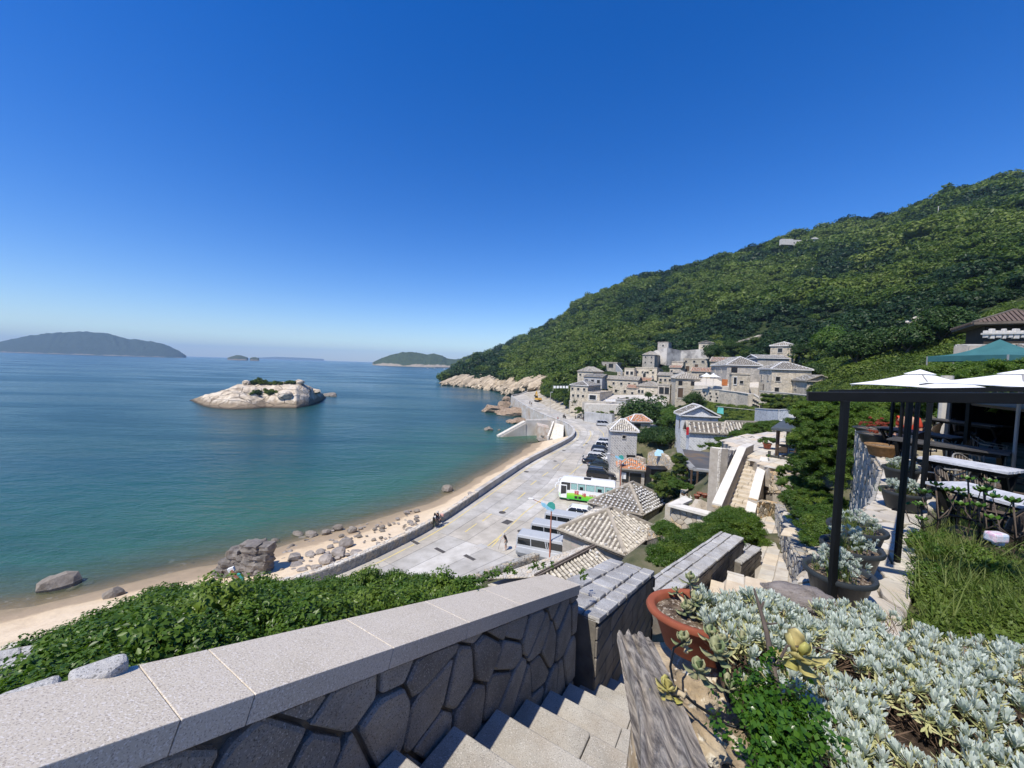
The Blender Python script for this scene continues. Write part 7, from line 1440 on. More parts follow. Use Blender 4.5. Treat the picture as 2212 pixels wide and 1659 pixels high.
base=lambda s:P0+dh*s
ztop=lambda s:P0[2]-CT*1.06-slopeW*s
pk=[(900,1631),(1003,1589),(1093,1552),(1161,1524),(1216,1497)]
nos=[PLN(u,v,P0+sideR*.13,sideR) for u,v in pk];ns=np.array([float((q-P0)@dh) for q in nos]);nz_=np.array([q[2] for q in nos]);run=(ns[-1]-ns[0])/4;rise=(nz_[0]-nz_[-1])/4
s_0=ns.mean()-2*run;z_0=nz_.mean()+2*rise
zst=lambda s:z_0-(s-s_0)/run*rise
core=MB();a,b=-2.7,sE-.02
core.hexa([tuple(base(s)-sideR*w_+V3(0,0,zz_-base(s)[2])) for s,w_,zz_ in ((a,.42,zst(a)-3),(a,.07,zst(a)-3),(b,.07,zst(b)-3),(b,.42,zst(b)-3))]+[tuple(base(s)-sideR*w_+V3(0,0,ztop(s)-base(s)[2])) for s,w_ in ((a,.42),(a,.07),(b,.07),(b,.42))]);core.build('mortar_core',MORTAR,PW,world=True)
reg=[(a,zst(a)-.3),(b,zst(b)-.3),(b,ztop(b)-.0),(a,ztop(a)-.0)]
Of=(P0-sideR*.065)*V3(1,1,0)
stonework(PW,cells(reg,.30,.44,'rubble',14,.40,shear=.45),lambda s,t,h:Of+dh*s+V3(0,0,t)+sideR*h,GRAN_DARK,.05,.013,'wall_stone',300,5,top=.09,rnd=.11)
eo=base(b)*V3(1,1,0)+dh*.0
stonework(PW,cells([(0,zst(b)-.3),(.36,zst(b)-.3),(.36,ztop(b)),(0,ztop(b))],.25,.3,'rubble',15),lambda s,t,h:eo-sideR*(s+.06)+V3(0,0,t)+dh*h,GRAN_DARK,.03,.014,'wall_stone',40,6)
# steps
ST=T('stone_steps','worn granite steps running down beside the parapet','steps',tuple(base(0)+sideR*.6+V3(0,0,zst(0)-base(0)[2])))
LAND=22.5-6.0;k0=-5;k1=int((z_0-LAND)/rise)+1;SWD=1.28;rs_=random.Random(8)
for k in range(k0,k1):
    s1_,zz_=s_0+k*run,z_0-k*rise
    if zz_<LAND+.05:break
    xs_=[0.0,rs_.uniform(.5,.8),SWD] if k % 2 else [0.0,rs_.uniform(.75,.95),SWD]
    for x0,x1 in zip(xs_[:-1],xs_[1:]):
        m_=MB();q=[base(s1_-run-.1)+sideR*(x0+.003),base(s1_-run-.1)+sideR*(x1-.003),base(s1_+rs_.uniform(-.012,.012))+sideR*(x1-.003),base(s1_+rs_.uniform(-.012,.012))+sideR*(x0+.003)];zt_=zz_+rs_.uniform(-.006,.006);m_.hexa([(p[0],p[1],zz_-rise-.12) for p in q]+[(p[0],p[1],zt_) for p in q]);m_.build('step_stone',STEP,ST,world=True,bevel=.012)
mb=MB();gg=[]
for s in np.linspace(s_0+k0*run,s_0+(k1-1)*run,60):
    zz_=zst(s)+.045;row=[]
    for x in (SWD-.06,SWD+.02,SWD+.3,SWD+.62,SWD+.9):p=base(s)+sideR*x;row.append((p[0],p[1],zz_+(-.07 if x<SWD else 0)+.02*fbm(s*1.5,x*3)))
    gg.append(row)
mb.grid(gg);mb.build('smooth_ramp',mat('smooth worn concrete',[(.26,.255,.235),(.36,.35,.32),(.43,.42,.39)],1.2,.92,.4,50,speck=(70,(.12,.12,.11),.61,(.5,.49,.46),.62),stain=(1.4,(.20,.185,.15),.5),bd=.006),ST,world=True,smooth=True)
# granite block topped walls farther down
def blockwall(label,A,B,w_,seed,sx=.42,sy=.34,depth=.12,face=None,endcap=True):
    A,B=V3(*A),V3(*B);d3=unit(B-A);d=unit(d3*V3(1,1,0));r_=V3(d[1],-d[0],0);t=T('block_wall',label,'wall',(A[0],A[1],A[2]-1.5));L=float((B-A)@d3)
    mb=MB();zb_=3.6;q=[A-r_*.06,B-r_*.06,B-r_*w_,A-r_*w_];mb.hexa([(p[0],p[1],p[2]-zb_) for p in q]+[(p[0],p[1],p[2]-.045) for p in q]);mb.build('rendered_core',face or mat('stained block render',[(.10,.09,.075),(.18,.165,.14),(.25,.23,.20)],2.0,.9,.5,20,stain=(1.5,(.30,.20,.10),.35)),t,world=True)
    n_=unit(np.cross(r_,d3));n_=n_ if n_[2]>0 else-n_
    stonework(t,cells([(0,0),(L,0),(L,w_),(0,w_)],sx,sy,'ashlar',seed),lambda s,tt,h:A-n_*.055+d3*s-r_*tt+n_*h,GRAN_GREY,.055,.015,'block',60,seed,top=.04,rnd=.09)
    fr=lambda s,tt,h:(A-r_*.055)*V3(1,1,0)+d*s+V3(0,0,tt)+r_*h
    Lh=float((B-A)@d);reg=[(0,A[2]-zb_),(Lh,B[2]-zb_),(Lh,B[2]-depth*1.1),(0,A[2]-depth*1.1)]
    stonework(t,cells(reg,.42,.24,'ashlar',seed+1),fr,mat('dark face block',[(.13,.12,.10),(.21,.19,.165),(.27,.25,.22)],2.2,.9,.6,24,rand=.18,stain=(1.2,(.28,.19,.10),.3)),.02,.008,'face_block',60,seed+1,top=.04,rnd=.05)
    stonework(t,cells([(0,-zb_),(w_,-zb_),(w_,-depth),(0,-depth)],.4,.3,'rubble',seed+2),lambda s,tt,h:B-r_*s+V3(0,0,tt)+d*h,MATS['dark face block'],.03,.01,'end_block',20,seed+2)
    return t
A1_=D(1297,1337,4.75);B1_=D(1417,1234,7.6);blockwall('block topped grey granite wall just past the end of the coping',A1_,B1_,.95,31,.42,.34)
A2_=D(1446,1295,8.7);B2_=D(1609,1162,13.2);blockwall('long grey granite topped wall behind the terracotta planter',A2_,B2_,.78,35,.55,.36)
A3_=D(1604,1216,12.35);B3_=D(1647,1184,14.0);blockwall('short lower granite topped pier at the far end of the long block wall',A3_,B3_,.8,39,.5,.4)
# landing and path
def pathz(x,y):return 22.5-6.9-.137*(y-12.5) if y>12 else 22.5-6.83
def PT(u,v):
    z_=15.5
    for _ in range(8):p=G(u,v,z_);z_=pathz(p[0],p[1])
    return G(u,v,z_)
mb=MB();LP=[G(u,v,LAND) for u,v in ((1534,1281),(1584,1235.5),(1672,1265),(1700,1300),(1680,1420),(1420,1500),(1470,1330))]
LPx=[(p[0],p[1]) for p in LP];ld=MB();ld.prism(ccw(LPx),LAND-1.2,LAND-.03);LD=ld.build('landing',MORTAR_L,kind='structure')
fr=lambda s,t,h:V3(s,t,LAND-.03+h)
def flags(parent,poly,sx,sy,rz,fr,m,seed,lim=120,depth=.03,kind='ashlar'):
    c,s_=cos(rz),sin(rz);rot=[(x*c+y*s_,-x*s_+y*c) for x,y in poly];hull=rot;cl=[]
    xs=[p[0] for p in rot];ys=[p[1] for p in rot];raw=cells([(min(xs),min(ys)),(max(xs),min(ys)),(max(xs),max(ys)),(min(xs),max(ys))],sx,sy,kind,seed);q2=ccw(rot)
    def inside(pt):
        x,y=pt;r_=False;n=len(q2)
        for i in range(n):
            (x1,y1),(x2,y2)=q2[i],q2[(i+1) % n]
            if (y1>y) != (y2>y) and x<(x2-x1)*(y-y1)/(y2-y1)+x1:r_=not r_
        return r_
    for p in raw:
        cx=sum(a[0] for a in p)/len(p);cy=sum(a[1] for a in p)/len(p)
        if inside((cx,cy)):cl.append(p)
    stonework(parent,cl,lambda s,t,h:fr(s*c-t*s_,s*s_+t*c,h),m,depth,.010,'flagstone',lim,seed,top=.03,rnd=.04)
azS=atan2(dh[1],dh[0])
flags(LD,LPx,.75,.5,azS,fr,STONE_P,3,80)
pL=[(1590,1104),(1603,1125),(1612,1165),(1632,1200),(1630,1262),(1560,1262)];pR=[(1650,1110),(1680,1118),(1686,1160),(1692,1198),(1706,1235),(1738,1290)]
PP_=[PT(*q) for q in pL]+[PT(*q) for q in pR[::-1]];mb=MB();mb.slab([tuple(p-V3(0,0,.03)) for p in PP_[::-1]],1.5);PA=mb.build('stone_path',MORTAR_L,kind='structure')
flags(PA,[(p[0],p[1]) for p in PP_],.62,.42,radians(52),lambda s,t,h:V3(s,t,pathz(s,t)-.03+h),STONE_P,5,250)
rubble_wall('path_wall','narrow rough stone wall along the right side of the lower path',[(1676,1088,1124,21),(1684,1110,1150,17.8),(1697,1150,1205,14.6),(1722,1202,1262,12),(1745,1240,1300,10.8)],.35,91,STONE_G,.22,.26,260,MORTAR)
LS=MB();q=[G(u,v,16.45) for u,v in ((1692,1106),(1722,1112),(1760,1160),(1800,1215),(1762,1235),(1716,1180))];LS.slab([tuple(p) for p in q[::-1]],.5);LSO=LS.build('stone_ledge',MORTAR_L,kind='structure');flags(LSO,[(p[0],p[1]) for p in q],.7,.5,.9,lambda s,t,h:V3(s,t,16.45+h),STONE_P,8,60,.05,'rubble')
# small stones on the path corner
for k,(u,v,s_,lab) in enumerate(((1720,1276,.12,'rounded pale stone at the foot of the path wall corner'),(1711,1268,.06,'small pebble beside the rounded pale stone'),(1629,1086,.34,'square flagstone leaning against the wall at the stair foot'))):
    p=G(u,v,LAND+.05 if k<2 else 14.6);me=rockmesh('stone',300+k,2,8,(1.3,.8,.6) if k<2 else (1,.35,1),.02);me.transform(Matrix.Scale(s_,4));tag(mk('stone',me,STONE_P,loc=tuple(p+V3(0,0,s_*.3))),lab,'stone')

# ---- far flight of steps with white capped parapets
FS=T('stone_stairs','flight of pale stone stairs climbing between white capped walls','stairs',tuple(D(1586,1107,22)))
Sb=D(1586,1108,21.8);Su=D(1631,990,26.3);dS=unit((Su-Sb)*V3(1,1,0));rS=V3(dS[1],-dS[0],0);nS=13;runS=hypot(*(Su-Sb)[:2])/nS;riS=(Su[2]-Sb[2])/nS;r5=random.Random(5)
for k in range(-1,nS):
    a=Sb+dS*runS*k;z_=Sb[2]+riS*(k+1)
    cuts=[-.72,r5.uniform(-.25,.3),.72]
    for x0,x1 in zip(cuts[:-1],cuts[1:]):m_=MB();q=[a+rS*(x0+.008),a+rS*(x1-.008),a+dS*(runS+.2)+rS*(x1-.008),a+dS*(runS+.2)+rS*(x0+.008)];m_.hexa([(p[0],p[1],z_-riS-.25) for p in q]+[(p[0],p[1],z_+r5.uniform(-.008,.008)) for p in q]);m_.build('step_stone',mat('warm step stone',[(.42,.365,.28),(.52,.46,.37),(.58,.53,.45)],2,.9,.5,14,rand=.08),FS,world=True,bevel=.02)
def capwall(label,pts,w_,m,down=2.5,face=W_ASH,name='stair_wall',left=True):
    pts=[V3(*p) for p in pts];t=T(name,label,'wall',(pts[0][0],pts[0][1],pts[0][2]-1));mb=MB();cp=MB();r_=None
    for k in range(len(pts)-1):
        A,B=pts[k],pts[k+1];d=unit((B-A)*V3(1,1,0));r_=V3(d[1],-d[0],0)*w_/2
        q=[A-r_,A+r_,B+r_,B-r_];e=r_*1.12;q2=[A-e,A+e,B+e,B-e]
        cp.hexa([tuple(p) for p in q2]+[tuple(p+V3(0,0,.1)) for p in q2]);q=[A-r_*.98,A+r_*.98,B+r_*.98,B-r_*.98];mb.hexa([(p[0],p[1],min(A[2],B[2])-down) for p in q]+[tuple(p-V3(0,0,.002)) for p in q])
        L=float((B-A)@d);fr=lambda s,tt,h,A=A,d=d,r_=r_:(A+(r_ if not left else-r_))*V3(1,1,0)+d*s+V3(0,0,tt)+unit(r_ if not left else-r_)*h
        stonework(t,cells([(0,min(A[2],B[2])-down),(L,min(A[2],B[2])-down),(L,B[2]),(0,A[2])],.5,.26,'ashlar',7+k),fr,STONE_W,.03,.01,'stone',90,7+k,top=.05,rnd=.06)
    fr=lambda s,tt,h:(pts[0]-r_)*V3(1,1,0)+unit(r_)*s+V3(0,0,tt)-unit((pts[1]-pts[0])*V3(1,1,0))*h
    stonework(t,cells([(0,pts[0][2]-down),(w_,pts[0][2]-down),(w_,pts[0][2]),(0,pts[0][2])],.4,.26,'ashlar',17),fr,STONE_W,.03,.01,'stone',30,7,top=.05,rnd=.06)
    mb.build('wall_core',MORTAR_L,t,world=True);cp.build('coping',m,t,world=True,bevel=.01);return t
capwall('left white capped wall climbing beside the pale stairs',[D(1548.5,1092,20.8),D(1603,969,26.2),D(1621,961,28)],.44,WHITE_ST,3.2)
capwall('right white capped wall beside the pale stairs, ivy on its upper part',[D(1620,1109,20.6),D(1640,1030,23.2),D(1652,990,25.6)],.42,WHITE_ST,1.6)
rubble_wall('buttress_wall','tall pale stone retaining wall left of the climbing stairs',[(1532,982,1112,24.6),(1548,968,1110,24.0),(1592,972,1060,27)],.6,101,CREAM,.46,.26,280,MORTAR_L,.05)
rubble_wall('side_wall','stone faced wall at the foot of the stairs, right of the white cap',[(1634,1081,1120,21),(1678,1087,1124,22.5)],.5,105,STONE_W,.36,.24,150)
# white capped L shaped wall with big field stones
LW_=rubble_wall('angle_wall','angled wall of big tan stones with a white top left of the stairs',[(1446,1092,1168,22.9),(1502,1106,1178,21.9),(1559,1119,1180,20.8)],.5,111,STONE_W,.46,.34,280,MORTAR_L,.06)
zc=D(1446,1091,22.9)[2]+.02;mb=MB()
for poly in (((1442,1089),(1556,1118.5),(1561,1111),(1470,1088.5)),((1442,1089),(1472,1089.5),(1496,1079),(1478,1071))):q=[G(u,v,zc+.1) for u,v in poly];mb.slab([tuple(p) for p in q],.14)
mb.build('coping',WHITE_ST,LW_,world=True)
mb=MB();a,b=G(1446,1088,zc),G(1480,1073,zc);mb.beam(a-V3(0,0,1.6),b-V3(0,0,1.6),.5,3.0);mb.build('side_arm',STONE_W,LW_,world=True)
rubble_wall('pebble_wall','low rounded cobble wall behind the two hip roofs',[(1398,1140,1166,31),(1446,1110,1150,28)],.4,115,STONE_W,.26,.2,160,MORTAR)
# ---- curved grey canopy with posts and tables
rz_=12.3;CN=T('canopy_pavilion','flat grey canopy on slim dark posts behind the stair wall','pavilion',tuple(G(1505,1000,rz_)*V3(1,1,0)+V3(0,0,10)));GREYM=mat('grey canopy edge',[(.22,.225,.225),(.30,.305,.30)],2,.7,.2);DKR=mat('dark roof membrane',[(.05,.055,.06),(.09,.09,.095),(.17,.12,.07)],.35,.9,.2,4)
ou=[G(u,v,rz_) for u,v in ((1467,969),(1471,983),(1480,995),(1497,1014),(1537,1018),(1542,978))];mb=MB();mb.slab([tuple(p) for p in ou],.12);mb.build('roof',DKR,CN,world=True)
mb=MB()
for a,b in zip(ou[:4],ou[1:5]):mb.beam(a+V3(0,0,.03),b+V3(0,0,.03),.7,.2)
mb.build('roof_edge',GREYM,CN,world=True)
for (u,v) in ((1480,998),(1488,1007),(1497,1016),(1510,1018.5),(1532,1020)):q=G(u,v,rz_);mb=MB();mb.box((q[0]-CN.location[0],q[1]-CN.location[1]+.3,rz_-CN.location[2]-1.4),(.14,.14,2.7));mb.build('post',WOODF,CN)
rubble_wall('back_wall','shaded rubble wall under the grey canopy',[(1495,1022,1062,44),(1540,1022,1070,43)],.4,121,STONE_G,.6,.5,60)
mb=MB();q=[D(u,v,Y) for u,v,Y in ((1470,1060,38),(1545,1075,34),(1545,1050,46),(1478,1040,48))];mb.slab([tuple(p) for p in q],.4);mb.build('cafe_yard',STONE_P,kind='structure')
def small_table(P,lab,h=.72,r_=.45,m=None,group=None):
    t=T('table',lab,'table',tuple(P),0,group);mb=MB();mb.lathe([(0,h),(r_,h),(r_,h-.03),(0,h-.03)],n=16);mb.build('table_top',m or mat('glass table top',[(.25,.28,.29)],1,.15,0),t);mb=MB();mb.tube([(0,0,0),(0,0,h)],.03,6);mb.lathe([(.22,.03),(.22,0)],n=10);mb.build('leg',BLACKM,t)
WICK=mat('brown wicker',[(.05,.035,.025),(.13,.10,.075)],30,.8,.8,60);ALU=mat('brushed metal tube',[(.38,.36,.32),(.50,.48,.43)],3,.4,0,metal=.5)
def chair(P,rz,lab,tube=None,group=None,arms=True):
    t=T('wicker_chair',lab,'chair',tuple(P),rz,group);tb=tube or ALU
    mb=MB();mb.box((0,0,.42),(.44,.46,.05));mb.build('seat',WICK,t,bevel=.015)
    mb=MB();gg=[]
    for i in range(9):a=pi*(i/8)-pi/2;x,y=-.20-.06*cos(a),.22*sin(a)*1.02;gg.append([(x,y,.46),(x-.03,y,.66),(x-.05,y*.95,.84-.08*abs(sin(a))**3)])
    mb.grid(gg);bk=mb.build('backrest',WICK,t);bk.modifiers.new('s','SOLIDIFY').thickness=.018
    mb=MB()
    for i in range(0,9):a,b,c=gg[i];mb.tube([a,b,c],.007,4)
    mb.build('rib',mat('pale wicker strand',[(.28,.23,.17),(.38,.33,.26)],30,.8,.2),bk,kind='stuff')
    mb=MB();mb.tube([(gg[i][2][0],gg[i][2][1],gg[i][2][2]+.01) for i in range(9)],.013,6);mb.tube([(.24,-.25,.64),(-.1,-.26,.66),(-.24,-.22,.76)],.013,6);mb.tube([(.24,.25,.64),(-.1,.26,.66),(-.24,.22,.76)],.013,6);mb.build('frame',tb,t,smooth=True)
    for sx in (-1,1):
        for sy in (-1,1):mb=MB();mb.tube([(sx*.22,sy*.24,0),(sx*.21,sy*.24,.64 if sx>0 else .76)],.013,6);mb.build('leg',tb,t)
    return t
for (u,v,Y,lab) in ((1502,1066,38.5,'round table at the left under the grey canopy'),(1511,1063,39.5,'second round table under the grey canopy'),(1490,1050,43,'round table at the back corner of the grey canopy')):
    p=D(u,v,Y);small_table(p,lab,group='tables under the grey canopy')
for (u,v,Y,rz,lab) in ((1518,1070,38,1.9,'chair beside the second round table under the canopy'),(1498,1074,37.5,.6,'chair at the near side of the left canopy table'),(1524,1072,37.4,2.5,'right most chair under the grey canopy')):chair(D(u,v,Y),rz,lab,BLACKM,'chairs under the grey canopy')
for k in range(4):
    a=D(1482+k*11,1078+k*2.2,36.5-k*.5);t=T('bench',('leftmost','second','third','rightmost')[k]+' white wedge shaped bench beside the grey canopy','bench',tuple(a),radians(-35),'white benches by the canopy');mb=MB();mb.hexa([(-.5,-.3,-1.2),(.5,-.3,-1.2),(.5,.3,-1.2),(-.5,.3,-1.2),(-.5,-.3,.45),(.5,-.3,-.05),(.5,.3,-.05),(-.5,.3,.45)]);mb.build('base',WHITE_ST,t);mb=MB();mb.hexa([(-.45,-.25,.46),(.5,-.25,-.03),(.5,.25,-.03),(-.45,.25,.46),(-.45,-.25,.5),(.5,-.25,.02),(.5,.25,.02),(-.45,.25,.5)]);mb.build('wooden_top',WOODF,t)
TERR=mat('terracotta',[(.24,.065,.032),(.33,.10,.052)],5,.7,.15,30)
def pot(P,r_,h_,lab,m,name='flower_pot',soil=True,sx=1,sy=1,group=None,rz=0,n=28,cat='pot'):
    t=T(name,lab,cat,tuple(P),rz,group);mb=MB();k=r_;mb.lathe([(0,0),(k*.68,0),(k*.72,.01),(k*.93,h_*.82),(k*.96,h_*.84),(k*1.06,h_*.86),(k*1.08,h_*.93),(k*1.05,h_),(k*.95,h_),(k*.91,h_*.96),(k*.88,h_*.80),(0,h_*.80)],n=n,sx=sx,sy=sy);o=mb.build('pot_body',m,t,smooth=True)
    e=o.modifiers.new('e','EDGE_SPLIT');e.split_angle=radians(50)
    mb=MB();mb.lathe([(0,h_*.88),(k*.5,h_*.87),(k*.90,h_*.84)],n=n,sx=sx,sy=sy);mb.build('soil',SOIL,t);return t
for (u,v,Y,lab) in ((1505,1077,30,'terracotta pot at the left of three on the stone heap'),(1511,1072,30.4,'terracotta pot in the middle of three on the stone heap'),(1522,1075,30,'terracotta pot at the right of three on the stone heap')):pot(D(u,v,Y),.22,.3,lab,TERR,group='pots on the stone heap')
p=D(1515,1092,28);rock_thing('stone_heap','dark heap of stones between the angled wall and the buttress','stones',p-V3(0,0,1.3),1.5,61,MATS['broken rubble'] if 'broken rubble' in MATS else STONE_W,(1.3,1,.9),0,sub=3,rough=.25)
# plants round the pavilion
VN=[libobj(crown('leaf_clump',1,820,.12,9,400+k,.85,core=.66),L_HEDGE) for k in range(4)]
VB=[libobj(crown('bright_clump',1,420,.2,7,420+k,.8),L_BRIGHT) for k in range(3)]
def blob(name,label,spots,n,s0,s1,lib,cat=None,kind='stuff',squash=.8,top=True):
    """leafy mass: clumps over the skins of ellipsoids; spots [(centre, rx, ry, rz)]"""
    P=[];w_=np.array([a[1]*a[2]+a[1]*a[3] for a in spots]);w_ /= w_.sum()
    for (c,rx,ry,rz_),q in zip(spots,w_):
        m_=max(3,int(n*q));d=nrng.normal(size=(m_,3));d /= np.linalg.norm(d,axis=1,keepdims=True);d[:,2]=np.where(d[:,2]<-.2,-d[:,2],d[:,2]);P.append(np.array(c)+d*np.array([rx,ry,rz_])*nrng.uniform(.78,1.03,m_)[:,None])
    P=np.concatenate(P);s=nrng.uniform(s0,s1,len(P));return scatter(name,P,rots(len(P),.5),np.stack([s,s,s*squash],1),lib,label,cat,kind=kind)
blob('shrub_mass','brownish green shrub beside the dark shed',[(D(1432,1052,43),1.5,1.5,1.6),(D(1446,1066,40),1.4,1.2,1.1)],60,.4,.7,VT)
blob('shrub_mass','bright yellow green trailing plant left of the grey canopy',[(D(1448,1044,38),.9,.8,.55),(D(1466,1050,37.5),1.0,.8,.45),(D(1482,1054,37),.7,.6,.4)],70,.22,.4,VB)
blob('shrub_mass','climbing plant with white flowers on the left side of the grey canopy',[(D(1467,1003,42),.8,.8,1.1),(D(1468,1028,41),.7,.7,1.2)],50,.3,.5,VT)
blob('shrub_mass','ivy tumbling over the top of the retaining wall beside the long table',[(D(1546,968,33),1.3,.9,.3),(D(1578,955,36),1.7,.9,.3),(D(1615,942,38),2.0,1.2,.4),(D(1655,930,39),2.2,1.3,.6)],200,.22,.4,VN)
blob('shrub_mass','green shrubs between the grey garden wall and the gazebo',[(D(1690,925,42),2.6,1.6,.6),(D(1650,926,44),2.2,1.6,.5)],130,.3,.6,VN)
# second hedge left of the path, and the small dark shrub by the roofs
blob('path_hedge','leafy hedge running along the left side of the lower path',[(D(1590,1138,17.5),.95,.9,.75),(D(1570,1150,16.2),.9,.9,.65),(D(1545,1170,14.8),.85,.9,.55),(D(1505,1184,14.2),.7,.7,.4),(D(1470,1196,13.6),.7,.6,.35),(D(1438,1210,13),.6,.5,.35),(D(1548,1205,16.2),.9,.9,.6),(D(1600,1175,17),1.0,.9,1.0)],480,.26,.42,VN)
blob('dark_shrub','small dark shrub between the pale hip roof and the long hedge',[(D(1452,1165,16.5),.6,.6,.55),(D(1440,1150,17.5),.5,.5,.4)],60,.22,.36,VN)
blob('slope_weeds','bright weeds and shrubs on the bank between path wall and cafe wall',[(D(1782,1135,12.5),1.0,1.1,.45),(D(1765,1095,14.5),1.1,1.3,.5),(D(1732,1060,17),.9,1.0,.5),(D(1808,1165,10.5),.8,1.0,.5),(D(1785,1190,10),.5,.6,.3),(D(1712,1030,20),.7,.8,.6)],460,.14,.28,[VN[0],VN[1],VB[0],VB[1]])
blob('tall_hedge','tall leafy hedge right of the gazebo below the cafe beam',[(D(1788,945,17.5),1.0,1.5,.8),(D(1805,915,17),1.6,1.9,1.1),(D(1766,990,18),.6,1.0,.7),(D(1795,975,15.5),1.3,1.5,1.2),(D(1830,945,16.5),1.7,1.9,1.3),(D(1775,1015,16),1.1,1.3,.7),(D(1815,1040,14),1.0,1.3,1.3),(D(1870,900,20),2.2,2.0,1.0),(D(1940,896,22),3.0,2.2,.9),(D(1880,886,24),3.4,2.2,.8),(D(1830,892,21),2.0,1.8,.8)],1600,.22,.4,VN)
# ivy on the right stair wall
P=[];
for _ in range(130):u=rng.uniform(1630,1660);P.append(D(u,np.interp(u,[1632,1662],[1082,985])+rng.uniform(-8,26),float(np.interp(u,[1630,1660],[22.4,25.2]))))
scatter('stair_ivy',np.array(P),rots(len(P),.6),nrng.uniform(.07,.14,len(P)),[VN[0],VB[0]],'thin ivy and dry stems hanging over the right stair wall')
# ---- upper terrace with gazebo
mb=MB();q=[G(u,v,16.75) for u,v in ((1592,974),(1640,1003),(1660,1010),(1745,1012),(1800,960),(1700,925),(1560,950))];mb.slab([tuple(p) for p in q],1.2);UT=mb.build('upper_terrace',MORTAR_L,kind='structure');flags(UT,[(p[0],p[1]) for p in q],.9,.6,.7,lambda s,t,h:V3(s,t,16.76+h),STONE_P,9,120)
GZ=T('gazebo','small gazebo with a flat dark blue grey roof on brown posts','gazebo',tuple(G(1695,985,16.8)));SLATE=mat('blue grey roofing',[(.055,.07,.08),(.085,.10,.115)],2,.6,.2)
c4=[D(1666,923,26.2),D(1728,927,25.4),D(1740,910,30),D(1698,908,30.5)];zr_=c4[0][2];c4=[V3(p[0],p[1],zr_+(.0 if k<2 else .25)) for k,p in enumerate(c4)];mb=MB();mb.slab([tuple(p) for p in c4],.2);mb.build('roof',SLATE,GZ,world=True,bevel=.03)
for (u,v,Y) in ((1677,995,26.6),(1719.5,992,26),(1700,972,30),(1732,975,29.6)):p=D(u,v,Y);mb=MB();mb.beam((p[0],p[1],16.6),(p[0],p[1],zr_-.18),.16,.16);mb.build('post',WOODF,GZ,world=True)
for k,(a,b) in enumerate((((1655,984,26.5),(1724,998,25.2)),((1655,995,26.5),(1722,1007,25.2)),((1668,1007,26.4),(1715,1016,25.4)))):mb=MB();mb.tube([D(*a),(D(*a)+D(*b))/2+V3(0,0,.04),D(*b)],[.10,.12,.11],8);tag(mb.build('log_rail',mat('dark weathered log',[(.03,.03,.03),(.07,.07,.065)],5,.8,.5,20,stretch=(1,1,.3)),None),('top','middle','bottom')[k]+' dark log rail in front of the gazebo','rail','log rails at the gazebo')
for (u,v) in ((1661,996),(1690,1004)):p=D(u,v,26.3);mb=MB();mb.tube([p-V3(0,0,.8),p+V3(0,0,.7)],.09,7);tag(mb.build('rail_post',MATS['dark weathered log'],None),'stub post holding the log rails, '+('left' if u<1670 else 'right')+' one','post')
pq=D(1722,911,31);parasol((pq[0],pq[1],16.8),1.0,pq[2]-16.8,'white parasol peeping over the gazebo roof',rise=.42)
# long black counter
bl=[(1568,958,33),(1590,951,35),(1625,947,36),(1668,944,36)];CT_=T('long_counter','long curved black counter table on the terrace above the stairs','table',tuple(D(1590,975,34)))
for a,b in zip(bl[:-1],bl[1:]):mb=MB();mb.beam(D(*a),D(*b),.95,.07);mb.build('counter_top',BLACKM,CT_,world=True)
for (u,v,Y) in bl+[(1608,949,35.5),(1646,945.5,36)]:p=D(u,v,Y);mb=MB();mb.beam(p-V3(0,0,1.0),p,.1,.1);mb.build('leg',BLACKM,CT_,world=True)
for k,u in enumerate((1597,1606,1616,1628,1640,1653)):p=D(u,963,34.4);chair(p,rng.uniform(0,6),('first','second','third','fourth','fifth','sixth')[k]+' small chair from the left along the long black counter',BLACKM,'chairs at the long black counter')
pot(D(1657,968,29),.3,.38,'terracotta pot with bright green plant left of the gazebo',TERR);blob('potted_plant','bright green plant in the terracotta pot by the gazebo',[(D(1660,955,29),.6,.6,.25)],16,.2,.34,VB)
small_table(G(1700,985,16.8),'dark table inside the gazebo',.72,.6,BLACKM);chair(G(1688,990,16.8),1.2,'dark chair at the left of the gazebo table',BLACKM);chair(G(1712,988,16.8),2.6,'dark chair at the right of the gazebo table',BLACKM)
rubble_wall('low_wall','rough yellowish wall under the log rails',[(1645,1012,1060,24.6),(1670,1020,1062,23),(1712,1024,1062,22)],.5,131,STONE_W,.5,.22,120)
# ================================================================== HEDGE AND STONES BEHIND THE PARAPET
vfar=([60,120,200,280,340,380,430,500,560,620,680,760,800,850,885,950,1000,1046],[1404,1378,1346,1318,1270,1276,1292,1276,1256,1240,1252,1236,1248,1236,1264,1256,1250,1254])
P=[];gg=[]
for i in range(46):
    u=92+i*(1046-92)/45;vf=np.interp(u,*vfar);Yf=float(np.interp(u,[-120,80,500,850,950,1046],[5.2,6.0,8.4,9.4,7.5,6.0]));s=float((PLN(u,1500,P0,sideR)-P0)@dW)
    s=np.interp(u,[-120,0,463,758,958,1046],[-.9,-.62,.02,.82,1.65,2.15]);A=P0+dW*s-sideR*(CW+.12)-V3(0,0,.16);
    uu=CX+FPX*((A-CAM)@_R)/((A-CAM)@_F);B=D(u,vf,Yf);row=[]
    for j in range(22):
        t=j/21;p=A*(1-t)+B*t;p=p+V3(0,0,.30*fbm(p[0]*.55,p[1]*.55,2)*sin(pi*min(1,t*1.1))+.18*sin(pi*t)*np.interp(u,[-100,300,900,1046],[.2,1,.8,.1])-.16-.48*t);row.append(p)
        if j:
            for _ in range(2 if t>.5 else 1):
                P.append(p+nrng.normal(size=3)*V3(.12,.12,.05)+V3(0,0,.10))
    q=B+V3(.0,.5,-1.6);row.append(q);gg.append(row)
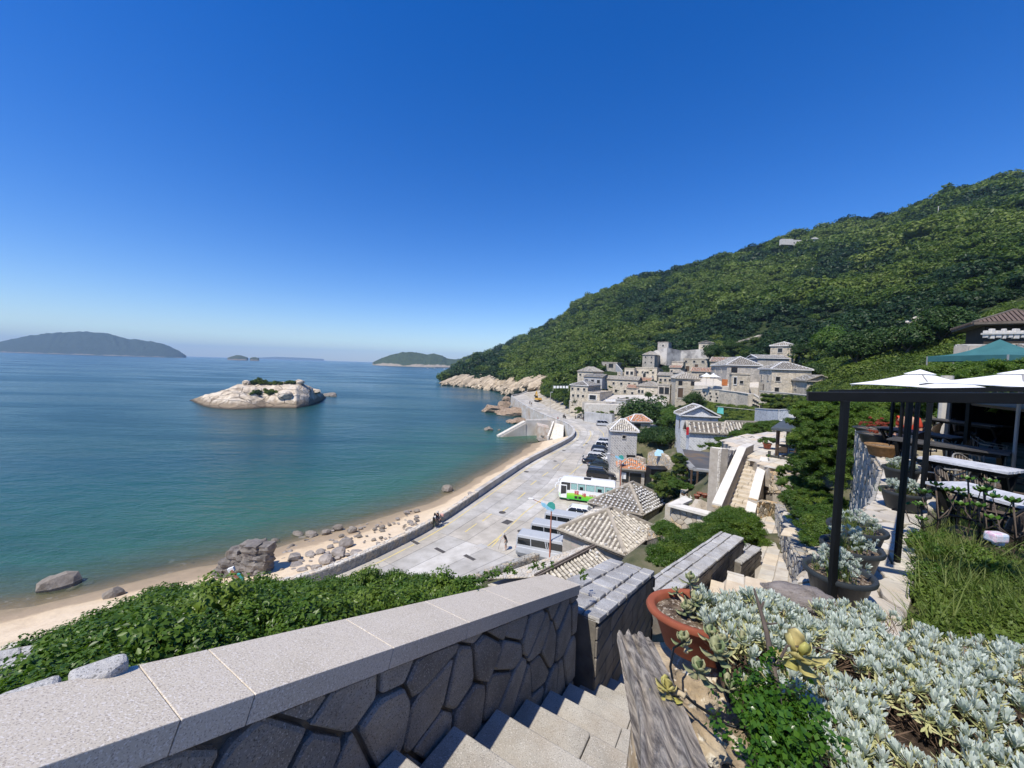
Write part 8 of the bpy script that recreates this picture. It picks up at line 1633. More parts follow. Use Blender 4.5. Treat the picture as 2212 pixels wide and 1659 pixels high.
mb=MB();mb.grid(gg);mb.build('hedge_heart',mat('dark hedge heart',[(.012,.022,.008),(.03,.045,.015)],9,.95,1,40,bd=.05),None,kind='stuff',smooth=True)['label']='dark sheet inside the big hedge, its shade painted in'  # dark sheet under the leaves, the hedge's inner shade put into its colour
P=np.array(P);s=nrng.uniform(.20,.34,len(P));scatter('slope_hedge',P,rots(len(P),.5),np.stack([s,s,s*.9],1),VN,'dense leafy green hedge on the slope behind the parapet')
# trailing vine on the coping
P=[]
for _ in range(38):t_=rng.random();u=985+t_*75;q=PLN(u,1262-t_*14+rng.uniform(-5,9),P0,nW);P.append(q+nW*.02)
for u,v in ((1062,1252),(1075,1250),(1090,1246),(1098,1240),(1110,1244),(1150,1232),(1160,1230),(1172,1232),(1190,1226),(1255,1240),(1262,1252)):
    for _ in range(3):P.append(PLN(u+rng.uniform(-4,4),v+rng.uniform(-4,3),P0,nW)+nW*rng.uniform(.01,.08))
scatter('trailing_vine',np.array(P),rots(len(P),.9),nrng.uniform(.03,.055,len(P)),[libobj(crown('vine_leaf',1,14,.8,3,500+k,.6,core=0),L_BRIGHT) for k in range(2)],'trailing vine leaves creeping over the coping edge')
def blk(label,poly,z_,th,m=GRAN_GREY,name='granite_block',Y=None):
    mb=MB();q=[G(u,v,z_) for u,v in poly];mb.slab([tuple(p) for p in q][::1],th);return tag(mb.build(name,m,None,bevel=.02),label,'stone block')
zb=P0[2]+.17
blk('left of two pale granite blocks just behind the coping',((-60,1530),(0,1494),(134,1449),(128,1478),(60,1510)),zb-.02,.5);blk('right of two pale granite blocks just behind the coping, rounded end',((146,1446),(262,1407),(276,1409),(278,1424),(240,1450),(150,1474)),zb-.02,.5)
t=T('corner_wall','dark sided granite wall corner with flat top stones at the far left edge','wall',tuple(G(40,1420,19.8)))
for poly in (((-70,1440),(-70,1418),(46,1396),(44,1412)),((47,1396),(81,1390),(76,1406),(46,1411)),((-70,1468),(-70,1444),(40,1416),(36,1440)),((41,1416),(75,1410),(66,1432),(38,1438))):mb=MB();q=[G(u,v,20.0) for u,v in poly];mb.slab([tuple(p) for p in q],.3);mb.build('block',GRAN_GREY,t,world=True,bevel=.015)
mb=MB();q=[G(u,v,19.95) for u,v in ((-70,1470),(-70,1418),(81,1391),(64,1436))];mb.slab([tuple(p) for p in q],2.2);mb.build('wall_core',GRAN_DARK,t,world=True)

# ================================================================== PLANTER LEDGE AT THE RIGHT OF THE STEPS
ROCKY=mat('coral brown rock',[(.16,.12,.075),(.36,.28,.18),(.50,.42,.30)],5,.95,1,26,speck=(24,(.62,.56,.44),.60),bd=.02)
zr0=22.5
def rel(u,v,z_):return G(u,v,zr0+z_)
# rough ledge under pot and plants
def ledgez(x,y):return zr0-1.52-.10*max(0,y-1.6)
gg=[]
for i in range(40):
    x=.68+i*.065;row=[]
    for j in range(40):
        y=.25+j*.06;yy=min(1,max(0,(2.45-y)/.25));xx=min(1,max(0,(x-.70)/.1));z_=ledgez(x,y)+.05*fbm(x*4,y*4)-(1-yy)*1.6-(1-xx)*1.8;row.append((x,y,z_))
    gg.append(row)
mb=MB();mb.grid(gg);mb.build('rock_ledge',ROCKY,kind='structure',smooth=True)
# terracotta planter, oval
pc=V3(1.04,1.93,zr0-1.44);TP=pot(pc,.36,.21,'oval red terracotta planter with gritty soil at the left end of the silver plants',TERR,'terracotta_planter',sx=.76,sy=.50,rz=radians(-14),n=44,cat='planter')
# succulents: rosettes of spoon leaves
SUC=leafmat('succulent leaf',(.20,.26,.12),(.38,.36,.20),.12,.45);SUCY=leafmat('yellow succulent leaf',(.42,.40,.10),(.55,.44,.20),.12,.45);STALK=mat('succulent stalk',[(.35,.26,.15),(.5,.42,.28)],8,.8,.3)
def spoon(mb,o,d,L,w_,th=.18):
    d=unit(d);s_=np.cross(d,V3(0,0,1));s_=unit(s_) if np.linalg.norm(s_)>.1 else V3(1,0,0);n_=unit(np.cross(s_,d));vs=[];st=((0,.18,0),(.3,.5,.02),(.62,1,-.02),(.85,.85,.06),(1.0,.12,.16))
    for f,ww,up in st:c=o+d*L*f+n_*L*up;vs+=[c-s_*w_*ww*.5,c-n_*w_*th*ww*.8,c+s_*w_*ww*.5,c+n_*w_*th*ww*.25]
    fs=[(i*4+k,i*4+(k+1) % 4,(i+1)*4+(k+1) % 4,(i+1)*4+k) for i in range(4) for k in range(4)]+[(16,17,18,19)];mb.add(vs,fs)
def succulent(P,R_,lab,m=SUC,stalk=None,tilt=(0,0,1),n=11,seed=1):
    t=T('succulent',lab,'succulent',tuple(P),0,'spoon leaved succulents round the planter');r=random.Random(seed);ax=unit(tilt);a0=unit(np.cross(ax,V3(.3,1,.2)));b0=np.cross(ax,a0)
    for k in range(n):an=k*2.4;el=.25+.95*(k/n);d=(a0*cos(an)+b0*sin(an))*cos(el)+ax*sin(el);mb=MB();spoon(mb,ax*.01*k*R_/.05*.25,d,R_*r.uniform(.8,1.1)*(1-.35*k/n),R_*.55*(1-.3*k/n));mb.build('leaf',m,t,smooth=True)
    if stalk is not None:mb=MB();a=V3(*stalk)-V3(*P);mb.tube([(0,0,0),a*.5+V3(.01,0,.01),a],[.007,.009,.010],7);mb.build('stalk',STALK,t,smooth=True)
for k,(u,v,Y,R_,lab,m,st,tl) in enumerate(((1490,1262,2.02,.042,'highest succulent rosette standing on a bent stalk over the planter',SUC,(1497,1312,1.98),(0,-.3,1)),(1494,1304,1.95,.045,'succulent rosette leaning outward in the middle of the planter',SUC,(1500,1330,1.97),(.3,-.6,.8)),(1464,1283,2.06,.03,'small succulent at the back rim of the planter',SUC,(1478,1318,2.0),(-.4,0,.8)),
    (1484,1327,1.92,.045,'broad grey green succulent lying on the gritty soil',SUC,None,(-.2,-.3,1)),(1474,1395,1.66,.042,'upright succulent in front of the planter rim',SUC,(1482,1410,1.62),(0,-.3,1)),(1535,1385,1.62,.040,'succulent half hidden among silver tufts',SUC,None,(0,-.2,1)),(1552,1400,1.5,.036,'grey leaved succulent right of the sandy rock',SUC,None,(.2,-.2,1)),
    (1545,1420,1.45,.05,'pale mauve tinted succulent above the sandy rock',SUC,None,(0,-.5,.9)),(1505,1455,1.38,.045,'succulent resting on the sandy rock beside green leaves',SUC,None,(0,-.5,.8)),(1445,1500,1.28,.045,'yellow brown succulent rosette resting on the driftwood plank',SUCY,(1480,1505,1.25),(-.4,-.4,.8)),(1710,1420,1.40,.075,'largest succulent with fat yellow green leaves in front of the silver plants',SUCY,None,(0,-.75,.6)),(1575,1495,1.25,.035,'small grey succulent under the green shrub',SUC,None,(0,-.3,1)),(1600,1390,1.55,.034,'small dusty succulent under the twig',SUC,None,(0,0,1)))):
    succulent(D(u,v,Y),R_*1.5,lab,m,D(*st) if st else None,tl,12 if R_>.035 else 8,k)
# sandy rock below the planter
for k,(x,y,z_,s_,sq,lab) in enumerate(((.68,1.33,-1.36,.12,(.9,1.3,.9),'porous sandy brown rock between the driftwood plank and the green shrub'),(.70,1.14,-1.42,.13,(1.2,.9,.7),'dark pitted rock under the green shrub'),(.84,1.62,-1.47,.10,(1,1,.9),'small sandy rock against the planter foot'))):
    me=rockmesh('rock',700+k,4,9,sq,.35,5);me.transform(Matrix.Scale(s_,4));tag(mk('rock',me,ROCKY,loc=(x,y,zr0+z_+s_*.35),smooth=True),lab,'rock')
# silver plants
def rosette(name,seed,nl,L,w_,spread,m,droop=0):
    r=random.Random(seed);mb=MB()
    for k in range(nl):
        an=k*2.4+r.uniform(-.3,.3);el=spread*(1-.75*k/nl)+r.uniform(-.1,.1);l=L*r.uniform(.75,1.15);d=V3(cos(an)*sin(el),sin(an)*sin(el),cos(el));s_=V3(-sin(an),cos(an),0);n_=np.cross(d,s_);b=V3(0,0,r.uniform(0,.012));vs=[]
        for f,ww in ((0,.25),(.45,.75),(.8,1),(1,.25)):c=b+d*l*f+n_*(l*.16*f*f*(1 if not droop else 2));vs+=[c-s_*w_*ww*.5,c+s_*w_*ww*.5-n_*.0]
        mb.add(vs,[(0,1,3,2),(2,3,5,4),(4,5,7,6)])
    me=bpy.data.meshes.new(name);me.from_pydata(mb.v,[],mb.f);me.update();return libobj(me,m)
RS=[rosette('silver_rosette',k,17,.040,.0095,.95,L_SILVER) for k in range(5)];RY=[rosette('old_leaves',20+k,8,.046,.009,2.0,L_SILVOLD,1) for k in range(4)];RT_=[rosette('dry_twigs',40+k,6,.10,.003,.9,mat('dry twig',[(.10,.06,.04),(.22,.15,.10)],20,.9,0)) for k in range(3)]
def bedz(x,y):return zr0-1.30+.045*fbm(x*2.2,y*2.2,3)-.08*max(0,y-1.7)+.03*max(0,1.4-y)+.17*max(0,1-hypot((x-1.22)/.36,(y-1.92)/.3))**.5
bed=[(1.06,2.08),(1.3,2.14),(1.75,2.2),(2.1,2.15),(2.35,1.85),(3.2,1.4),(3.2,.3),(1.25,.3),(1.12,.95),(1.08,1.25),(1.02,1.55),(.99,1.74),(.98,1.95)]
def inpoly(x,y,P_):
    r_=False
    for i in range(len(P_)):
        (x1,y1),(x2,y2)=P_[i],P_[(i+1) % len(P_)]
        if (y1>y) != (y2>y) and x<(x2-x1)*(y-y1)/(y2-y1)+x1:r_=not r_
    return r_
pts=[];
while len(pts)<1900:
    x,y=rng.uniform(.85,3.2),rng.uniform(.3,2.3)
    if inpoly(x,y,bed) and fbm(x*3.1,y*3.1,9)>-.26 and min([9]+[hypot(x-a,y-b) for a,b in pts[-400:]])>.026:pts.append((x,y))
PS=[(x,y,bedz(x,y)) for x,y in pts]
for _ in range(230):a,q=rng.uniform(0,6.28),sqrt(rng.random());PS.append((1.23+.25*q*cos(a),1.88+.19*q*sin(a),zr0-1.20-.05*q+rng.uniform(-.02,.02)))
PS=np.array(PS);n=len(PS)
scatter('silver_groundcover',PS,rots(n,.45),nrng.uniform(.65,1.2,n),RS,'silvery white leaved low plants filling the bed at the lower right')
scatter('old_leaf_layer',PS-V3(0,0,.022),rots(n,.6),nrng.uniform(.7,1.3,n),RY,'yellowing older leaves under the silver tufts');q=PS;scatter('twig_layer',q-V3(0,0,.09),rots(len(q),.9),nrng.uniform(.8,1.4,len(q)),RT_,'dry brown twigs under the silver plants')
gg=[[(x,y,bedz(x,y)-.125) for y in np.linspace(.25,1,24)*float(np.interp(x,[1,1.3,1.75,2.1,2.35,3.3],[2.1,2.16,2.2,2.1,1.85,1.4]))] for x in np.linspace(1.0,3.3,30)];mb=MB();mb.grid(gg);mb.build('bed_soil',mat('dark leaf litter',[(.020,.013,.009),(.06,.04,.028),(.14,.10,.065)],30,.95,1,60,bd=.03),kind='structure',smooth=True)
mb=MB();mb.hexa([(1.05,.2,19.6),(3.3,.2,19.6),(3.2,1.2,19.6),(1.2,2.05,19.6),(1.2,.2,21.05),(3.2,.2,21.05),(3.2,1.2,21.05),(1.2,2.05,21.05)]);mb.build('bed_bank',ROCKY,kind='structure')
# green small leaved shrub over the rocks
LS_=leafmat('glossy green leaf',(.03,.09,.010),(.09,.19,.022),.3,.25);SP=[]
for k in range(4):
    r=np.random.default_rng(600+k);Pz=[];Nz=[];tt=MB()
    for q in range(11):f=q/10;c=np.array([sin(f*1.3)*.05,cos(q*.8)*.006,f*.11]);tt_=2.4*q;Pz+=[c+np.array([cos(tt_),sin(tt_),.2])*.012,c-np.array([cos(tt_),sin(tt_),-.2])*.012];Nz+=[[r.normal()*.4,r.normal()*.4,1]]*2
    v,f=leafquads(np.array(Pz),np.array(Nz,float),.022,r,.15,.75);SP.append(libobj(npmesh('green_sprig',v,f),LS_))
P=[]
for _ in range(210):
    u=rng.gauss(1678,46);v=rng.gauss(1592,55)+(u-1678)*.5
    if 1570<u<1780 and 1435<v<1700:P.append(D(u,v,float(np.interp(v,[1400,1680],[1.35,1.02])))+nrng.normal(size=3)*.015)
scatter('green_shrub',np.array(P),rots(len(P),1.0),nrng.uniform(.6,.95,len(P)),SP,'glossy small leaved green shrub hanging over the dark rock')
# bare twig and wire
TW=mat('dead twig bark',[(.06,.045,.035),(.14,.11,.085)],12,.9,.4);t=T('dead_branch','bare upright dead branch among the silver plants','branch',tuple(D(1690,1560,1.15)));mb=MB();mb.tube([D(*q) for q in ((1690,1600,1.12),(1680,1500,1.2),(1668,1430,1.3),(1656,1365,1.42),(1642,1315,1.5),(1629,1272,1.58))],[.012,.011,.010,.009,.007,.004],7);mb.build('stem',TW,t,world=True,smooth=True)
for a in (((1650,1345,1.46),(1665,1348,1.47),(1678,1346,1.48)),((1642,1318,1.5),(1650,1300,1.52)),((1672,1450,1.27),(1700,1395,1.36),(1770,1400,1.4),(1850,1425,1.4))):mb=MB();mb.tube([D(*q) for q in a],[.006,.004,.003,.002][:len(a)],5);mb.build('twig',TW,t,world=True)
mb=MB();mb.tube([D(*q) for q in ((1480,1385,1.6),(1455,1400,1.55),(1448,1440,1.45),(1455,1480,1.35),(1500,1520,1.25),(1570,1565,1.15),(1620,1580,1.12))],.0045,6);tag(mb.build('drip_hose',BLACKM,None,smooth=True),'thin black hose curling from the planter over the rocks','hose')
# driftwood plank
WOODG=mat('silvery weathered driftwood',[(.08,.07,.06),(.25,.22,.19),(.50,.44,.36),(.68,.60,.49)],13,.9,1,30,stretch=(6,.5,2),bd=.03);wd=MB();Lf=[(1333,1370),(1345,1415),(1370,1480),(1383,1560),(1386,1680)];Rt=[(1400,1376),(1418,1410),(1448,1465),(1487,1545),(1535,1680)];Yd=[1.72,1.56,1.36,1.18,.98];gg=[]
for i in range(33):
    f=i/32*4;k=min(3,int(f));q=f-k;a=D(Lf[k][0]*(1-q)+Lf[k+1][0]*q,Lf[k][1]*(1-q)+Lf[k+1][1]*q,Yd[k]*(1-q)+Yd[k+1]*q);b=D(Rt[k][0]*(1-q)+Rt[k+1][0]*q,Rt[k][1]*(1-q)+Rt[k+1][1]*q,Yd[k]*(1-q)+Yd[k+1]*q);row=[a-V3(-.01,0,.07),a-V3(0,0,.03)]
    for j in range(17):t_=j/16;p=a*(1-t_)+b*t_;p=p+V3(0,0,.022*sin(pi*t_)+.010*sin(t_*19+i*.05+sin(i*.2))+.012*fbm(t_*7,i*.06)-(.03 if abs(t_-.45)<.05 and i<9 else 0));p=p+V3(0,(.02*(fbm(t_*9,3)) if i==0 else 0),0);row.append(p)
    row+=[b-V3(0,0,.03),b-V3(.01,0,.08)];gg.append([tuple(p) for p in row])
wd.grid(gg);n_=len(gg[0]);wd.add(gg[0],[tuple(range(n_))]);wd.add(gg[-1],[tuple(range(n_))[::-1]]);wd.add(gg[0][:1]+gg[0][-1:]+gg[-1][-1:]+gg[-1][:1],[(0,1,2,3)]);tag(wd.build('driftwood_plank',WOODG,None),'split grey weathered driftwood plank lying beside the steps','driftwood')
me=rockmesh('driftwood_log',41,4,7,(1.9,.8,.6),.30,2.4);me.transform(Matrix.Scale(.155,4));o=mk('driftwood_log',me,mat('brown grey driftwood',[(.15,.125,.11),(.27,.235,.21),(.36,.32,.29)],5,.9,1,30,stretch=(1,5,5),bd=.02),loc=tuple(D(1718,1296,2.6)),smooth=True);o.rotation_euler=(0,.12,-.15);tag(o,'lumpy weathered log lying behind the silver plants','driftwood')
# ================================================================== CAFE TERRACE
zl=zr0-1.87;LL=[(2.35,3.15),(4.32,4.77),(5.6,5.8),(7.55,7.7),(12.3,13.6)];RR=[(2.95,2.75),(4.85,4.45),(6.1,5.35),(8.05,7.25),(12.8,13.2)]
CL_=T('cafe_wall','long stone wall with a pale flagged top carrying the black plant pots','wall',(LL[0][0],LL[0][1],zl-2));mb=MB()
for k in range(4):a,b,c,d=LL[k],LL[k+1],RR[k+1],RR[k];mb.hexa([(p[0],p[1],zl-4.6) for p in (d,c,b,a)]+[(p[0],p[1],zl) for p in (d,c,b,a)])
mb.build('wall_core',MORTAR,CL_,world=True)
for k in range(4):
    A,B=V3(*LL[k],0),V3(*LL[k+1],0);d=unit(B-A);n_=V3(-d[1],d[0],0);L=float((B-A)@d);stonework(CL_,cells([(0,zl-4.5),(L,zl-4.5),(L,zl-.0),(0,zl-.0)],.26,.22,'rubble',140+k),lambda s,t,h:A+d*s+V3(0,0,t)+n_*h,STONE_G,.05,.012,'stone',60,140+k)
    A2=V3(*RR[k],0);B2=V3(*RR[k+1],0);w2=float((A2-A)@-n_);stonework(CL_,cells([(0,0),(L,0),(L,w2),(0,w2)],.38,.24,'rubble',150+k),lambda s,t,h:A+d*s-n_*t+V3(0,0,zl+h),mat('pale ledge flag',[(.40,.36,.30),(.50,.46,.39),(.56,.53,.47)],2,.88,.4,18,rand=.08,stain=(3,(.42,.32,.20),.4),bd=.015),.045,.010,'top_stone',45,150+k,top=.04)
A,B=V3(2.35,3.15,0),V3(2.95,2.75,0);d=unit(B-A);stonework(CL_,cells([(0,zl-1.5),(.72,zl-1.5),(.72,zl),(0,zl)],.3,.3,'rubble',160),lambda s,t,h:A+d*s+V3(0,0,t)+V3(d[1],-d[0],0)*h,STONE_W,.05,.012,'stone',30,160)
fl=[(3.0,2.7),(4.85,4.45),(6.1,5.35),(8.05,7.25),(12.8,13.2),(26,19),(30,8),(14,2.0),(8,.2),(3.2,1.2)];zf=zr0-2.08;mb=MB();mb.prism(ccw(fl),zf-3,zf);mb.build('cafe_terrace',mat('cafe terrace ground',[(.10,.11,.05),(.26,.22,.14),(.42,.37,.28)],1.4,.95,.6,12),kind='structure')
GR=[]
for k in range(4):
    r=random.Random(800+k);mb=MB()
    for b_ in range(22):
        a=r.uniform(0,6.3);x,y=r.gauss(0,.05),r.gauss(0,.05);L=r.uniform(.15,.42);le=r.uniform(.2,.9);w_=.004+.004*r.random();prev=None;vs=[]
        for f in (0,.4,.75,1):vs+=[(x+cos(a)*L*le*f*f-sin(a)*w_*(1-f),y+sin(a)*L*le*f*f+cos(a)*w_*(1-f),L*f*(1-.3*le*f)),(x+cos(a)*L*le*f*f+sin(a)*w_*(1-f),y+sin(a)*L*le*f*f-cos(a)*w_*(1-f),L*f*(1-.3*le*f))]
        mb.add(vs,[(0,1,3,2),(2,3,5,4),(4,5,7,6)])
    me=bpy.data.meshes.new('grass_tuft');me.from_pydata(mb.v,[],mb.f);GR.append(libobj(me,L_GRASS))
PLB=mat('black plastic pot',[(.025,.03,.032),(.045,.05,.053)],3,.45,.1,20)
for k,(u,v,Y,r_,lab,rw) in enumerate(((1812,1232,3.05,.225,'nearest large black bowl pot on the cafe wall, grasses and silver plant',1),(1838,1196,3.5,.22,'second black bowl pot, pushed close behind the nearest one',1),(1848,1176,3.95,.235,'third black bowl pot with the fullest silver plant',1),(1953,1060,5.3,.25,'fourth black bowl pot standing farther along the cafe wall',1),(1948,1010,6.5,.24,'fifth black bowl pot behind the fourth on the cafe wall',1),(1893,936,10.5,.40,'long black trough with red flowers near the far end of the cafe wall',0),(1880,924,12,.40,'farthest black bowl with red flowers at the wall corner',0))):
    p=D(u,v,Y);z_=zl+.05;pot((p[0],p[1],z_),r_,p[2]-z_ if p[2]-z_>.2 else .26,lab,PLB,group='black pots on the cafe wall',n=32);h_=max(.26,p[2]-z_)
    if rw:
        P=[];
        for _ in range(int(80*r_/.27)):a=rng.uniform(0,6.3);q=r_*.75*sqrt(rng.random());P.append((p[0]+q*cos(a),p[1]+q*sin(a),z_+h_+.10*(1-q/r_)+rng.uniform(-.03,.07)))
        g_=np.array([(p[0]+rng.gauss(-.06,.07),p[1]+rng.gauss(-.04,.06),z_+h_-.04) for _ in range(7)]);scatter('pot_grass',g_,rots(7),nrng.uniform(.4,.65,7),GR,'thin grass sprouting in the '+('nearest','second','third','fourth','fifth')[k]+' black pot')
        scatter('potted_silver_plant',np.array(P),rots(len(P),.7),nrng.uniform(.6,1.05,len(P))*(1 if Y<4.5 else 1.25),RS,'silver plant growing in the '+('nearest','second','third','fourth','fifth')[k]+' black pot on the cafe wall')
    else:
        P=np.array([(p[0]+rng.gauss(0,.25),p[1]+rng.gauss(0,.25),z_+h_+rng.uniform(0,.3)) for _ in range(15)]);scatter('red_flowers',P,rots(len(P)),nrng.uniform(.06,.10,len(P)),[libobj(crown('red_leaf_clump%d' % k,1,160,.3,5,50,.8),leafmat('red coleus leaf',(.22,.06,.03),(.42,.07,.04),.2))],'red leaved flowers in the '+('far trough' if k==5 else 'farthest bowl'))
p=D(1906,955,8.9);pot((p[0],p[1],zl+.05),.30,.26,'round brown coir basket pot between black pots on the cafe wall',mat('coir basket',[(.16,.09,.04),(.28,.17,.08)],12,.9,.6,30))
# wild grass, weeds and saplings on the slope beside the wall
def gslope(x,y):return zf+.05+.35*max(0,min(1,(2.6-y)/1.0))*max(0,min(1,x-1.6))+.32*max(0,min(1,(x-2.0)/2.5))*max(0,min(1,(5.2-y)/2.5))+.15*fbm(x*.8,y*.8)
gg=[[(x,y,gslope(x,y)) for y in np.linspace(.6,6.2,30)] for x in np.linspace(2.0,9,34)]
mb=MB();vs=[p for r in gg for p in r];fs=[(i*30+j,(i+1)*30+j,(i+1)*30+j+1,i*30+j+1) for i in range(33) for j in range(29) if gg[i][j][0]>np.interp(gg[i][j+1][1],[1.6,2.75,4.45,5.35,7.25],[2.2,2.95,4.85,6.1,8.05])-.25];mb.add(vs,fs);mb.build('weedy_ground',EARTH,kind='structure',smooth=True)
P=[]
while len(P)<3600:
    y=rng.uniform(.9,5.6);x=rng.uniform(2.3,8.5)
    if x>np.interp(y,[0,1.5,2.75,4.45,5.35,7.25],[3.1,2.3,2.95,4.85,6.1,8.05])+.08 and not inpoly(x,y,bed) and not (y>4.2 and x>6.0 and rng.random()<.7):P.append((x,y,gslope(x,y)-.02))
P=np.array(P);scatter('wild_grass',P,rots(len(P),.4),nrng.uniform(.3,.8,len(P))*np.where(P[:,1]>2.5,1.5,1),GR,'tangled wild grass on the slope beside the cafe')
WD=[libobj(crown('weed_clump',1,230,.28,5,900+k,.7,core=0),L_BRIGHT) for k in range(3)];q=P[(P[:,1]<3.1)];scatter('low_weeds',q+V3(0,0,.06),rots(len(q),.5),nrng.uniform(.08,.17,len(q)),WD,'low broad leaved weeds among the grass')
q=P[(P[:,1]>3.0)][::16];scatter('leafy_weeds',q+V3(0,0,.12),rots(len(q),.5),nrng.uniform(.10,.22,len(q)),[VN[0],VN[1]],'leafy green weeds at the foot of the cafe tables')
for k,(u,v,Y,h_) in enumerate(((2018,1150,4.0,.72),(2085,1165,3.9,.8),(2120,1180,3.7,.75),(2185,1190,3.5,.7),(1990,1130,4.3,.5))):
    p=D(u,v,Y);t=T('sapling',('leftmost tall','second tall','third tall','rightmost tall','short leftmost')[k]+' thin stemmed sapling with leaf whorls before the cafe tables','sapling',(p[0],p[1],gslope(p[0],p[1])),0,'saplings before the cafe tables');mb=MB();mb.tube([(0,0,0),(.03,0,h_*.5),(0,.02,h_)],[.012,.010,.007],6);tips=[(0,.02,h_)]
    for q in range(4):a=q*1.7+k;e=(cos(a)*.18,sin(a)*.14,h_*(.75+.08*q));mb.tube([(.02,0,h_*.5),(e[0]*.6,e[1]*.6,h_*.62),e],[.007,.006,.004],5);tips.append(e)
    mb.build('stem',TW,t,smooth=True)
    for e in tips:
        mb=MB()
        for q in range(8):a=q*.8;spoon(mb,V3(*e),(cos(a),sin(a),.5),.075,.035,.05)
        mb.build('leaf_whorl',LS_,t)
p=D(2152,1160,3.5);mb=MB();mb.box((0,0,0),(.14,.1,.09));mb.box((.05,.02,-.07),(.08,.06,.04));tag(mb.build('plastic_bag',mat('pink and blue plastic',[(.6,.25,.40),(.65,.62,.66),(.40,.55,.68)],14,.4,.2),None,loc=tuple(p),bevel=.03),'crumpled pink and white plastic bag lying in the weeds','litter')
# steel frame: posts and beams
PG=T('pergola','thin black steel pergola frame over the cafe edge','pergola',tuple(D(1812,1312,2.9)))
def vpost(u,v,Y,vb,wd_):p=D(u,v,Y);z1=hz(p,vb,u);mb=MB();mb.box((0,0,(p[2]+z1)/2-p[2]),(wd_,wd_,p[2]-z1));return mb.build('post',BLACKM,PG,loc=tuple(p-V3(*PG.location)),bevel=.004)
Pc=vpost(1826,866,2.9,1330,.042);vpost(1966,860,3.75,1300,.040);vpost(2010,862,5.1,1100,.045);vpost(1984,860,6.0,1085,.045);vpost(1930,860,9,1012,.05);vpost(1951,860,8.4,1010,.05)
b0,b1=D(1744,856,3.05),D(2420,862,2.35);mb=MB();mb.beam(b0,b1,.07,.072);mb.build('beam',BLACKM,PG,world=True,bevel=.004)
mb=MB();mb.beam(D(1790,846,4.2),D(2420,838,3.0),.07,.04);mb.build('rear_beam',BLACKM,PG,world=True);mb=MB();mb.beam(D(1966,856,2.85),D(1984,858,6.2),.06,.05);mb.build('cross_beam',BLACKM,PG,world=True)
# tables
SLAT=mat('silvery table slat',[(.36,.37,.39),(.50,.51,.53),(.62,.63,.64)],6,.8,.6,50,stretch=(1,1,1));SLD=mat('dark table top',[(.045,.043,.04),(.09,.085,.08)],5,.55,.3,30)
def ctable(a,b,w_,lab,m,ns=7):
    a,b=V3(*a),V3(*b);d=unit((b-a)*V3(1,1,0));n_=V3(-d[1],d[0],0);L=hypot(*(b-a)[:2]);t=T('cafe_table',lab,'table',tuple((a+b)/2-V3(0,0,.76)),atan2(d[1],d[0]),'long tables on the cafe terrace')
    for k in range(ns):y=(-.5+(k+.5)/ns)*w_;mb=MB();mb.box((rng.uniform(-.01,.01),y,.745),(L,w_/ns*.86,.03));mb.build('slat',m,t)
    for sx in (-1,1):mb=MB();mb.box((sx*L*.42,0,.70),(.06,w_*.9,.06));mb.beam((sx*L*.42,-w_*.42,.02),(sx*L*.42,w_*.3,.68),.06,.05);mb.beam((sx*L*.42,w_*.42,.02),(sx*L*.42,-w_*.3,.68),.06,.05);mb.build('leg',BLACKM,t)
    mb=MB();mb.box((0,0,.67),(L*.84,.06,.05));mb.build('stretcher',BLACKM,t);return t
ctable(D(2040,1052,4.6),D(2290,1085,3.7),.55,'nearest cafe table with silvery sunlit slats and a small bottle on it',SLAT);ctable(D(2002,990,6.0),D(2200,1012,5.15),.52,'second sunlit silvery slatted cafe table',SLAT);ctable(D(1925,950,7.9),D(2188,972,6.6),.6,'third cafe table, dark topped with a bright metal edge',SLD,3)
ctable(D(1905,926,10.2),D(2078,940,8.6),.6,'fourth dark cafe table in the middle of the terrace',SLD,3);ctable(D(2015,906,12),D(2170,918,10.4),.6,'farthest dark cafe table by the hedge',SLD,3)
CG='wicker chairs on the cafe terrace'
for (u,v,Y,rz,lab,tb) in ((2085,985,7.6,-1.0,'chair with a pale looped back behind the third cafe table',ALU),(2045,1045,5.9,2.2,'chair tucked at the left end of the second cafe table',ALU),(2120,1050,6.1,-1.2,'chair with a low looped back behind the second cafe table',ALU),(2175,1062,5.6,-1.0,'ribbed back chair at the right end of the second table',BLACKM),(2090,1110,5.1,-1.0,'broad ribbed wicker chair behind the nearest table',BLACKM),(2180,1120,4.6,-1.0,'ribbed wicker chair behind the right part of the nearest table',BLACKM),(2110,1165,4.0,2.0,'wicker chair in front of the nearest cafe table',BLACKM),(2200,1170,3.7,2.1,'wicker chair at the lower right in front of the nearest table',BLACKM),(1960,960,9.2,1.8,'chair left of the third cafe table',ALU),(2035,955,9.4,-1.0,'dim chair between the third and fourth tables',BLACKM),(2140,950,8.6,-1.0,'tubular chair in the shade right of the fourth table',ALU),(1995,930,11,2.0,'chair at the fourth cafe table in the shade',BLACKM),(2090,925,12,-1.0,'dim chair at the farthest cafe table',BLACKM)):p=D(u,v,Y);chair((p[0],p[1],zf),rz,lab,tb,CG)
p=D(2148,1062,4.1);mb=MB();mb.lathe([(0,0),(.03,0),(.03,.07),(.012,.1),(.012,.13),(0,.13)],n=10);tag(mb.build('bottle',mat('dark green glass',[(.01,.05,.03)],1,.1,0),None,loc=(p[0],p[1],zf+.77),smooth=True),'small dark bottle lying on the nearest cafe table','bottle')
p=D(1962,930,10.3);person((p[0],p[1],zf),radians(200),'seated guest in a red top half hidden by the pergola posts',mat('red top',[(.5,.06,.03)],4,.8,0),NV_,1.7,'sit',long_=True)
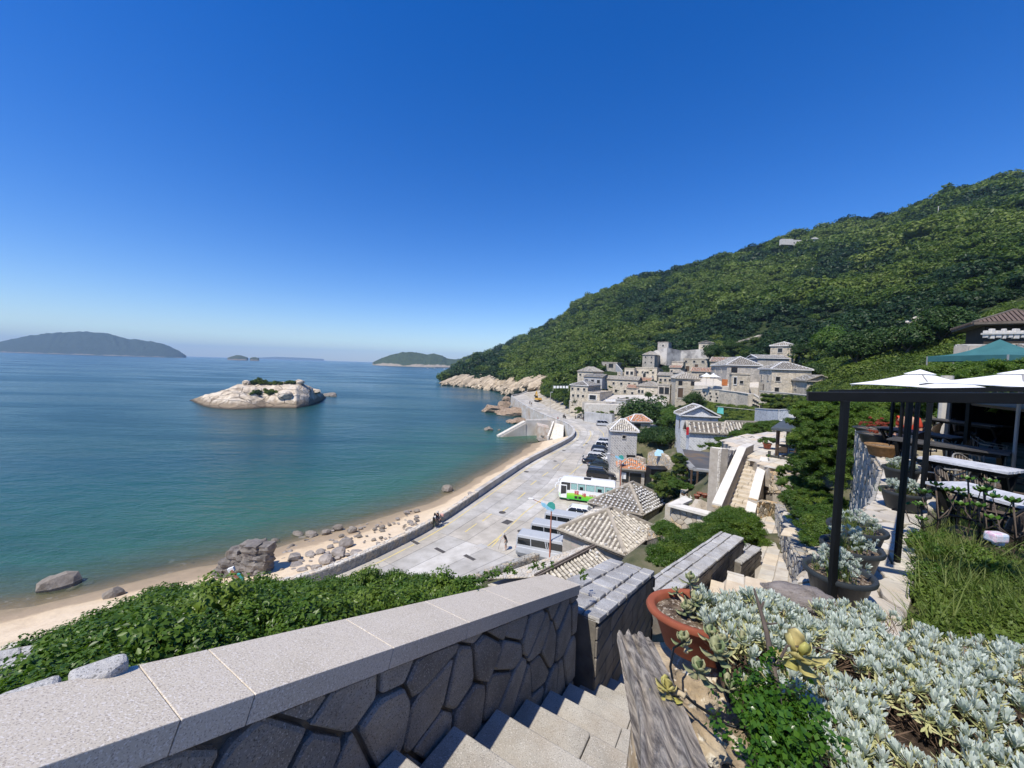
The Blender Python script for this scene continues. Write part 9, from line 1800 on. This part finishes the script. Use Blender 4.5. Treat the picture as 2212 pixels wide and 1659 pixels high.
# parasols, teal tent, brown roofed pavilion, walls behind
parasol(D(1985,835,8.6)*V3(1,1,0)+V3(0,0,zf-.3),0.93,D(1985,836,8.6)[2]-zf+.3,'white parasol at the left above the black beam',rise=.34,rz=.15)
parasol(D(2205,835,6.6)*V3(1,1,0)+V3(0,0,zf),.98,D(2205,836,6.6)[2]-zf,'white parasol at the right picture edge above the beam',rise=.26,rz=-.1)
TEAL=mat('teal canopy cloth',[(.035,.12,.125),(.05,.16,.16)],2,.7,.1);a0=D(2160,733,19);e_=D(2083,768,19);TN=T('canopy_tent','teal pop up canopy tent in front of the stone hut at the right edge','tent',(a0[0],a0[1],gz(a0[0],a0[1])));zt_=e_[2];r_=(a0[0]-e_[0])*1.0
c4=[(a0[0]+r_*sx,a0[1]+r_*sy,zt_) for sx,sy in ((-1,-1),(1,-1),(1,1),(-1,1))];mb=MB();rows=[]
for f in np.linspace(0,1,9):rows.append([tuple((V3(*c4[k])*(1-q)+V3(*c4[(k+1) % 4])*q)*f+V3(*a0)*(1-f)-V3(0,0,.35*sin(pi*f)*.6)) for k in range(4) for q in (0,.5)])
vs=[p for r in rows for p in r];mb.add(vs,[(i*8+k,i*8+(k+1) % 8,(i+1)*8+(k+1) % 8,(i+1)*8+k) for i in range(8) for k in range(8)]);mb.build('canopy',TEAL,TN,world=True)
mb=MB();mb.add([p for p in c4]+[(x,y,z_-.28) for x,y,z_ in c4],[(k,(k+1) % 4,4+(k+1) % 4,4+k) for k in range(4)]);mb.build('valance',TEAL,TN,world=True)
for x,y,z_ in c4:mb=MB();mb.beam((x,y,z_-2.2),(x,y,z_),.05,.05);mb.build('leg',ALU,TN,world=True)
rubble_wall('hut_wall','sunlit rubble wall of the hut behind the teal tent',[(2060,744,800,23),(2085,745,800,21.5),(2240,742,800,22)],.6,171,STONE_G,.5,.4,120)
house('open pavilion with a broad brown hipped roof on posts at the right picture edge',2125,2290,2330,698,735,30,-38,'hip',1.2,mat('painted pavilion shade',[(.03,.025,.02),(.06,.05,.04)],1,.9,0),tile=mat('brown roof tile',[(.10,.07,.055),(.15,.11,.09)],3,.8,.3),win=[],ridge=MATS['brown ridge beam'],seed=40,dmin=5,dmax=5,ov=.8,sp=.25,name='pavilion',cat='pavilion')  # solid dark box inside, the open pavilion's shade put into its colour
t=T('balustrade','white broken balustrade below the brown roofed pavilion','balustrade',tuple(D(2130,730,27)))
for k in range(9):p=D(2128+k*13,733-(k % 2)*1,27);mb=MB();mb.box((0,0,.35),(.2+.08*(k % 3),.2,.5+.2*(k % 2)));mb.build('baluster',WHITE_ST,t,loc=tuple(p-V3(*t.location)),bevel=.03)
mb=MB();mb.beam(D(2124,721,27),D(2240,719,27),.3,.12);mb.build('rail',WHITE_ST,t,world=True)
blob('pale_hedge','yellow green clipped shrubs between the two white parasols and the tent',[(D(2085,812,17),2.2,1,.5),(D(2150,812,16.5),1.6,1,.5),(D(2220,815,16),1.6,1,.5)],160,.22,.4,[VN[0],VB[0],VB[1]])
blob('hedge_behind_cafe','dark green hedge closing the back of the cafe terrace',[(D(2060,880,17),2.6,1.5,1.6),(D(2140,885,15.5),2.5,1.5,1.7),(D(2220,890,14),2.6,1.5,1.8),(D(2330,890,13),2.6,1.5,2.0)],420,.3,.5,VN)
# dark awning over the shaded back part of the terrace
AW=T('awning','black awning shading the back tables of the cafe','awning',tuple(D(2180,862,9)));q=[D(2095,868,8.4),D(2420,862,5.0),D(2420,850,12.5),D(2040,862,13.5)];z_=q[0][2]-.02;mb=MB();mb.slab([(p[0],p[1],z_+.03*k) for k,p in enumerate(q)],.05);mb.build('roof',BLACKM,AW,world=True)
mb=MB();mb.beam(q[3]*V3(1,1,0)+V3(0,0,z_-.9),q[2]*V3(1,1,0)+V3(0,0,z_-.9),.08,2.0);mb.beam(q[2]*V3(1,1,0)+V3(0,0,z_-.9),q[1]*V3(1,1,0)+V3(0,0,z_-.9),.08,2.0);mb.build('added_dark_screen',BLACKM,AW,world=True)  # dark screen added behind the tables so the terrace back reads near black
for p in (q[0],q[3]):mb=MB();mb.beam((p[0],p[1],zf),(p[0],p[1],z_),.07,.07);mb.build('post',BLACKM,AW,world=True)
p=D(2040,890,12.6);mb=MB();mb.tube([(0,0,-.9),(0,0,1.2)],.15,10);tag(mb.build('stone_pillar',STONE_P,None,loc=tuple(p)),'pale round pillar beyond the cafe tables','pillar')
